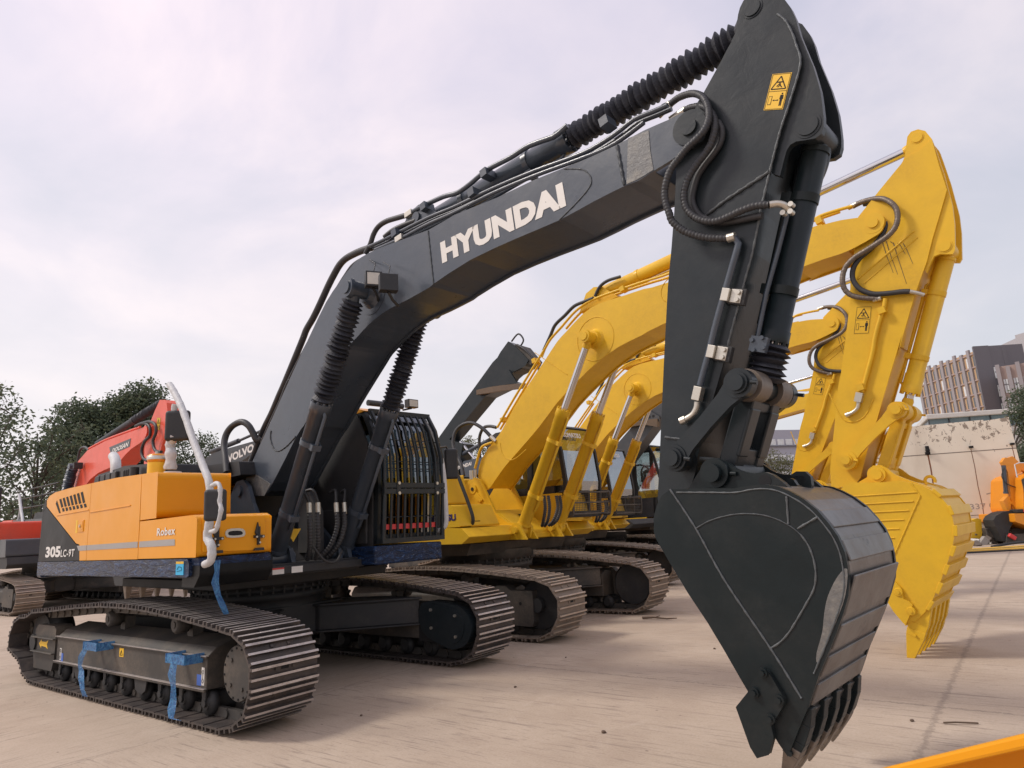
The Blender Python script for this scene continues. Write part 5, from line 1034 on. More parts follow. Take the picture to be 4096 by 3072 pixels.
    fz.build_split('hose_fitting', [M['zinc'], M['black_dull']], arm, bevel=.003)
    rs = MB(); rs.prism([(6.02, 2.0), (6.14, 2.45), (6.02, 2.45), (5.88, 2.0)], -.1, .1); 
    # bucket cylinder
    A = D['h_bcpin']; B = D['h_link']; LL = math.dist(A, B); H = math.dist(A, D['h_bchead'])
    bc = cylinder_part(root, 'bucket_cylinder', A, B, H+.05, 0, .076, .045, M['bucket_black'], boot=(6, .115), eyew=.075, booth=.24)
    pp = MB(); pth = [(x, -.10, z) for x, y, z in D['h_bcpipe']]; pp.tube([Vector(p) for p in pth], .015, 8)
    c = Vector(pth[-1])+Vector((.02, -.03, -.04)); pp.obox(c, Vector((.36, 0, .93)).normalized(), Vector((.93, 0, -.36)).normalized(), Vector((0, 1, 0)), .045, .05, .02)
    for a_ in ((-.03, .03), (.03, .03), (-.03, -.03), (.03, -.03)): pp.cyl(c+Vector((a_[0], -.02, a_[1])), c+Vector((a_[0], -.035, a_[1])), .013, 8)
    pp.tube(smooth_path(D['h_bchose'], 5), .018, 8); pp.build('feed_pipe', K, bc)
    link_pair(root, D, 'h_', M['black_arm'])
    # bucket
    bo, sp_ = bucket(root, 'h_', D, -.50, .35, (M['cutsteel'], M['bucket_black'], M['rodsteel']))
    er = MB()
    hole = circ(D['h_earhole'], .032, 16)
    for y in (-.30, .22): er.prism([tuple(p) for p in D['h_ear']], y, y+.05)
    for s in (-1, 1): c = D['h_bkpin']; er.cyl((c[0], s*.295, c[1]), (c[0], s*.33, c[1]), .085, 28); er.cyl((c[0], s*.33, c[1]), (c[0], s*.37, c[1]), .052, 24); er.cyl((c[0]+.09, s*.31, c[1]-.01), (c[0]+.125, s*.31, c[1]-.015), .014, 6); er.cyl((D['h_earhole'][0], s*.299, D['h_earhole'][1]), (D['h_earhole'][0], s*.302, D['h_earhole'][1]), .034, 20, 1)
    er.build_split('bucket_ear', [M['bucket_black'], M['blk']], bo, bevel=.005)
    ey = MB(); ey.prism([tuple(p) for p in D['h_eye']], -.02, .02); ey.build('lifting_eye', M['bucket_black'], bo, bevel=.004)
    wl = MB(); weld(wl, D['h_bw1'], -.502, .006); weld(wl, D['h_bw2'][:10], -.5015, .004, 1); weld(wl, D['h_bw2'][9:], -.5015, .0055); weld(wl, D['h_bw3'], -.502, .006); weld(wl, D['h_bw4'], -.502, .006); rim = inset([tuple(p) for p in D['h_bk'][:20]] + [(6.2, 1.0)], .022)[:19]; weld(wl, rim, -.5015, .0045); wl.build_split('weld_seam', [M['weld'], M['weldk']], sp_)
    sc_ = MB(); sc_.prism(smooth_poly([tuple(p) for p in D['h_scuff']], 3), -.5025, -.499); sc_.build('scuffed_patch', M['scratch'], sp_)
    for y0_, s in ((-.502, -1), (.352, 1)):
        ct = MB(); ya, yb = sorted((y0_, y0_+s*.033)); ct.prism([tuple(p) for p in D['h_cut']], ya, yb)
        for p in D['h_cutb']: ct.cyl((p[0], y0_+s*.033, p[1]), (p[0], y0_+s*.048, p[1]), .024, 16); ct.cyl((p[0], y0_+s*.048, p[1]), (p[0], y0_+s*.063, p[1]), .015, 6)
        ct.build('side_cutter', M['bucket_black'], bo, bevel=.008)
    # lowest point of the bucket rests on the ground
    return root
excavator_h()
# ---------------------------------------------------------------- the yellow excavators
def xform(D, bx=1.0, ang=0.0, foot=(.15, 2.05)):
    """same machine with its boom stretched by bx and its arm swung by ang about the boom tip"""
    E_ = dict(D); p0 = D['k_armpin']; bs = lambda q: (foot[0]+(q[0]-foot[0])*bx, q[-1] if len(q) == 2 else q[2])
    def B(q): return (foot[0]+(q[0]-foot[0])*bx, q[1]) if len(q) == 2 else (foot[0]+(q[0]-foot[0])*bx, q[1], q[2])
    pn = B(p0); c, s = math.cos(ang), math.sin(ang)
    def A(q):
        x, z = q[0]-p0[0], q[-1]-p0[1]; r = (pn[0]+c*x-s*z, pn[1]+s*x+c*z); return r if len(q) == 2 else (r[0], q[1], r[1])
    one = lambda v: not hasattr(v[0], '__len__')
    for k in ('k_boom', 'k_bpipe1', 'k_bpipe2', 'k_bpipe3', 'k_bhose', 'k_bhose2', 'k_tpipe', 'k_armpin', 'k_bomtop'): E_[k] = B(D[k]) if one(D[k]) else [B(q) for q in D[k]]
    for k in ('k_arm', 'k_head', 'k_acpin', 'k_bcpin', 'k_bchead', 'k_link', 'k_idler', 'k_bkpin', 'k_bk', 'k_bw', 'k_tooth', 'k_toothax', 'k_cut', 'k_ear', 'k_eye', 'k_decal', 'k_pipe', 'k_ael', 'k_ahose1', 'k_ahose2', 'k_fit2'): E_[k] = A(D[k]) if one(D[k]) else [A(q) for q in D[k]]
    return E_
def excavator_k(loc, th, label, D, detail=2, track_n=48, with_tracks=True):
    root = empty('excavator', (loc[0], loc[1], 0), th, label=label, cat='excavator', group='excavators parked in a row'); Y = M['yellow']
    if with_tracks:
        for s in (-1, 1): crawler(root, s, 2.5, .62, 'k', th, n=track_n, dust=True)
        undercarriage(root, th, 2.5, dust=True)
    # deck: bevelled front beams
    mb = MB()
    for s in (-1, 1):
        y0, y1 = (-1.46, -.30) if s < 0 else (.30, 1.46)
        mb.prism([(-2.6, 1.26), (-2.6, 1.47), (.72, 1.47), (1.0, 1.455), (1.16, 1.33), (1.0, 1.24)], y0, y1)
    bp_ = MB(); bp_.prism([(-2.4, 1.06), (-2.4, 1.225), (.80, 1.225), (.7, 1.06)], -1.1, 1.1); bp_.build('belly_gap_filler', M['dusty'], root); mb.prism([(-2.6, 1.24), (-2.6, 1.36), (1.0, 1.36), (1.14, 1.32), (1.14, 1.25), (1.0, 1.235)], -.30, .30)  # dark plate added to block the bright gap under the deck
    fr = mb.build('upper_frame', Y, root, bevel=.012)
    bk = MB(); brk = [(-.7, 1.45), (-.15, 2.02), (.02, 2.20), (.16, 2.25), (.30, 2.20), (.42, 2.0), (.62, 1.66), (.86, 1.50), (1.26, 1.47), (1.34, 1.40), (1.30, 1.26), (.2, 1.26)]
    for y in (-.37, .33): bk.prism(brk, y, y+.04); 
    bk.build_split('boom_bracket', Y, root, bevel=.006)
    bl = MB(); bl.prism([(.25, 1.72), (.55, 1.70), (1.12, 1.36), (1.12, 1.30), (.25, 1.30)], -.32, .32); bl.build('frame_cover', Y, fr, bevel=.02)
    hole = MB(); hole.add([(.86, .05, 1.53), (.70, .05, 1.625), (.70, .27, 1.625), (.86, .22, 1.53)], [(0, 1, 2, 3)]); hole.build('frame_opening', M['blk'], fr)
    cyb = MB()
    for s in (-1, 1):
        for d in (-.13, .10): cyb.prism([(.9, 1.26)] + [(1.2+.11*math.cos(a), 1.38+.11*math.sin(a)) for a in (2.4, 1.8, 1.2, .6, 0)] + [(1.40, 1.24)], s*.42+d, s*.42+d+.035)
        cyb.cyl((1.2, s*.42-.19, 1.38), (1.2, s*.42+.19, 1.38), .05, 20)
    cyb.build_split('cylinder_bracket', Y, root, bevel=.005)
    cap = MB(); cap.cyl((.15, -.372, 2.06), (.15, -.40, 2.06), .075, 24); cap.cyl((.15, -.40, 2.06), (.15, -.41, 2.06), .03, 16, 1); cap.prism([(.10, 2.03), (.22, 1.88), (.30, 1.84), (.36, 1.88), (.22, 2.02)], -.39, -.371); cap.cyl((.3, -.375, 1.86), (.3, -.40, 1.86), .02, 8); cap.build('foot_pin', [Y, M['blk']], root)
    # hood and tool box
    h = MB(); h.prism([(-2.9, 1.47), (-2.9, 2.2), (-2.6, 2.30), (-.6, 2.30), (-.55, 1.47)], -1.46, 1.40); h.build('engine_hood', Y, root, bevel=.04, seg=3)
    cw = MB(); cw.prism([(-3.25, 1.15), (-3.3, 1.8), (-3.2, 2.15), (-2.91, 2.2), (-2.91, 1.15)], -1.46, 1.46); cw.build('counterweight', Y, root, bevel=.06, seg=3)
    f = MB(); f.prism([(-.54, 1.8), (-.54, 2.28), (.56, 2.24), (.66, 1.8)], -1.42, -.97); f.build('fuel_tank', Y, root, bevel=.04, seg=3)
    t = MB(); t.prism([(-.54, 1.475), (-.54, 1.79), (.80, 1.79), (.98, 1.475)], -1.46, -.66); tb = t.build('tool_box', Y, root, bevel=.03, seg=3)
    for i in range(3): vv = MB(); vv.prismx([(-1.13, 1.525+i*.045), (-1.13, 1.55+i*.045), (-1.03, 1.55+i*.045), (-1.03, 1.525+i*.045)], .80+.0-.02, .98-.018*(i*2+2)); vv.build('vent_slot', M['blk'], tb)
    if detail >= 1: text_mesh('KOMATSU', (.16, -1.4635, 1.565), (.745, 0, 0), (0, 0, .095), (0, -1, 0), tb, M['navy'], bold=.05)
    ex = MB(); ex.lathe((-.2, -.55, 2.28), (-.2, -.55, 2.42), [(0, .10), (.6, .10), (1, .07)], 18); ex.cyl((.35, -.6, 2.2), (.35, -.6, 2.34), .03, 12, 1); ex.build_split('filler_cap', [M['plastic'], M['zinc']], root)
    C = [(1.30, 1.52), (1.34, 1.93), (1.36, 2.10), (1.30, 2.60), (1.18, 2.99)]
    cb = cab(root, C, M['black_dull'], M['black_dull'], 'basket', .52, 1.48, 'glassk')
    sk = MB(); sk.prism([(-.4, 1.475), (-.4, 1.92), (1.27, 1.92), (1.28, 1.475)], .50, 1.0); sk.prism([(-.4, 1.475), (-.4, 1.90), (1.0, 1.90), (1.1, 1.475)], 1.0, 1.49); sk.build('cab_skirt', Y, root, bevel=.02)
    if detail >= 2: text_mesh('KOMATSU', (1.27, .62, 2.82), (0, .50, 0), (-.03, 0, .085), (1, 0, .2), cb, M['white'], bold=.04, depth=.004)
    rl = MB(); rl.tube(smooth_path(D['k_rail'], 4), .026, 10); rl.build('handrail', M['plastic'], root)
    # boom
    b_ = fork_box('boom', smooth_poly([tuple(q) for q in D['k_boom']], 2), .245, .28, .03, Y, root, cut=lambda q: q[0] > D['k_armpin'][0]-.26, bevel=.004)
    boom_pins(b_, D, 'k_', Y)
    ring = MB(); c0 = D['k_bomtop']; ring.tube([Vector((c0[0]+.32*math.cos(a*.262), -.281, c0[1]+.32*math.sin(a*.262))) for a in range(25)], .006, 5); weld(ring, [(c0[0]-1.15, c0[1]+.05), (c0[0]-.55, c0[1]-.42)], -.281, .006); weld(ring, [(c0[0]-2.0, c0[1]-1.25), (c0[0]-1.95, c0[1]-1.45), (c0[0]-1.75, c0[1]-1.55), (c0[0]-1.45, c0[1]-1.42)], -.281, .007); weld(ring, [(c0[0]+1.9, c0[1]+.60), (c0[0]+1.3, c0[1]+.55), (c0[0]+1.12, c0[1]+.38), (c0[0]+1.25, c0[1]+.20), (c0[0]+1.9, c0[1]+.12)], -.281, .006); ring.build_split('weld_seam', Y, b_)
    pipe(b_, [D['k_bpipe1'], D['k_bpipe2'], D['k_bpipe3'] + [(4.6, -.2, 4.72), (5.3, -.2, 4.74)] + D['k_tpipe'], [(x, -.08, z) for x, y, z in D['k_bpipe3']] + [(4.6, -.08, 4.72), (5.3, -.08, 4.74), (6.1, -.1, 4.74)]], .019, Y, clamps=[(.75, -.2, 3.12), (1.5, -.2, 3.94), (3.2, -.18, 4.63), (5.9, -.2, 4.66)])
    hose(b_, D['k_bhose'], .026, M['rubber'], spiral=False); hose(b_, D['k_bhose2'], .024, M['rubber'], spiral=False)
    hose(root, D['k_loop'], .030, M['rubber'], spiral=False); hose(root, D['k_loop2'], .028, M['rubber'], spiral=False)
    pipe(root, [D['k_spipe1'], [(x+.06, y+.12, z-.02) for x, y, z in D['k_spipe1']]], .022, Y)
    ft = MB(); q = D['k_spipe1'][-1]
    for dx, dy in ((0, 0), (.06, .12)): ft.cyl((q[0]+dx, q[1]+dy, q[2]-.14), (q[0]+dx, q[1]+dy, q[2]-.02), .026, 10)
    q = D['k_loop'][0]; ft.cyl(q, (q[0]+.09, q[1]+.02, q[2]-.09), .03, 10); q = D['k_bhose'][0]; ft.cyl((q[0]-.06, q[1], q[2]-.09), q, .028, 10)
    ft.build_split('hose_fitting', M['zinc'], root)
    lug = MB(); lug.prism([(2.35, 4.52), (2.5, 4.78), (2.65, 4.84), (2.8, 4.80), (3.05, 4.58)], -.12, .12); lug.build('cylinder_lug', Y, b_, bevel=.006)
    A = (1.2, 1.38); B = D['k_bomtop']; LL = math.dist(A, B)
    for y in (-.42, .42): cylinder_part(root, 'boom_cylinder', A, B, LL*.635, y, .092, .050, Y)
    if detail >= 2:
        for (x0, y0_) in ((1.50, -.22), (1.50, -.12), (1.46, .12), (1.46, .2)): hose(root, [(x0, y0_, 1.86), (x0+.01, y0_, 1.68), (x0-.04, y0_+(.0 if y0_ < 0 else -.05), 1.50), (x0-.15, y0_*.6, 1.42)], .026, M['rubber'], pitch=.03)
    A = (2.62, 4.74); B = D['k_acpin']; LL = math.dist(A, B)
    cylinder_part(root, 'arm_cylinder', A, B, LL*.56, 0, .095, .050, Y, eyew=.11)
    arm = arm_set(root, 'k_', D, Y, dict(ya=.22))
    wv = MB(); pts = [(q[0], q[1]) for q in D['k_arm']]; a0 = D['k_armpin']
    weld(wv, [(a0[0]-.25, a0[1]-.55), (a0[0]+.35, a0[1]-.20)], -.221, .010); weld(wv, [(a0[0]-.20, a0[1]-.62), (a0[0]+.37, a0[1]-.28)], -.221, .006)
    i0 = D['k_idler']; weld(wv, [(i0[0]-.10, i0[1]+.75), (i0[0]-.02, i0[1]+.48), (i0[0]+.08, i0[1]+.40), (i0[0]+.22, i0[1]+.45), (i0[0]+.33, i0[1]+.62)], -.221, .007)
    wv.build_split('weld_seam', Y, arm)
    if detail >= 2:
        dr = MB(); rg = random.Random(3)
        for i in range(6): x = a0[0]+.05+.035*i+rg.uniform(-.01, .01); L_ = rg.uniform(.10, .62); dr.tube([(x, -.2215, a0[1]-.20-.02*i), (x+.02, -.2215, a0[1]-.20-L_*.5), (x+.05, -.2215, a0[1]-.20-L_)], .0035, 4, 0, rf=lambda k, m: .0045-.0012*k)
        dr.build_split('grease_drip', M['brown_paint'], arm)
    q = D['k_decal']; P0 = Vector((q[0][0], -.2215, q[0][1])); decal(arm, P0, Vector((q[1][0]-q[0][0], 0, q[1][1]-q[0][1])), Vector((q[3][0]-q[0][0], 0, q[3][1]-q[0][1])), (0, -1, 0), face=M['yellow'])
    hose(arm, D['k_ahose1'], .030, M['rodsteel'] if detail >= 2 else M['rubber'], pitch=.016); hose(arm, D['k_ahose2'], .028, M['rubber'], spiral=False)
    pp = sorted(D['k_pipe'], key=lambda c: -c[2]); pipe(arm, [pp], .022, Y, clamps=[(pp[2][0], -.24, pp[2][2]), (pp[-1][0], -.24, pp[-1][2]+.05)])
    fz = MB(); fz.tube(smooth_path(D['k_ael'], 4), .020, 10); e = Vector(D['k_ael'][-1]); fz.cyl(e, e+Vector((-.04, 0, -.01)), .028, 8); x, y, z = D['k_ael'][0]; fz.obox((x+.012, y, z+.03), Vector((.36, 0, .93)).normalized(), Vector((.93, 0, -.36)).normalized(), Vector((0, 1, 0)), .05, .035, .035)
    fz.tube(smooth_path(D['k_fit2'], 4), .022, 10); x, y, z = D['k_ahose1'][-1]; fz.cyl((x-.05, y, z), (x+.03, y, z), .028, 8); x, y, z = D['k_ahose1'][0]; fz.cyl((x-.05, y, z), (x+.05, y-.02, z+.005), .03, 8)
    fz.build_split('hose_fitting', M['zinc'], arm)
    A = D['k_bcpin']; B = D['k_link']; H = math.dist(A, D['k_bchead'])
    cylinder_part(root, 'bucket_cylinder', A, B, H, 0, .084, .045, Y, eyew=.075)
    link_pair(root, D, 'k_', Y)
    bo, sp_ = bucket(root, 'k_', D, -.45, .45, (Y, Y, Y))
    er = MB()
    for y in (-.31, .26): er.prism([tuple(q) for q in D['k_ear']], y, y+.05)
    c = D['k_bkpin']
    for s in (-1, 1): er.cyl((c[0], s*.305, c[1]), (c[0], s*.345, c[1]), .085, 28); er.cyl((c[0], s*.345, c[1]), (c[0], s*.36, c[1]), .055, 24)
    er.build_split('bucket_ear', Y, bo, bevel=.006)
    e = D['k_eye']; ey = MB(); ey.tube([(e[0]+.045*math.cos(a*.5), 0, e[1]+.01+.045*math.sin(a*.5)) for a in range(-1, 9)], .016, 8); ey.build('lifting_eye', Y, bo)
    wl = MB(); weld(wl, [tuple(q) for q in D['k_bw'][:3]], -.452, .008)
    for i in range(6):
        x0 = 5.80+i*.055+(e[0]-6.478); z = e[1]-.10-i*.085; x1 = D['k_bw'][1][0]-.01-i*.055; wl.tube([(x0, -.452, z), (x1, -.452, z)], .007, 6)
    wl.build_split('weld_seam', Y, sp_)
    for y0_, s in ((-.452, -1), (.452, 1)):
        ct = MB(); ya, yb = sorted((y0_, y0_+s*.035)); ct.prism(smooth_poly([tuple(q) for q in D['k_cut']], 2), ya, yb); q = D['k_cut']
        for px, pz in (((q[2][0]*.6+q[0][0]*.4)+.01, q[2][1]*.6+q[0][1]*.4-.01), (q[3][0]-.02, q[3][1]-.06)): ct.lathe((px, y0_+s*.035, pz), (px, y0_+s*.05, pz), [(0, .04), (1, .034)], 20); ct.cyl((px, y0_+s*.05, pz), (px, y0_+s*.06, pz), .016, 6)
        ct.build('side_cutter', Y, bo, bevel=.008)
    return root
excavator_k((0, 4.082), TK, 'largest yellow excavator, next to the black one, with its yellow bucket on the ground', DATA)
excavator_k((-1.457, 8.07), TK, 'second yellow excavator, its arm just left of the largest yellow arm', xform(DATA, 1.025, -.085), track_n=44)
# the boom carries two characters
k3 = excavator_k((-3.0, 16.0), TK, 'farthest yellow excavator, its boom with black characters seen between the arms', DATA, detail=0, track_n=40)
text_mesh('安全', (4.05, -.284, 4.30), (.95, 0, .06), (0, 0, .34), (0, -1, 0), k3, M['blk'], bold=.02)
def simple_cab_machine():
    root = empty('excavator', (-2.6, 12.1, 0), -.04, label='excavator with black cab and orange deck behind the second yellow one', cat='excavator', group='excavators parked in a row'); K = M['black_dull']
    for s in (-1, 1): crawler(root, s, 2.5, .6, 'k', -.04, n=36, dust=True)
    undercarriage(root, -.04, 2.5)
    d = MB(); d.prism([(-2.8, 1.2), (-2.8, 1.42), (1.8, 1.42), (1.95, 1.30), (1.8, 1.2)], -1.4, 1.5); d.build('upper_frame', K, root, bevel=.02)
    h = MB(); h.prism([(-2.9, 1.43), (-2.9, 2.2), (-.6, 2.2), (-.6, 1.43)], -1.4, 1.4); h.build('engine_hood', M['orange'], root, bevel=.04)
    t = MB(); t.prism([(1.0, 1.43), (1.0, 1.6), (2.3, 1.6), (2.45, 1.35), (2.3, 1.15), (1.9, 1.15)], 1.0, 1.55); t.build('front_step', M['orange'], root, bevel=.02)
    cab(root, [(1.75, 1.45), (1.85, 2.0), (1.86, 2.45), (1.72, 3.1), (1.60, 3.38)], K, K, None, .45, 1.5, 'glass')
    w = MB(); w.tube([(1.82, .9, 3.1), (1.84, 1.0, 2.5)], .008, 5); w.tube([(1.82, 1.0, 3.0), (1.88, 1.25, 2.3)], .008, 5); w.build('wiper', M['blk'], root)
    l = MB(); l.box(1.62, 1.70, .95, 1.08, 3.28, 3.40); l.box(1.701, 1.704, .965, 1.065, 3.295, 3.385, 1); l.build('work_lamp', [M['plastic'], M['lens']], root, bevel=.01)
    b = MB(); b.prism([(.0, 1.5), (-.2, 1.9), (.1, 2.4), (.9, 3.4), (1.9, 4.2), (2.6, 4.5), (2.7, 4.2), (2.2, 3.85), (1.3, 3.0), (.7, 2.2), (.6, 1.5)], -.25, .25); b.build('boom', M['grey'], root, bevel=.02)
    for k, (y0, y1, m) in (('b_bar', (-.42, -.28, M['brown_paint'])), ('b_plate', (-.36, -.30, M['grey']))):
        q = MB(); q.prism([tuple(c) for c in DATA[k]], y0, y1); o = q.build('hitch_bar' if k == 'b_bar' else 'hitch_plate', m, root, bevel=.01)
    x0, z0 = DATA['b_k'][0]; kk = MB()
    for pts in ([(0, 0), (.05, 0), (-.03, .09), (.07, .18), (.02, .18), (-.08, .09)], [(.09, 0), (.14, 0), (.06, .09), (.16, .18), (.11, .18), (.01, .09)]): kk.add([(x0+a, -.4215, z0+c) for a, c in pts], [list(range(6))])
    kk.build('emblem', M['white'], o)
    for cx_ in (2.12, 2.24): hh = MB(); hh.cyl((cx_, -.362, 4.06), (cx_, -.3595, 4.06), .04, 16); hh.build('hitch_hole', M['blk'], o)
simple_cab_machine()
# ---------------------------------------------------------------- machines in the second row
def basic_body(root, col, side_col=None, th=0):
    d = MB(); d.prism([(-2.9, 1.1), (-2.9, 1.38), (1.6, 1.38), (1.7, 1.2), (1.6, 1.1)], -1.45, 1.45); d.build('upper_frame', M['black_dull'], root, bevel=.02)
    h = MB(); h.prism([(-2.5, 1.385), (-2.5, 2.3), (-.2, 2.32), (-.1, 1.385)], -1.48, 1.42); ho = h.build('engine_hood', col, root, bevel=.06, seg=3)
    cw = MB(); cw.prism([(-3.2, 1.1), (-3.25, 2.0), (-3.1, 2.25), (-2.51, 2.3), (-2.51, 1.1)], -1.45, 1.45); cw.build('counterweight', side_col or col, root, bevel=.08, seg=3)
    t = MB(); t.prism([(-.08, 1.385), (-.08, 1.85), (1.5, 1.82), (1.6, 1.385)], -1.48, -.7); t.build('tool_box', side_col or col, root, bevel=.06, seg=3)
    cab(root, [(1.5, 1.4), (1.55, 2.0), (1.5, 2.5), (1.35, 2.95)], M['black_dull'], col, None, .5, 1.4, 'glassdark'); return ho
def red_machine_front():
    D = DATA; root = empty('excavator', (-14.6, 2.8, 0), R(-5), label='red excavator whose raised red boom shows above the orange hood', cat='excavator', group='red excavators in the back row'); Rr = M['red']
    for s in (-1, 1): crawler(root, s, 2.6, .6, 'k', R(-5), n=44, dust=True)
    undercarriage(root, R(-5), 2.6, dust=True); basic_body(root, Rr, M['grey'])
    bo = MB(); out = [(.15, 1.95), (.5, 2.6)] + [tuple(q) for q in D['d_boom'][1:]] + [(2.2, 2.55), (1.2, 1.95), (.6, 1.6)]
    bo.prism(out, -.27, .14); b_ = bo.build('boom', Rr, root, bevel=.012)
    bp = MB(); bp.prism([tuple(q) for q in D['d_badge']], -.276, -.27); bd = bp.build('name_plate', M['grey'], b_, bevel=.003)
    beam_text('DOOSAN', [tuple(q) for q in D['d_btxt']], -.2775, bd, M['white'], bold=.03, shear=.2)
    a = MB(); a.prism([tuple(q) for q in D['d_arm']], -.2, .06); ar = a.build('arm', Rr, root, bevel=.012)
    q = D['d_decal']; P0 = Vector((q[0][0], -.203, q[0][1])); decal(ar, P0, Vector((q[1][0]-q[0][0], 0, q[1][1]-q[0][1])), Vector((q[3][0]-q[0][0], 0, q[3][1]-q[0][1])), (0, -1, 0))
    pn = MB(); c = D['d_armpin']; pn.cyl((c[0], -.30, c[1]), (c[0], .2, c[1]), .13, 24); pn.build('pin', Rr, b_)
    cy = MB(); A = Vector((2.95, 0, 4.12)); B = Vector((D['d_ac1'][0]-.05, 0, D['d_ac1'][1]+.05)); d = B-A; cy.cyl(A, A+d*.6, .085, 18); cy.cyl(A+d*.6, A+d*.64, .10, 18); bellows(cy, A+d*.64, B, .07, .10, 22); cy.build('arm_cylinder', M['bellow'], root)
    for s in (-1, 1):
        cy = MB(); A = Vector((1.2, s*.42, 1.5)); B = Vector((2.55, s*.42, 3.55)) ; cy.cyl(A, A+(B-A)*.62, .09, 18); bellows(cy, A+(B-A)*.62, B, .08, .13, 16); cy.cyl(B-Vector((0, .1, 0)), B+Vector((0, .1, 0)), .09, 16); cy.build('boom_cylinder', M['black'], root)
    lm = MB(); lm.obox((2.9, -.4, 3.55), Vector((0, 1, 0)), Vector((1, 0, 0)), Vector((0, 0, 1)), .10, .05, .08); lm.build('work_lamp', M['plastic'], b_, bevel=.01)
    for k in ('d_hose1', 'd_hose2', 'd_hose3'): hose(b_, D[k], .032, M['rubber'], spiral=False)
    pipe(b_, [D['d_pipe']], .025, Rr)
    bk = MB(); side = [(7.2, 1.75), (7.9, 1.85), (8.5, 1.7), (8.8, 1.3), (8.7, .95), (8.4, .78), (7.7, .74), (7.0, .78), (6.95, 1.3)]
    side = [(6.9, 1.6), (7.5, 1.8), (8.1, 1.7), (8.45, 1.3), (8.3, .9), (7.9, .72), (7.0, .72), (6.7, 1.1)]
    bk.prism(side, -.65, .65); bo_ = bk.build('bucket', M['black_dull'], root, bevel=.03)
    for k in range(5):
        y = -.56+k*.28; t = MB(); vs = [(7.35, y-.07, .80), (7.35, y+.07, .80), (7.55, y+.07, .80), (7.55, y-.07, .80), (7.42, y-.02, .38), (7.42, y+.02, .38), (7.48, y+.02, .38), (7.48, y-.02, .38)]; t.add(vs, [(0, 1, 2, 3), (7, 6, 5, 4), (0, 4, 5, 1), (1, 5, 6, 2), (2, 6, 7, 3), (3, 7, 4, 0)]); t.build('tooth', M['rodsteel'], bo_, bevel=.01)
    m = MB(); m.obox((.55, -1.62, 2.98), Vector((.5, .86, 0)), Vector((.86, -.5, 0)), Vector((0, 0, 1)), .14, .04, .22); m.build('side_mirror', M['plastic'], root, bevel=.04)
    r = MB(); r.tube([(.75, -1.55, 2.85), (.72, -1.5, 2.0), (.60, -1.5, 1.5)], .02, 8); r.build('handrail', M['plastic'], root)
red_machine_front()
def red_machine_back():
    D = DATA; root = empty('excavator', (-19.3, 5.0, 0), R(-5), label='red excavator at far left with dark side panel and white wrapped post', cat='excavator', group='red excavators in the back row')
    for s in (-1, 1): crawler(root, s, 2.6, .6, 'k', R(-5), n=40, dust=True)
    undercarriage(root, R(-5), 2.6, dust=True)
    d = MB(); d.prism([(-3.2, 1.05), (-3.2, 1.42), (1.6, 1.42), (1.6, 1.05)], -1.45, 1.45); d.build('upper_frame', M['black_dull'], root, bevel=.03)
    h = MB(); h.prism([(-4.2, 1.43), (-4.25, 2.5), (-3.9, 2.68), (-2.46, 2.64), (-2.46, 1.43)], -1.48, 1.45); h.prism([(-2.44, 1.5), (-2.44, 2.3), (1.3, 2.3), (1.3, 1.5)], -.6, 1.4); h.build('engine_hood', M['red'], root, bevel=.08, seg=3)
    g = MB(); g.prism([(-2.40, 2.07), (-2.40, 2.56), (-2.2, 2.62), (1.85, 2.50), (1.85, 2.06)], -1.485, -.6); gp = g.build('side_panel', M['grey'], root, bevel=.05, seg=3)
    t = MB(); t.prism([(-2.42, 1.43), (-2.42, 2.05), (-.2, 2.03), (-.2, 1.43)], -1.48, -.6); t.prism([(-.18, 1.43), (-.18, 2.05), (1.8, 2.03), (1.8, 1.43)], -1.46, -.6, 1); t.build('tool_box', [M['red'], M['grey']], root, bevel=.05, seg=3)
    n = MB(); n.prism([(-.62, 2.24), (-.62, 2.44), (.98, 2.42), (.98, 2.22)], -1.492, -1.486); nn = n.build('name_plate', M['blue'], gp, bevel=.004)
    text_mesh('DOOSAN', (-.45, -1.4935, 2.275), (1.3, 0, 0), (0, 0, .11), (0, -1, 0), nn, M['white'], bold=.03)
    v = MB(); v.prism([(-.9, 2.5), (-.6, 2.78), (1.3, 2.78), (1.45, 2.48)], -1.2, -.2); v.build('hood_cover', M['plastic'], root, bevel=.04)
    r = MB(); r.tube(smooth_path([(-1.65, -1.5, 3.5), (-1.15, -1.5, 2.95), (-.55, -1.52, 2.4), (-.25, -1.52, 1.8), (-.20, -1.52, 1.55), (.1, -1.55, 1.45), (.5, -1.5, 1.45)], 4), .045, 10); r.build('handrail', M['foam'], root)
    r = MB(); r.tube(smooth_path([(-1.65, -1.48, 3.48), (-1.75, -1.4, 3.0), (-1.9, -1.4, 2.6)], 4), .04, 8); r.build('mirror_arm', M['foam'], root)
    r = MB()
    for z in (3.1, 3.45, 3.75): r.tube([(-4.2, -1.1, z), (1.6, -1.1, z-.1)], .022, 6)
    for x in (-3.0, -1.6, -.3, 1.2): r.tube([(x, -1.1, 2.38), (x, -1.1, 3.7)], .02, 6)
    r.build('guard_rail', M['plastic'], root)
    cab(root, [(1.5, 1.45), (1.55, 2.0), (1.5, 2.5), (1.35, 2.95)], M['black_dull'], M['red'], None, .5, 1.4, 'glassdark')
    b = MB(); b.prism([(.0, 1.6), (.1, 2.1), (1.2, 2.8), (4.2, 2.7), (5.6, 2.1), (5.5, 1.9), (4.1, 2.3), (1.6, 2.1), (.6, 1.5)], -.25, .25); b.build('boom', M['red'], root, bevel=.02)
red_machine_back()
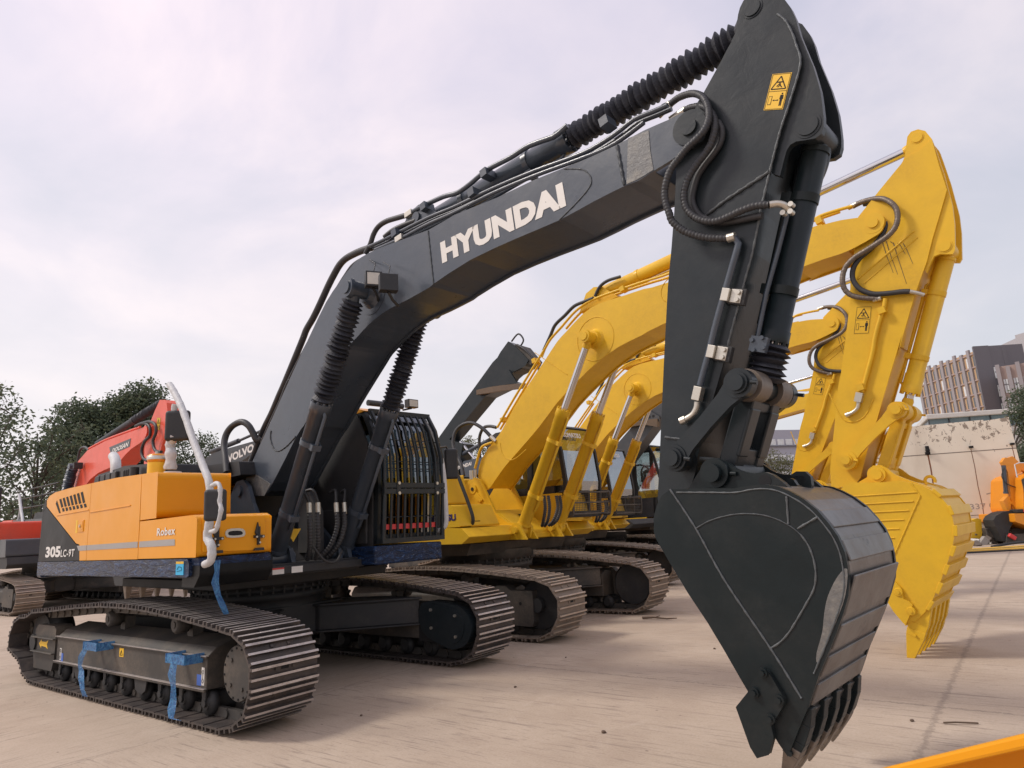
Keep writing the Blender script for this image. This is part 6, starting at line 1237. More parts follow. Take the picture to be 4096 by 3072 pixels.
def grey_machine():
    D = DATA; root = empty('excavator', (-18.5, 10, 0), R(-5), label='dark grey excavator whose boom with white letters shows behind the black boom foot', cat='excavator', group='dark excavators in the back row'); G = M['grey']
    for s in (-1, 1): crawler(root, s, 2.6, .6, 'k', R(-5), n=36, dust=True)
    undercarriage(root, R(-5), 2.6, dust=True); basic_body(root, M['grey'], M['yellow2'])
    v = [tuple(q) for q in D['v_boom']]; b = MB(); b.prism([(.2, 1.9), (-.6, 2.6), (-1.6, 3.8)] + v[1:8] + [(-.3, 4.0), (.0, 3.0), (.9, 2.1)], -.28, .28); b_ = b.build('boom', G, root, bevel=.02)
    beam_text('VOLVO', [tuple(q) for q in D['v_txt']], -.285, b_, M['white'], bold=.04)
    c = MB(); P = D['v_rod']; c.cyl(P[0], P[1], .10, 16); c.cyl(P[1], P[3], .055, 14); c.build('arm_cylinder', G, root)
    a = MB(); a.prism([(4.0, 5.6), (3.6, 5.0), (4.6, 2.4), (4.9, 1.2), (5.1, 1.2), (5.0, 2.5), (4.6, 5.2)], -.2, .2); a.build('arm', G, root, bevel=.02)
grey_machine()
def raised_boom_machine():
    D = DATA; root = empty('excavator', (-9, 13, 0), 0, label='dark excavator with a steeply raised boom carrying a rusty hitch bar', cat='excavator', group='dark excavators in the back row'); G = M['black_arm']
    for s in (-1, 1): crawler(root, s, 2.6, .6, 'k', 0, n=36, dust=True)
    undercarriage(root, 0, 2.6, dust=True)
    d = MB(); d.prism([(-3.2, 1.05), (-3.2, 1.4), (1.6, 1.4), (1.6, 1.05)], -1.45, 1.45); d.build('upper_frame', M['black_dull'], root, bevel=.03)
    h = MB(); h.prism([(-2.6, 1.41), (-2.6, 3.0), (-.2, 3.0), (.7, 2.7), (.7, 1.41)], -1.45, -.35); h.prism([(-3.1, 1.1), (-3.1, 2.9), (-2.61, 3.0), (-2.61, 1.1)], -1.45, 1.45); h.prism([(-2.6, 1.41), (-2.6, 2.9), (-.3, 2.9), (-.3, 1.41)], -.35, 1.4); ho = h.build('engine_hood', G, root, bevel=.06, seg=3)
    st = MB(); st.box(-2.5, .6, -1.462, -1.451, 2.62, 2.67); st.build('stripe', M['stripe'], ho)
    b = MB(); b.prism([(-.35, 2.0), (-.6, 3.0), (-.5, 3.9)] + [tuple(q) for q in D['g_boom']] + [(.9, 4.3), (.7, 3.6), (.5, 2.4), (.3, 2.0)], -.30, .30); b_ = b.build('boom', G, root, bevel=.02)
    for k, m, y0, y1 in (('g_bar', M['brown_paint'], -.48, -.34), ('g_plate', G, -.45, -.38), ('g_knuckle', M['dusty'], -.26, .26)):
        q = MB(); q.prism([tuple(c) for c in D[k]], y0, y1); o = q.build({'g_bar': 'hitch_bar', 'g_plate': 'hitch_plate', 'g_knuckle': 'boom_knuckle'}[k], m, b_, bevel=.01)
    hs = MB(); hs.tube(smooth_path([(3.5, -.3, 7.3), (3.9, -.35, 7.0), (4.3, -.3, 6.4), (4.2, -.3, 5.9)], 4), .04, 8); hs.tube(smooth_path([(3.2, -.2, 7.5), (3.5, -.2, 7.7), (3.7, -.2, 7.45), (3.55, -.2, 7.25)], 4), .03, 8); hs.build('hydraulic_hose', M['rubber'], b_)
    a = MB(); a.prism([tuple(c) for c in D['g_low']], -.3, .2); a_ = a.build('folded_arm', M['black'], root, bevel=.02)
    beam_text('HYUNDAI', [(D['g_dai'][0][0]-.42, D['g_dai'][0][1]-.06), tuple(D['g_dai'][1]), tuple(D['g_dai'][2]), (D['g_dai'][3][0]-.42, D['g_dai'][3][1]-.06)], -.305, a_, M['white'], bold=.04)
    c = MB(); c.cyl((.75, -.2, 3.95), (2.2, -.2, 4.35), .07, 14); c.cyl((.7, -.2, 4.4), (1.35, -.2, 3.7), .05, 12, 1); c.build('arm_cylinder', [M['black'], M['chrome']], root)
    cab(root, [(1.5, 1.45), (1.55, 2.0), (1.5, 2.5), (1.35, 2.95)], M['black_dull'], G, None, .5, 1.4, 'glassdark')
raised_boom_machine()
def small_machine():
    D = DATA; root = empty('excavator', (6.7, 22.1, 0), R(37.2), label='small orange excavator with a black bucket in front of the white wall', cat='excavator'); O = M['orange2']
    for y in (.1, 1.2): t = MB(); t.prism(smooth_poly([(-.2, .35), (.0, .45), (1.6, .45), (1.85, .25), (1.6, .02), (.0, .02), (-.2, .15)], 3), y, y+.3); t.build('crawler_track', M['track'], root)
    a = MB(); a.prism([tuple(q) for q in D['r_arm']] , -.07, .07); a.build('arm', O, root, bevel=.008)
    b = MB(); b.prism([(.3, 2.3), (.05, 2.62), (.2, 2.55), (.8, 2.35), (1.6, 1.6), (1.5, 1.2), (.9, 1.9)], -.06, .10); b.build('boom', O, root, bevel=.008)
    for k in ((.30, 2.47, 1.0, 2.16),): c = MB(); c.cyl((k[0], 0, k[1]), (k[2], 0, k[3]), .022, 10); c.build('arm_cylinder', M['chrome'], root)
    (x0, z0), (x1, z1) = D['r_cyl']; c = MB(); c.cyl((x0, -.03, z0), (x0+(x1-x0)*.97, -.03, z0+(z1-z0)*.97), .062, 16); c.cyl((x0+(x1-x0)*.9, -.03, z0+(z1-z0)*.9), (x0+(x1-x0)*.97, -.03, z0+(z1-z0)*.97), .075, 16); c.build('bucket_cylinder', M['black'], root)
    hs = MB(); hs.tube(smooth_path([(x0-.05, -.1, z0-.08), (x0-.18, -.1, z0-.35), (x0-.05, -.12, z0-.6), (x0+.3, -.12, z0-.75)], 5), .015, 6); hs.tube([(x0-.12, -.1, z0), (x0-.15, -.1, z1+.2), (x1-.05, -.08, z1+.1)], .01, 6); hs.build('hydraulic_hose', M['rubber'], root)
    l = MB(); l.prism([tuple(q) for q in D['r_link']], -.10, .10); l.build('bucket_link', O, root, bevel=.006)
    bk = MB(); bk.prism([tuple(q) for q in D['r_bk']], -.25, .25); bo = bk.build('bucket', M['black_dull'], root, bevel=.01)
    bb = MB(); bb.prism([tuple(q) for q in D['r_body']], -.45, 1.2); ho = bb.build('engine_hood', O, root, bevel=.05, seg=3)
    wn = MB(); wn.prism([(.02, 1.02), (.02, 1.92), (.12, 1.98), (.14, 1.02)], -.47, -.451)
    wn.build('radiator_grille', M['dusty'], ho)
    dk = MB(); dk.prism([tuple(q) for q in D['r_deck']], -.5, 1.3); dk.build('upper_frame', O, root, bevel=.02)
    bl = MB(); bl.prism([tuple((q[0], max(q[1], .02))) for q in D['r_blade']], -.3, -.15); bl.build('dozer_blade', M['dusty'], root, bevel=.01)
    r = MB(); r.tube([(-.05, -.4, 2.0), (-.05, -.4, 2.4), (.1, -.4, 2.45), (.5, -.4, 2.42)], .018, 8); r.build('handrail', M['foam'], root)
    rg = MB(); rg.obox((-.55, -.35, .22), Vector((.8, 0, -.6)), Vector((0, 1, 0)), Vector((.6, 0, .8)), .11, .05, .06); o_ = rg.build('red_canister', M['redtape'], root, bevel=.02)
    rg = MB(); rg.box(-.30, .25, -.42, -.1, .925, 1.03); rg.box(-.1, .05, -.43, -.08, .93, 1.02, 1); rg.build('step_pad', [M['black_dull'], M['redtape']], root, bevel=.02)
small_machine()
# ---------------------------------------------------------------- ground
def ground_mat():
    m, nt, b = newmat('concrete_yard'); N = nt.nodes; L = nt.links
    tc = N.new('ShaderNodeTexCoord'); v = tc.outputs['Object']
    def mapped(scale, rot=0, loc=(0, 0, 0)):
        mp = N.new('ShaderNodeMapping'); L.new(v, mp.inputs[0]); mp.inputs['Scale'].default_value = scale; mp.inputs['Rotation'].default_value = (0, 0, rot); mp.inputs['Location'].default_value = loc; return mp.outputs[0]
    big = noise_node(nt, .25, 5, .6, v, .5); mid = noise_node(nt, 1.6, 6, .65, v, .4); fine = noise_node(nt, 60, 4, .7, v)
    base = ramp_node(nt, big.outputs[0], [(.3, (.39, .29, .205)), (.5, (.46, .35, .255)), (.72, (.52, .41, .305))])
    c = mixc(nt, .35, base.outputs[0], ramp_node(nt, mid.outputs[0], [(.3, (.34, .255, .18)), (.7, (.60, .50, .385))]).outputs[0])
    # broom marks: short dark dashes, along X on one slab and along Y on the next
    def streaks(sx, sy, lo, hi, seed):
        n = noise_node(nt, 1, 5, .62, mapped((sx, sy, 1), 0, (seed, seed*2.3, seed)), .25); return ramp_node(nt, n.outputs[0], [(lo, (0, 0, 0)), (hi, (1, 1, 1))]).outputs[0]
    s1 = streaks(2.0, 26, .56, .64, 1.7); s1b = streaks(8, 60, .56, .66, 5.1); s2 = streaks(26, 2.0, .56, .64, 3.3); s2b = streaks(60, 8, .56, .66, 8.8)
    sep = N.new('ShaderNodeSeparateXYZ'); L.new(v, sep.inputs[0])
    lt = N.new('ShaderNodeMath'); lt.operation = 'LESS_THAN'; lt.inputs[1].default_value = 1.6; L.new(sep.outputs[0], lt.inputs[0])
    def lighten(a, b_, k):
        q = N.new('ShaderNodeMixRGB'); q.blend_type = 'LIGHTEN'; q.inputs[0].default_value = k; L.new(a, q.inputs[1]); L.new(b_, q.inputs[2]); return q.outputs[0]
    st = mixc(nt, lt.outputs[0], lighten(s1, s1b, .7), lighten(s2, s2b, .7))
    fade = noise_node(nt, .8, 4, .6, v); fr = ramp_node(nt, fade.outputs[0], [(.35, (.15, .15, .15)), (.62, (1, 1, 1))])
    mul = N.new('ShaderNodeMath'); mul.operation = 'MULTIPLY'; L.new(st, mul.inputs[0]); L.new(fr.outputs[0], mul.inputs[1])
    m2 = N.new('ShaderNodeMath'); m2.operation = 'MULTIPLY'; m2.inputs[1].default_value = .6; L.new(mul.outputs[0], m2.inputs[0])
    c = mixc(nt, m2.outputs[0], c, (.17, .115, .085))
    # damp stains and dusty pale patches
    sn = noise_node(nt, .55, 7, .7, mapped((1, 1, 1), 0, (4.2, 7.7, 0)), 1.2); sr = ramp_node(nt, sn.outputs[0], [(.60, (0, 0, 0)), (.70, (.30, .30, .30))]); c = mixc(nt, sr.outputs[0], c, (.22, .16, .115))
    sn2 = noise_node(nt, 1.3, 7, .72, mapped((1, 1, 1), 0, (1.2, 9.7, 0)), .9); sr2 = ramp_node(nt, sn2.outputs[0], [(.60, (0, 0, 0)), (.72, (.35, .35, .35))]); c = mixc(nt, sr2.outputs[0], c, (.66, .56, .46))
    # small dark specks and chips
    vo = N.new('ShaderNodeTexVoronoi'); vo.inputs['Scale'].default_value = 3.6; L.new(mapped((1, 1.6, 1)), vo.inputs['Vector']); sp = ramp_node(nt, vo.outputs[0], [(.03, (1, 1, 1)), (.06, (0, 0, 0))])
    c = mixc(nt, sp.outputs[0], c, (.17, .115, .08))
    # joints between slabs, ragged
    wob = noise_node(nt, 14, 6, .8, v); wm = N.new('ShaderNodeMath'); wm.operation = 'MULTIPLY_ADD'; wm.inputs[1].default_value = .18; wm.inputs[2].default_value = -.09; L.new(wob.outputs[0], wm.inputs[0])
    def joint(axis, pos, width):
        a = N.new('ShaderNodeMath'); a.operation = 'ADD'; L.new(sep.outputs[axis], a.inputs[0]); L.new(wm.outputs[0], a.inputs[1])
        s = N.new('ShaderNodeMath'); s.operation = 'SUBTRACT'; s.inputs[1].default_value = pos; L.new(a.outputs[0], s.inputs[0]); ab = N.new('ShaderNodeMath'); ab.operation = 'ABSOLUTE'; L.new(s.outputs[0], ab.inputs[0])
        r = N.new('ShaderNodeMapRange'); r.inputs[1].default_value = width; r.inputs[2].default_value = width*.3; L.new(ab.outputs[0], r.inputs[0]); return r.outputs[0]
    for ax, pos, w, k in ((1, 1.40, .018, .55), (0, 6.47, .030, .45), (1, 7.4, .03, .45), (0, 1.62, .02, .3), (1, -3.6, .03, .4), (1, 13.4, .04, .4), (0, -6, .04, .4), (0, -13, .04, .4), (1, 19.4, .04, .4)):
        j = joint(ax, pos, w); k_ = N.new('ShaderNodeMath'); k_.operation = 'MULTIPLY'; k_.inputs[1].default_value = k; L.new(j, k_.inputs[0]); c = mixc(nt, k_.outputs[0], c, (.15, .11, .08))
    c2 = mixc(nt, .12, c, ramp_node(nt, fine.outputs[0], [(.3, (.2, .2, .2)), (.7, (.8, .8, .8))]).outputs[0])
    L.new(c2, b.inputs['Base Color']); b.inputs['Roughness'].default_value = .85; b.inputs['Specular IOR Level'].default_value = .25
    h = mixc(nt, .5, m2.outputs[0], fine.outputs[0]); bump(nt, b, h, -.6, .012); return m
def ground():
    g = MB(); n = 24
    g.add([(-600, -600, 0), (600, -600, 0), (600, 600, 0), (-600, 600, 0)], [(0, 1, 2, 3)]); o = g.build('ground', ground_mat()); o['kind'] = 'structure'
ground()
# ---------------------------------------------------------------- foliage
def leaf_mat(name, a, b_):
    m, nt, b = newmat(name); v = objvec(nt); n = noise_node(nt, 1.1, 4, .6, v); n2 = noise_node(nt, 9, 3, .6, v)
    c = ramp_node(nt, n.outputs[0], [(.32, a), (.68, b_)]); cc = mixc(nt, .4, c.outputs[0], ramp_node(nt, n2.outputs[0], [(.3, a), (.7, b_)]).outputs[0])
    nt.links.new(cc, b.inputs['Base Color']); b.inputs['Roughness'].default_value = .6; b.inputs['Specular IOR Level'].default_value = .25
    tr = nt.nodes.new('ShaderNodeBsdfTranslucent'); nt.links.new(cc, tr.inputs[0]); mx = nt.nodes.new('ShaderNodeMixShader'); mx.inputs[0].default_value = .42; out = nt.nodes['Material Output']
    nt.links.new(b.outputs[0], mx.inputs[1]); nt.links.new(tr.outputs[0], mx.inputs[2]); nt.links.new(mx.outputs[0], out.inputs[0]); return m
LEAF = [leaf_mat('leaf_dark', (.075, .105, .070), (.14, .175, .115)), leaf_mat('leaf_mid', (.10, .13, .075), (.19, .205, .12)), leaf_mat('leaf_olive', (.09, .10, .045), (.19, .19, .09))]
BARK = paint('bark', (.10, .08, .06), .8, (.05, .04, .03), .6, .3, bumpy=.5)
def tree(loc, h, clumps, label, leaf=0, ls=.16, per=420, trunk_r=.16, seed=1, group='trees along the yard edge', top=None, stray=.0, bare=.55):
    """clumps: (dx, dy, z, r) ellipsoids of leaf sprays on limbs"""
    rg = random.Random(seed); root = empty('tree', (loc[0], loc[1], 0), 0, label=label, cat='tree', group=group)
    t = MB(); P = [Vector((0, 0, -.1)), Vector((.08, .05, h*.25)), Vector((-.05, .1, h*.5)), Vector((.1, 0, h*.8))]; t.tube(smooth_path(P, 4), trunk_r, 9, 0, rf=lambda i, m: trunk_r*(1-.75*i/m))
    for c in clumps:
        a = Vector((.02, .05, min(h*bare, max(c[2]-c[3]*1.3, h*.15)))); b = Vector(c[:3]); mid = (a+b)/2+Vector((rg.uniform(-.2, .2), rg.uniform(-.2, .2), rg.uniform(0, .3)))
        t.tube(smooth_path([a, mid, b], 4), .05, 6, 0, rf=lambda i, m: trunk_r*.42*(1-.7*i/m))
        for _ in range(5): d = Vector((rg.gauss(0, 1), rg.gauss(0, 1), rg.gauss(.3, .8))).normalized()*c[3]*.9; t.tube([b-d*.2, b+d*.5+Vector((0, 0, .05)), b+d], .02, 5, 0, rf=lambda i, m: trunk_r*.16*(1-.6*i/m))
    t.build('trunk', BARK, root)
    f = MB()
    for c in clumps:
        n = int(per*c[3]**1.6)
        for _ in range(n):
            d = Vector((rg.gauss(0, 1), rg.gauss(0, 1), rg.gauss(0, 1))).normalized(); rr = c[3]*(rg.random()**.38)*(1+stray*rg.gauss(0, .35)); k = noise.noise(Vector((c[0], c[1], c[2]))+d*1.7)
            p = Vector(c[:3]) + Vector((d.x*rr, d.y*rr, d.z*rr*.82))*(1+.35*k)
            for _l in range(3):
                q = p + Vector((rg.gauss(0, ls*.8), rg.gauss(0, ls*.8), rg.gauss(0, ls*.6))); s = ls*rg.uniform(.55, 1.25); u = Vector((rg.gauss(0, 1), rg.gauss(0, 1), rg.gauss(-.3, .6))).normalized(); w = u.cross(Vector((rg.gauss(0, 1), rg.gauss(0, 1), rg.gauss(0, 1)))).normalized()
                f.add([q, q+u*s*.5+w*s*.28, q+u*s, q+u*s*.5-w*s*.28], [(0, 1, 2, 3)], 0 if rg.random() < .7 else 1)
    f.build('crown', [LEAF[leaf], LEAF[min(leaf+1, 2)]], root)
def P2(n): return DATA[n][0], DATA[n][1]
RV = Vector((.79, .61, 0))      # direction to the right across the view, used to lay out crowns
def cl(list_): return [(RV.x*a + -.6*d, RV.y*a + .79*d, z, r) for a, d, z, r in list_]
tree(P2('t1'), 7.6, cl([(-1.5, 0, 7.2, .7), (-.9, .4, 6.2, .8), (.0, 0, 6.3, .7), (.55, .2, 7.2, .5), (1.0, 0, 5.6, .8), (1.9, .2, 7.0, .5), (1.6, 0, 6.1, .6), (2.4, 0, 5.5, .5), (-1.2, 0, 4.7, .9), (.3, .3, 4.6, 1.0), (1.6, .2, 4.5, .8), (-.2, 0, 3.3, 1.1), (1.4, 0, 3.2, .9), (-1.8, 0, 3.2, .9)]), 'loose leafy tree at the far left with sky showing through its branches', 0, .19, 125, .12, 3, stray=.6)
tree(P2('t0'), 8.2, cl([(.2, 0, 8.4, .6), (.7, .2, 7.4, .7), (0, 0, 6.2, .9), (.9, 0, 5.2, 1.0), (0, 0, 4, 1.1), (1.3, 0, 3.2, .9)]), 'leafy tree cut by the left edge of the view', 0, .19, 140, .12, 11, stray=.5)
tree(P2('t1b'), 6.0, cl([(-1.8, 0, 5.6, 1.2), (-.2, 0, 6.0, 1.1), (1.2, 0, 5.5, 1.2), (-1, 0, 4.0, 1.4), (1, 0, 3.8, 1.4), (2.4, 0, 4.3, 1.2), (-2.6, 0, 3.8, 1.2), (0, 0, 2.6, 1.5), (2.2, 0, 2.4, 1.3), (-2.2, 0, 2.3, 1.3)]), 'bushy olive tree filling the gap behind the red boom foot', 1, .20, 200, .14, 5)
tree((P2('t2')[0]-.6, P2('t2')[1]-.5), 11.0, cl([(-2.2, 0, 9.9, 1.5), (-.6, .5, 10.0, 1.4), (.9, 0, 10.3, 1.4), (2.0, 0, 10.9, 1.4), (2.6, .4, 9.4, 1.5), (-2.9, 0, 8.3, 1.6), (-1.0, 0, 8.2, 1.8), (1.0, 0, 8.4, 1.8), (2.4, 0, 7.6, 1.6), (-2.4, 0, 6.5, 1.5), (-.3, 0, 6.4, 1.8), (1.8, 0, 5.8, 1.7), (-1.5, 0, 4.6, 1.6), (.8, 0, 4.2, 1.7), (2.6, 0, 3.8, 1.5)]), 'tall dense dark tree behind the red boom', 0, .24, 420, .25, 7)
tree(P2('t3'), 9.6, cl([(-1.4, 0, 9.0, 1.0), (.2, 0, 8.6, 1.1), (1.2, .3, 7.6, 1.0), (-1.2, 0, 7.4, 1.2), (.2, 0, 6.8, 1.3), (1.4, 0, 6.2, 1.1), (-1.3, 0, 5.6, 1.3), (.6, 0, 4.9, 1.4), (-1.0, 0, 3.8, 1.4), (1.2, 0, 3.4, 1.3), (2.3, 0, 6.9, .9), (2.6, .2, 5.6, .9), (2.3, 0, 4.3, 1.0), (3.2, 0, 6.2, .7)]), 'green tree with drooping sprays right of the wrapped mirror post', 0, .20, 200, .15, 9, stray=.3)
tree(P2('t3b'), 7.6, cl([(-.8, 0, 7.0, 1.2), (.8, 0, 7.2, 1.2), (-1.2, 0, 5.4, 1.4), (.8, 0, 5.4, 1.4), (0, 0, 3.8, 1.5)]), 'lower tree between the dense tree and the drooping one', 1, .2, 200, .15, 10)
tree(P2('t4'), 7.0, cl([(-.6, 0, 7.2, .5), (.1, 0, 6.6, .7), (-.5, 0, 5.7, .8), (.5, 0, 5.2, .9), (-.2, 0, 4.3, 1.0)]), 'small olive tree seen through the hose loop of the yellow excavator', 2, .16, 200, .1, 13, stray=.4)
tree(P2('t5'), 6.2, cl([(.75, 0, 5.0, .55), (1.5, .3, 5.8, .8), (1.05, 0, 4.2, .6), (1.9, 0, 4.9, .9), (1.8, 0, 4.0, .9)]), 'dark green tree at the right edge above the white wall', 0, .12, 900, .12, 17)
tree(P2('t6'), 3.3, cl([(.35, 0, 2.9, .5), (1.0, 0, 3.1, .6), (.4, 0, 2.2, .6), (1.1, 0, 2.2, .7), (.7, 0, 1.4, .8)]), 'dark green bush-like tree beside the right end of the white wall', 0, .11, 900, .08, 19)
tree(P2('t7'), 5.6, cl([(-1.6, 0, 5.2, 1.0), (0, 0, 5.5, 1.2), (1.4, 0, 5.0, 1.1), (-1.4, 0, 3.8, 1.3), (.5, 0, 3.8, 1.4), (1.8, 0, 3.4, 1.2), (-.5, 0, 2.2, 1.5), (1.6, 0, 1.8, 1.3), (-2.2, 0, 2.2, 1.3)]), 'hazy olive tree in front of the pale blue building', 2, .15, 260, .1, 21)
tree(P2('t7b'), 5.0, cl([(-1, 0, 4.6, 1.2), (.6, 0, 4.8, 1.0), (-.4, 0, 3.2, 1.4), (1.0, 0, 3.0, 1.2), (0, 0, 1.8, 1.3)]), 'olive tree just right of the black arm', 2, .15, 260, .1, 23)
tree(P2('t8'), 4.8, cl([(-.8, 0, 4.0, .9), (.6, 0, 4.4, 1.0), (1.3, 0, 3.4, 1.0), (-.6, 0, 2.8, 1.0), (.5, 0, 2.4, 1.1), (1.6, 0, 2.0, 1.0)]), 'dark tree behind the bucket link of the largest yellow excavator', 0, .14, 300, .1, 25)
# ---------------------------------------------------------------- walls and buildings
def frame2(A, B):
    A = Vector((A[0], A[1], 0)); B = Vector((B[0], B[1], 0)); d = B-A; L = d.length; d.normalize(); n = Vector((d.y, -d.x, 0)); return A, d, n, L
def wall_mat():
    m, nt, b = newmat('peeling_white_wall'); N = nt.nodes; L = nt.links; v = objvec(nt); sep = N.new('ShaderNodeSeparateXYZ'); L.new(v, sep.inputs[0])
    n = noise_node(nt, 4.6, 8, .72, objvec(nt, (1.0, 1, .7)), .5); n0 = noise_node(nt, .6, 4, .6, v); n2 = noise_node(nt, 1.2, 5, .6, objvec(nt, (1, 1, .12)), .3)
    base = ramp_node(nt, n0.outputs[0], [(.3, (.74, .67, .55)), (.7, (.84, .78, .66))]); st = ramp_node(nt, n2.outputs[0], [(.55, (0, 0, 0)), (.75, (.35, .35, .35))]); c = mixc(nt, st.outputs[0], base.outputs[0], (.45, .36, .27))
    up = N.new('ShaderNodeMapRange'); up.inputs[1].default_value = 2.75; up.inputs[2].default_value = 3.5; L.new(sep.outputs[2], up.inputs[0])
    lo = N.new('ShaderNodeMapRange'); lo.inputs[1].default_value = .75; lo.inputs[2].default_value = .35; L.new(sep.outputs[2], lo.inputs[0])
    mx = N.new('ShaderNodeMath'); mx.operation = 'MAXIMUM'; L.new(up.outputs[0], mx.inputs[0]); L.new(lo.outputs[0], mx.inputs[1])
    th = N.new('ShaderNodeMath'); th.operation = 'MULTIPLY'; th.inputs[1].default_value = .205; L.new(mx.outputs[0], th.inputs[0])
    ad = N.new('ShaderNodeMath'); ad.operation = 'ADD'; L.new(n.outputs[0], ad.inputs[0]); L.new(th.outputs[0], ad.inputs[1])
    r = ramp_node(nt, ad.outputs[0], [(.735, (0, 0, 0)), (.75, (1, 1, 1))]); c = mixc(nt, r.outputs[0], c, (.30, .25, .20))
    r2 = ramp_node(nt, n.outputs[0], [(.28, (1, 1, 1)), (.32, (0, 0, 0))]); m_ = N.new('ShaderNodeMath'); m_.operation = 'MULTIPLY'; L.new(r2.outputs[0], m_.inputs[0]); L.new(mx.outputs[0], m_.inputs[1]); c = mixc(nt, m_.outputs[0], c, (.42, .36, .30))
    L.new(c, b.inputs['Base Color']); b.inputs['Roughness'].default_value = .85; bump(nt, b, r.outputs[0], -.5, .02); return m
def yard_wall():
    A, d, n, Lw = frame2(P2('wall0'), P2('wall1')); ang = math.atan2(d.y, d.x); root = empty('yard_wall', (A.x, A.y, 0), ang, label='white concrete panel wall with peeling paint and rust streaks', cat='wall')
    w = MB(); h = 4.0; w.prism([(-.3, 0), (-.3, h-.04), (Lw-.75, h+.02), (Lw-.75, 3.98), (Lw, h+.04), (Lw+.12, 0)], 0, .22); w.build('panel', wall_mat(), root, bevel=.02)
    rust = paint('rust', (.22, .085, .04), .8, (.08, .05, .04), .8, .4)
    g = MB(); g.box(-.3, Lw+.05, -.004, 0, 2.98, 3.005); g.build('panel_joint', M['rodsteel'], root); g = MB(); g.box(-.3, Lw+.1, -.004, 0, .88, .895); g.build('panel_joint', M['rodsteel'], root)
    for x, big in ((1.55, 0), (2.75, 1), (4.0, 0), (5.15, 0)):
        f = (x+.0)/5.15*Lw*.985; br = MB(); br.box(f-.055, f+.055, -.12, 0, 3.10, 3.17)
        if big: br.box(f-.05, f+.05, -.10, 0, 3.02, 3.28); br.box(f-.08, f+.07, -.06, 0, 2.98, 3.08)
        br.build('bracket', M['blk'], root, bevel=.01)
        s = MB(); P = [(f+.0, 3.08), (f+.012, 2.5), (f-.008, 1.8), (f+.01, 1.2), (f, .9 if x != 5.15 else 2.7)]; wv = .011 if not big else .022
        for a_, b_ in zip(P, P[1:]): s.add([(a_[0]-wv, -.003, a_[1]), (a_[0]+wv, -.003, a_[1]), (b_[0]+wv, -.003, b_[1]), (b_[0]-wv, -.003, b_[1])], [(0, 1, 2, 3)])
        s.build('rust_streak', rust, root)
    text_mesh('337 0 2', (Lw*.70, -.003, 1.08), (.95, 0, 0), (0, 0, .18), (0, -1, 0), root, M['stripe'], name='faded_writing', bold=0)
    c = MB(); pts = [(Lw*.80, 1.55), (Lw*.84, 1.60), (Lw*.88, 1.70), (Lw*.90, 1.72), (Lw*.95, 1.95)]
    for a_, b_ in zip(pts, pts[1:]): c.add([(a_[0], -.003, a_[1]-.02), (b_[0], -.003, b_[1]-.012), (b_[0], -.003, b_[1]+.012), (a_[0], -.003, a_[1]+.02)], [(0, 1, 2, 3)])
    c.build('scrape_mark', M['stripe'], root)
yard_wall()
BM = {'pier': paint('mauve_cladding', (.29, .265, .275), .8, (.3, .27, .25), .2, .06), 'recess': paint('ochre_reveal', (.52, .35, .20), .8, (.25, .17, .12), .3, .08), 'slab': paint('pink_slab', (.36, .27, .24), .8, (.3, .25, .2), .2, .05), 'dark': paint('slate_cladding', (.15, .145, .16), .8, (.15, .14, .14), .2, .06),
      'win': paint('far_window', (.10, .11, .12), .2, (.3, .3, .3), .3, .2), 'winl': paint('pale_window', (.66, .68, .69), .4, (.2, .2, .2), .5, .2), 'metal': paint('grey_metal_cladding', (.40, .39, .41), .6, (.33, .32, .33), .3, .05), 'whitec': paint('white_render', (.62, .60, .56), .8, (.4, .37, .33), .4, .06), 'strip': paint('teal_glazing', (.13, .19, .21), .12, (.3, .35, .35), .3, .15), 'lav': paint('lavender_render', (.36, .36, .42), .8, (.3, .3, .35), .2, .05)}
def big_building():
    A, d, n, Lw = frame2(P2('big_l'), P2('big_c')); A = A - d*2; Lw += 2; ang = math.atan2(d.y, d.x); H = 43
    root = empty('office_building', (A.x, A.y, 0), ang, label='large office block with mauve piers and ochre window recesses, tall behind the white wall', cat='building')
    w = MB(); w.box(0, Lw, .9, 14, 0, H-.8); w.build('wall', BM['recess'], root)
    nb = 9; bw = Lw/nb
    for i in range(nb):
        p = MB(); p.box(i*bw, i*bw+bw*.36, .35, .9, 0, H-(.6 if i % 2 else 0)); p.build('pier', BM['pier'], root)
    fl = 11; fh = (H-1.5)/fl
    sl = MB()
    for k in range(fl+1): z = H-1.5-k*fh; sl.box(0, Lw, .55, .9, z-.2, z+.2)
    sl.build('floor_slab', BM['slab'], root)
    for i in range(nb):
        for k in range(8):
            z1 = H-2.2-k*fh; x0 = i*bw+bw*(.62 if (i+k) % 2 else .55); q = MB(); q.box(x0, i*bw+bw*.98, .80, .9, z1-fh+.8, z1); q.build('window', BM['win'] if (i*3+k*5) % 7 else BM['winl'], root)
    # return face towards the right
    e = MB(); e.box(Lw, Lw+.6, .2, 14, 0, H+.3); e.box(Lw+.6, Lw+.75, .0, 4.4, 0, H+.4); e.box(Lw+.6, Lw+.72, 8.1, 9.1, 0, H); e.build('end_wall', BM['dark'], root)
    for y0 in (4.6, 9.3):
        for k in range(7):
            q = MB(); z = H-6-k*5.2; q.box(Lw+.6, Lw+.9, y0, y0+3.4, z-3.2, z); q.build('window', BM['winl'], root)
            q = MB(); q.box(Lw+.9, Lw+1.0, y0+1.6, y0+1.8, z-3.2, z); q.box(Lw+.9, Lw+1.0, y0, y0+3.4, z-1.5, z-1.3); q.build('window_frame', BM['dark'], root)
big_building()
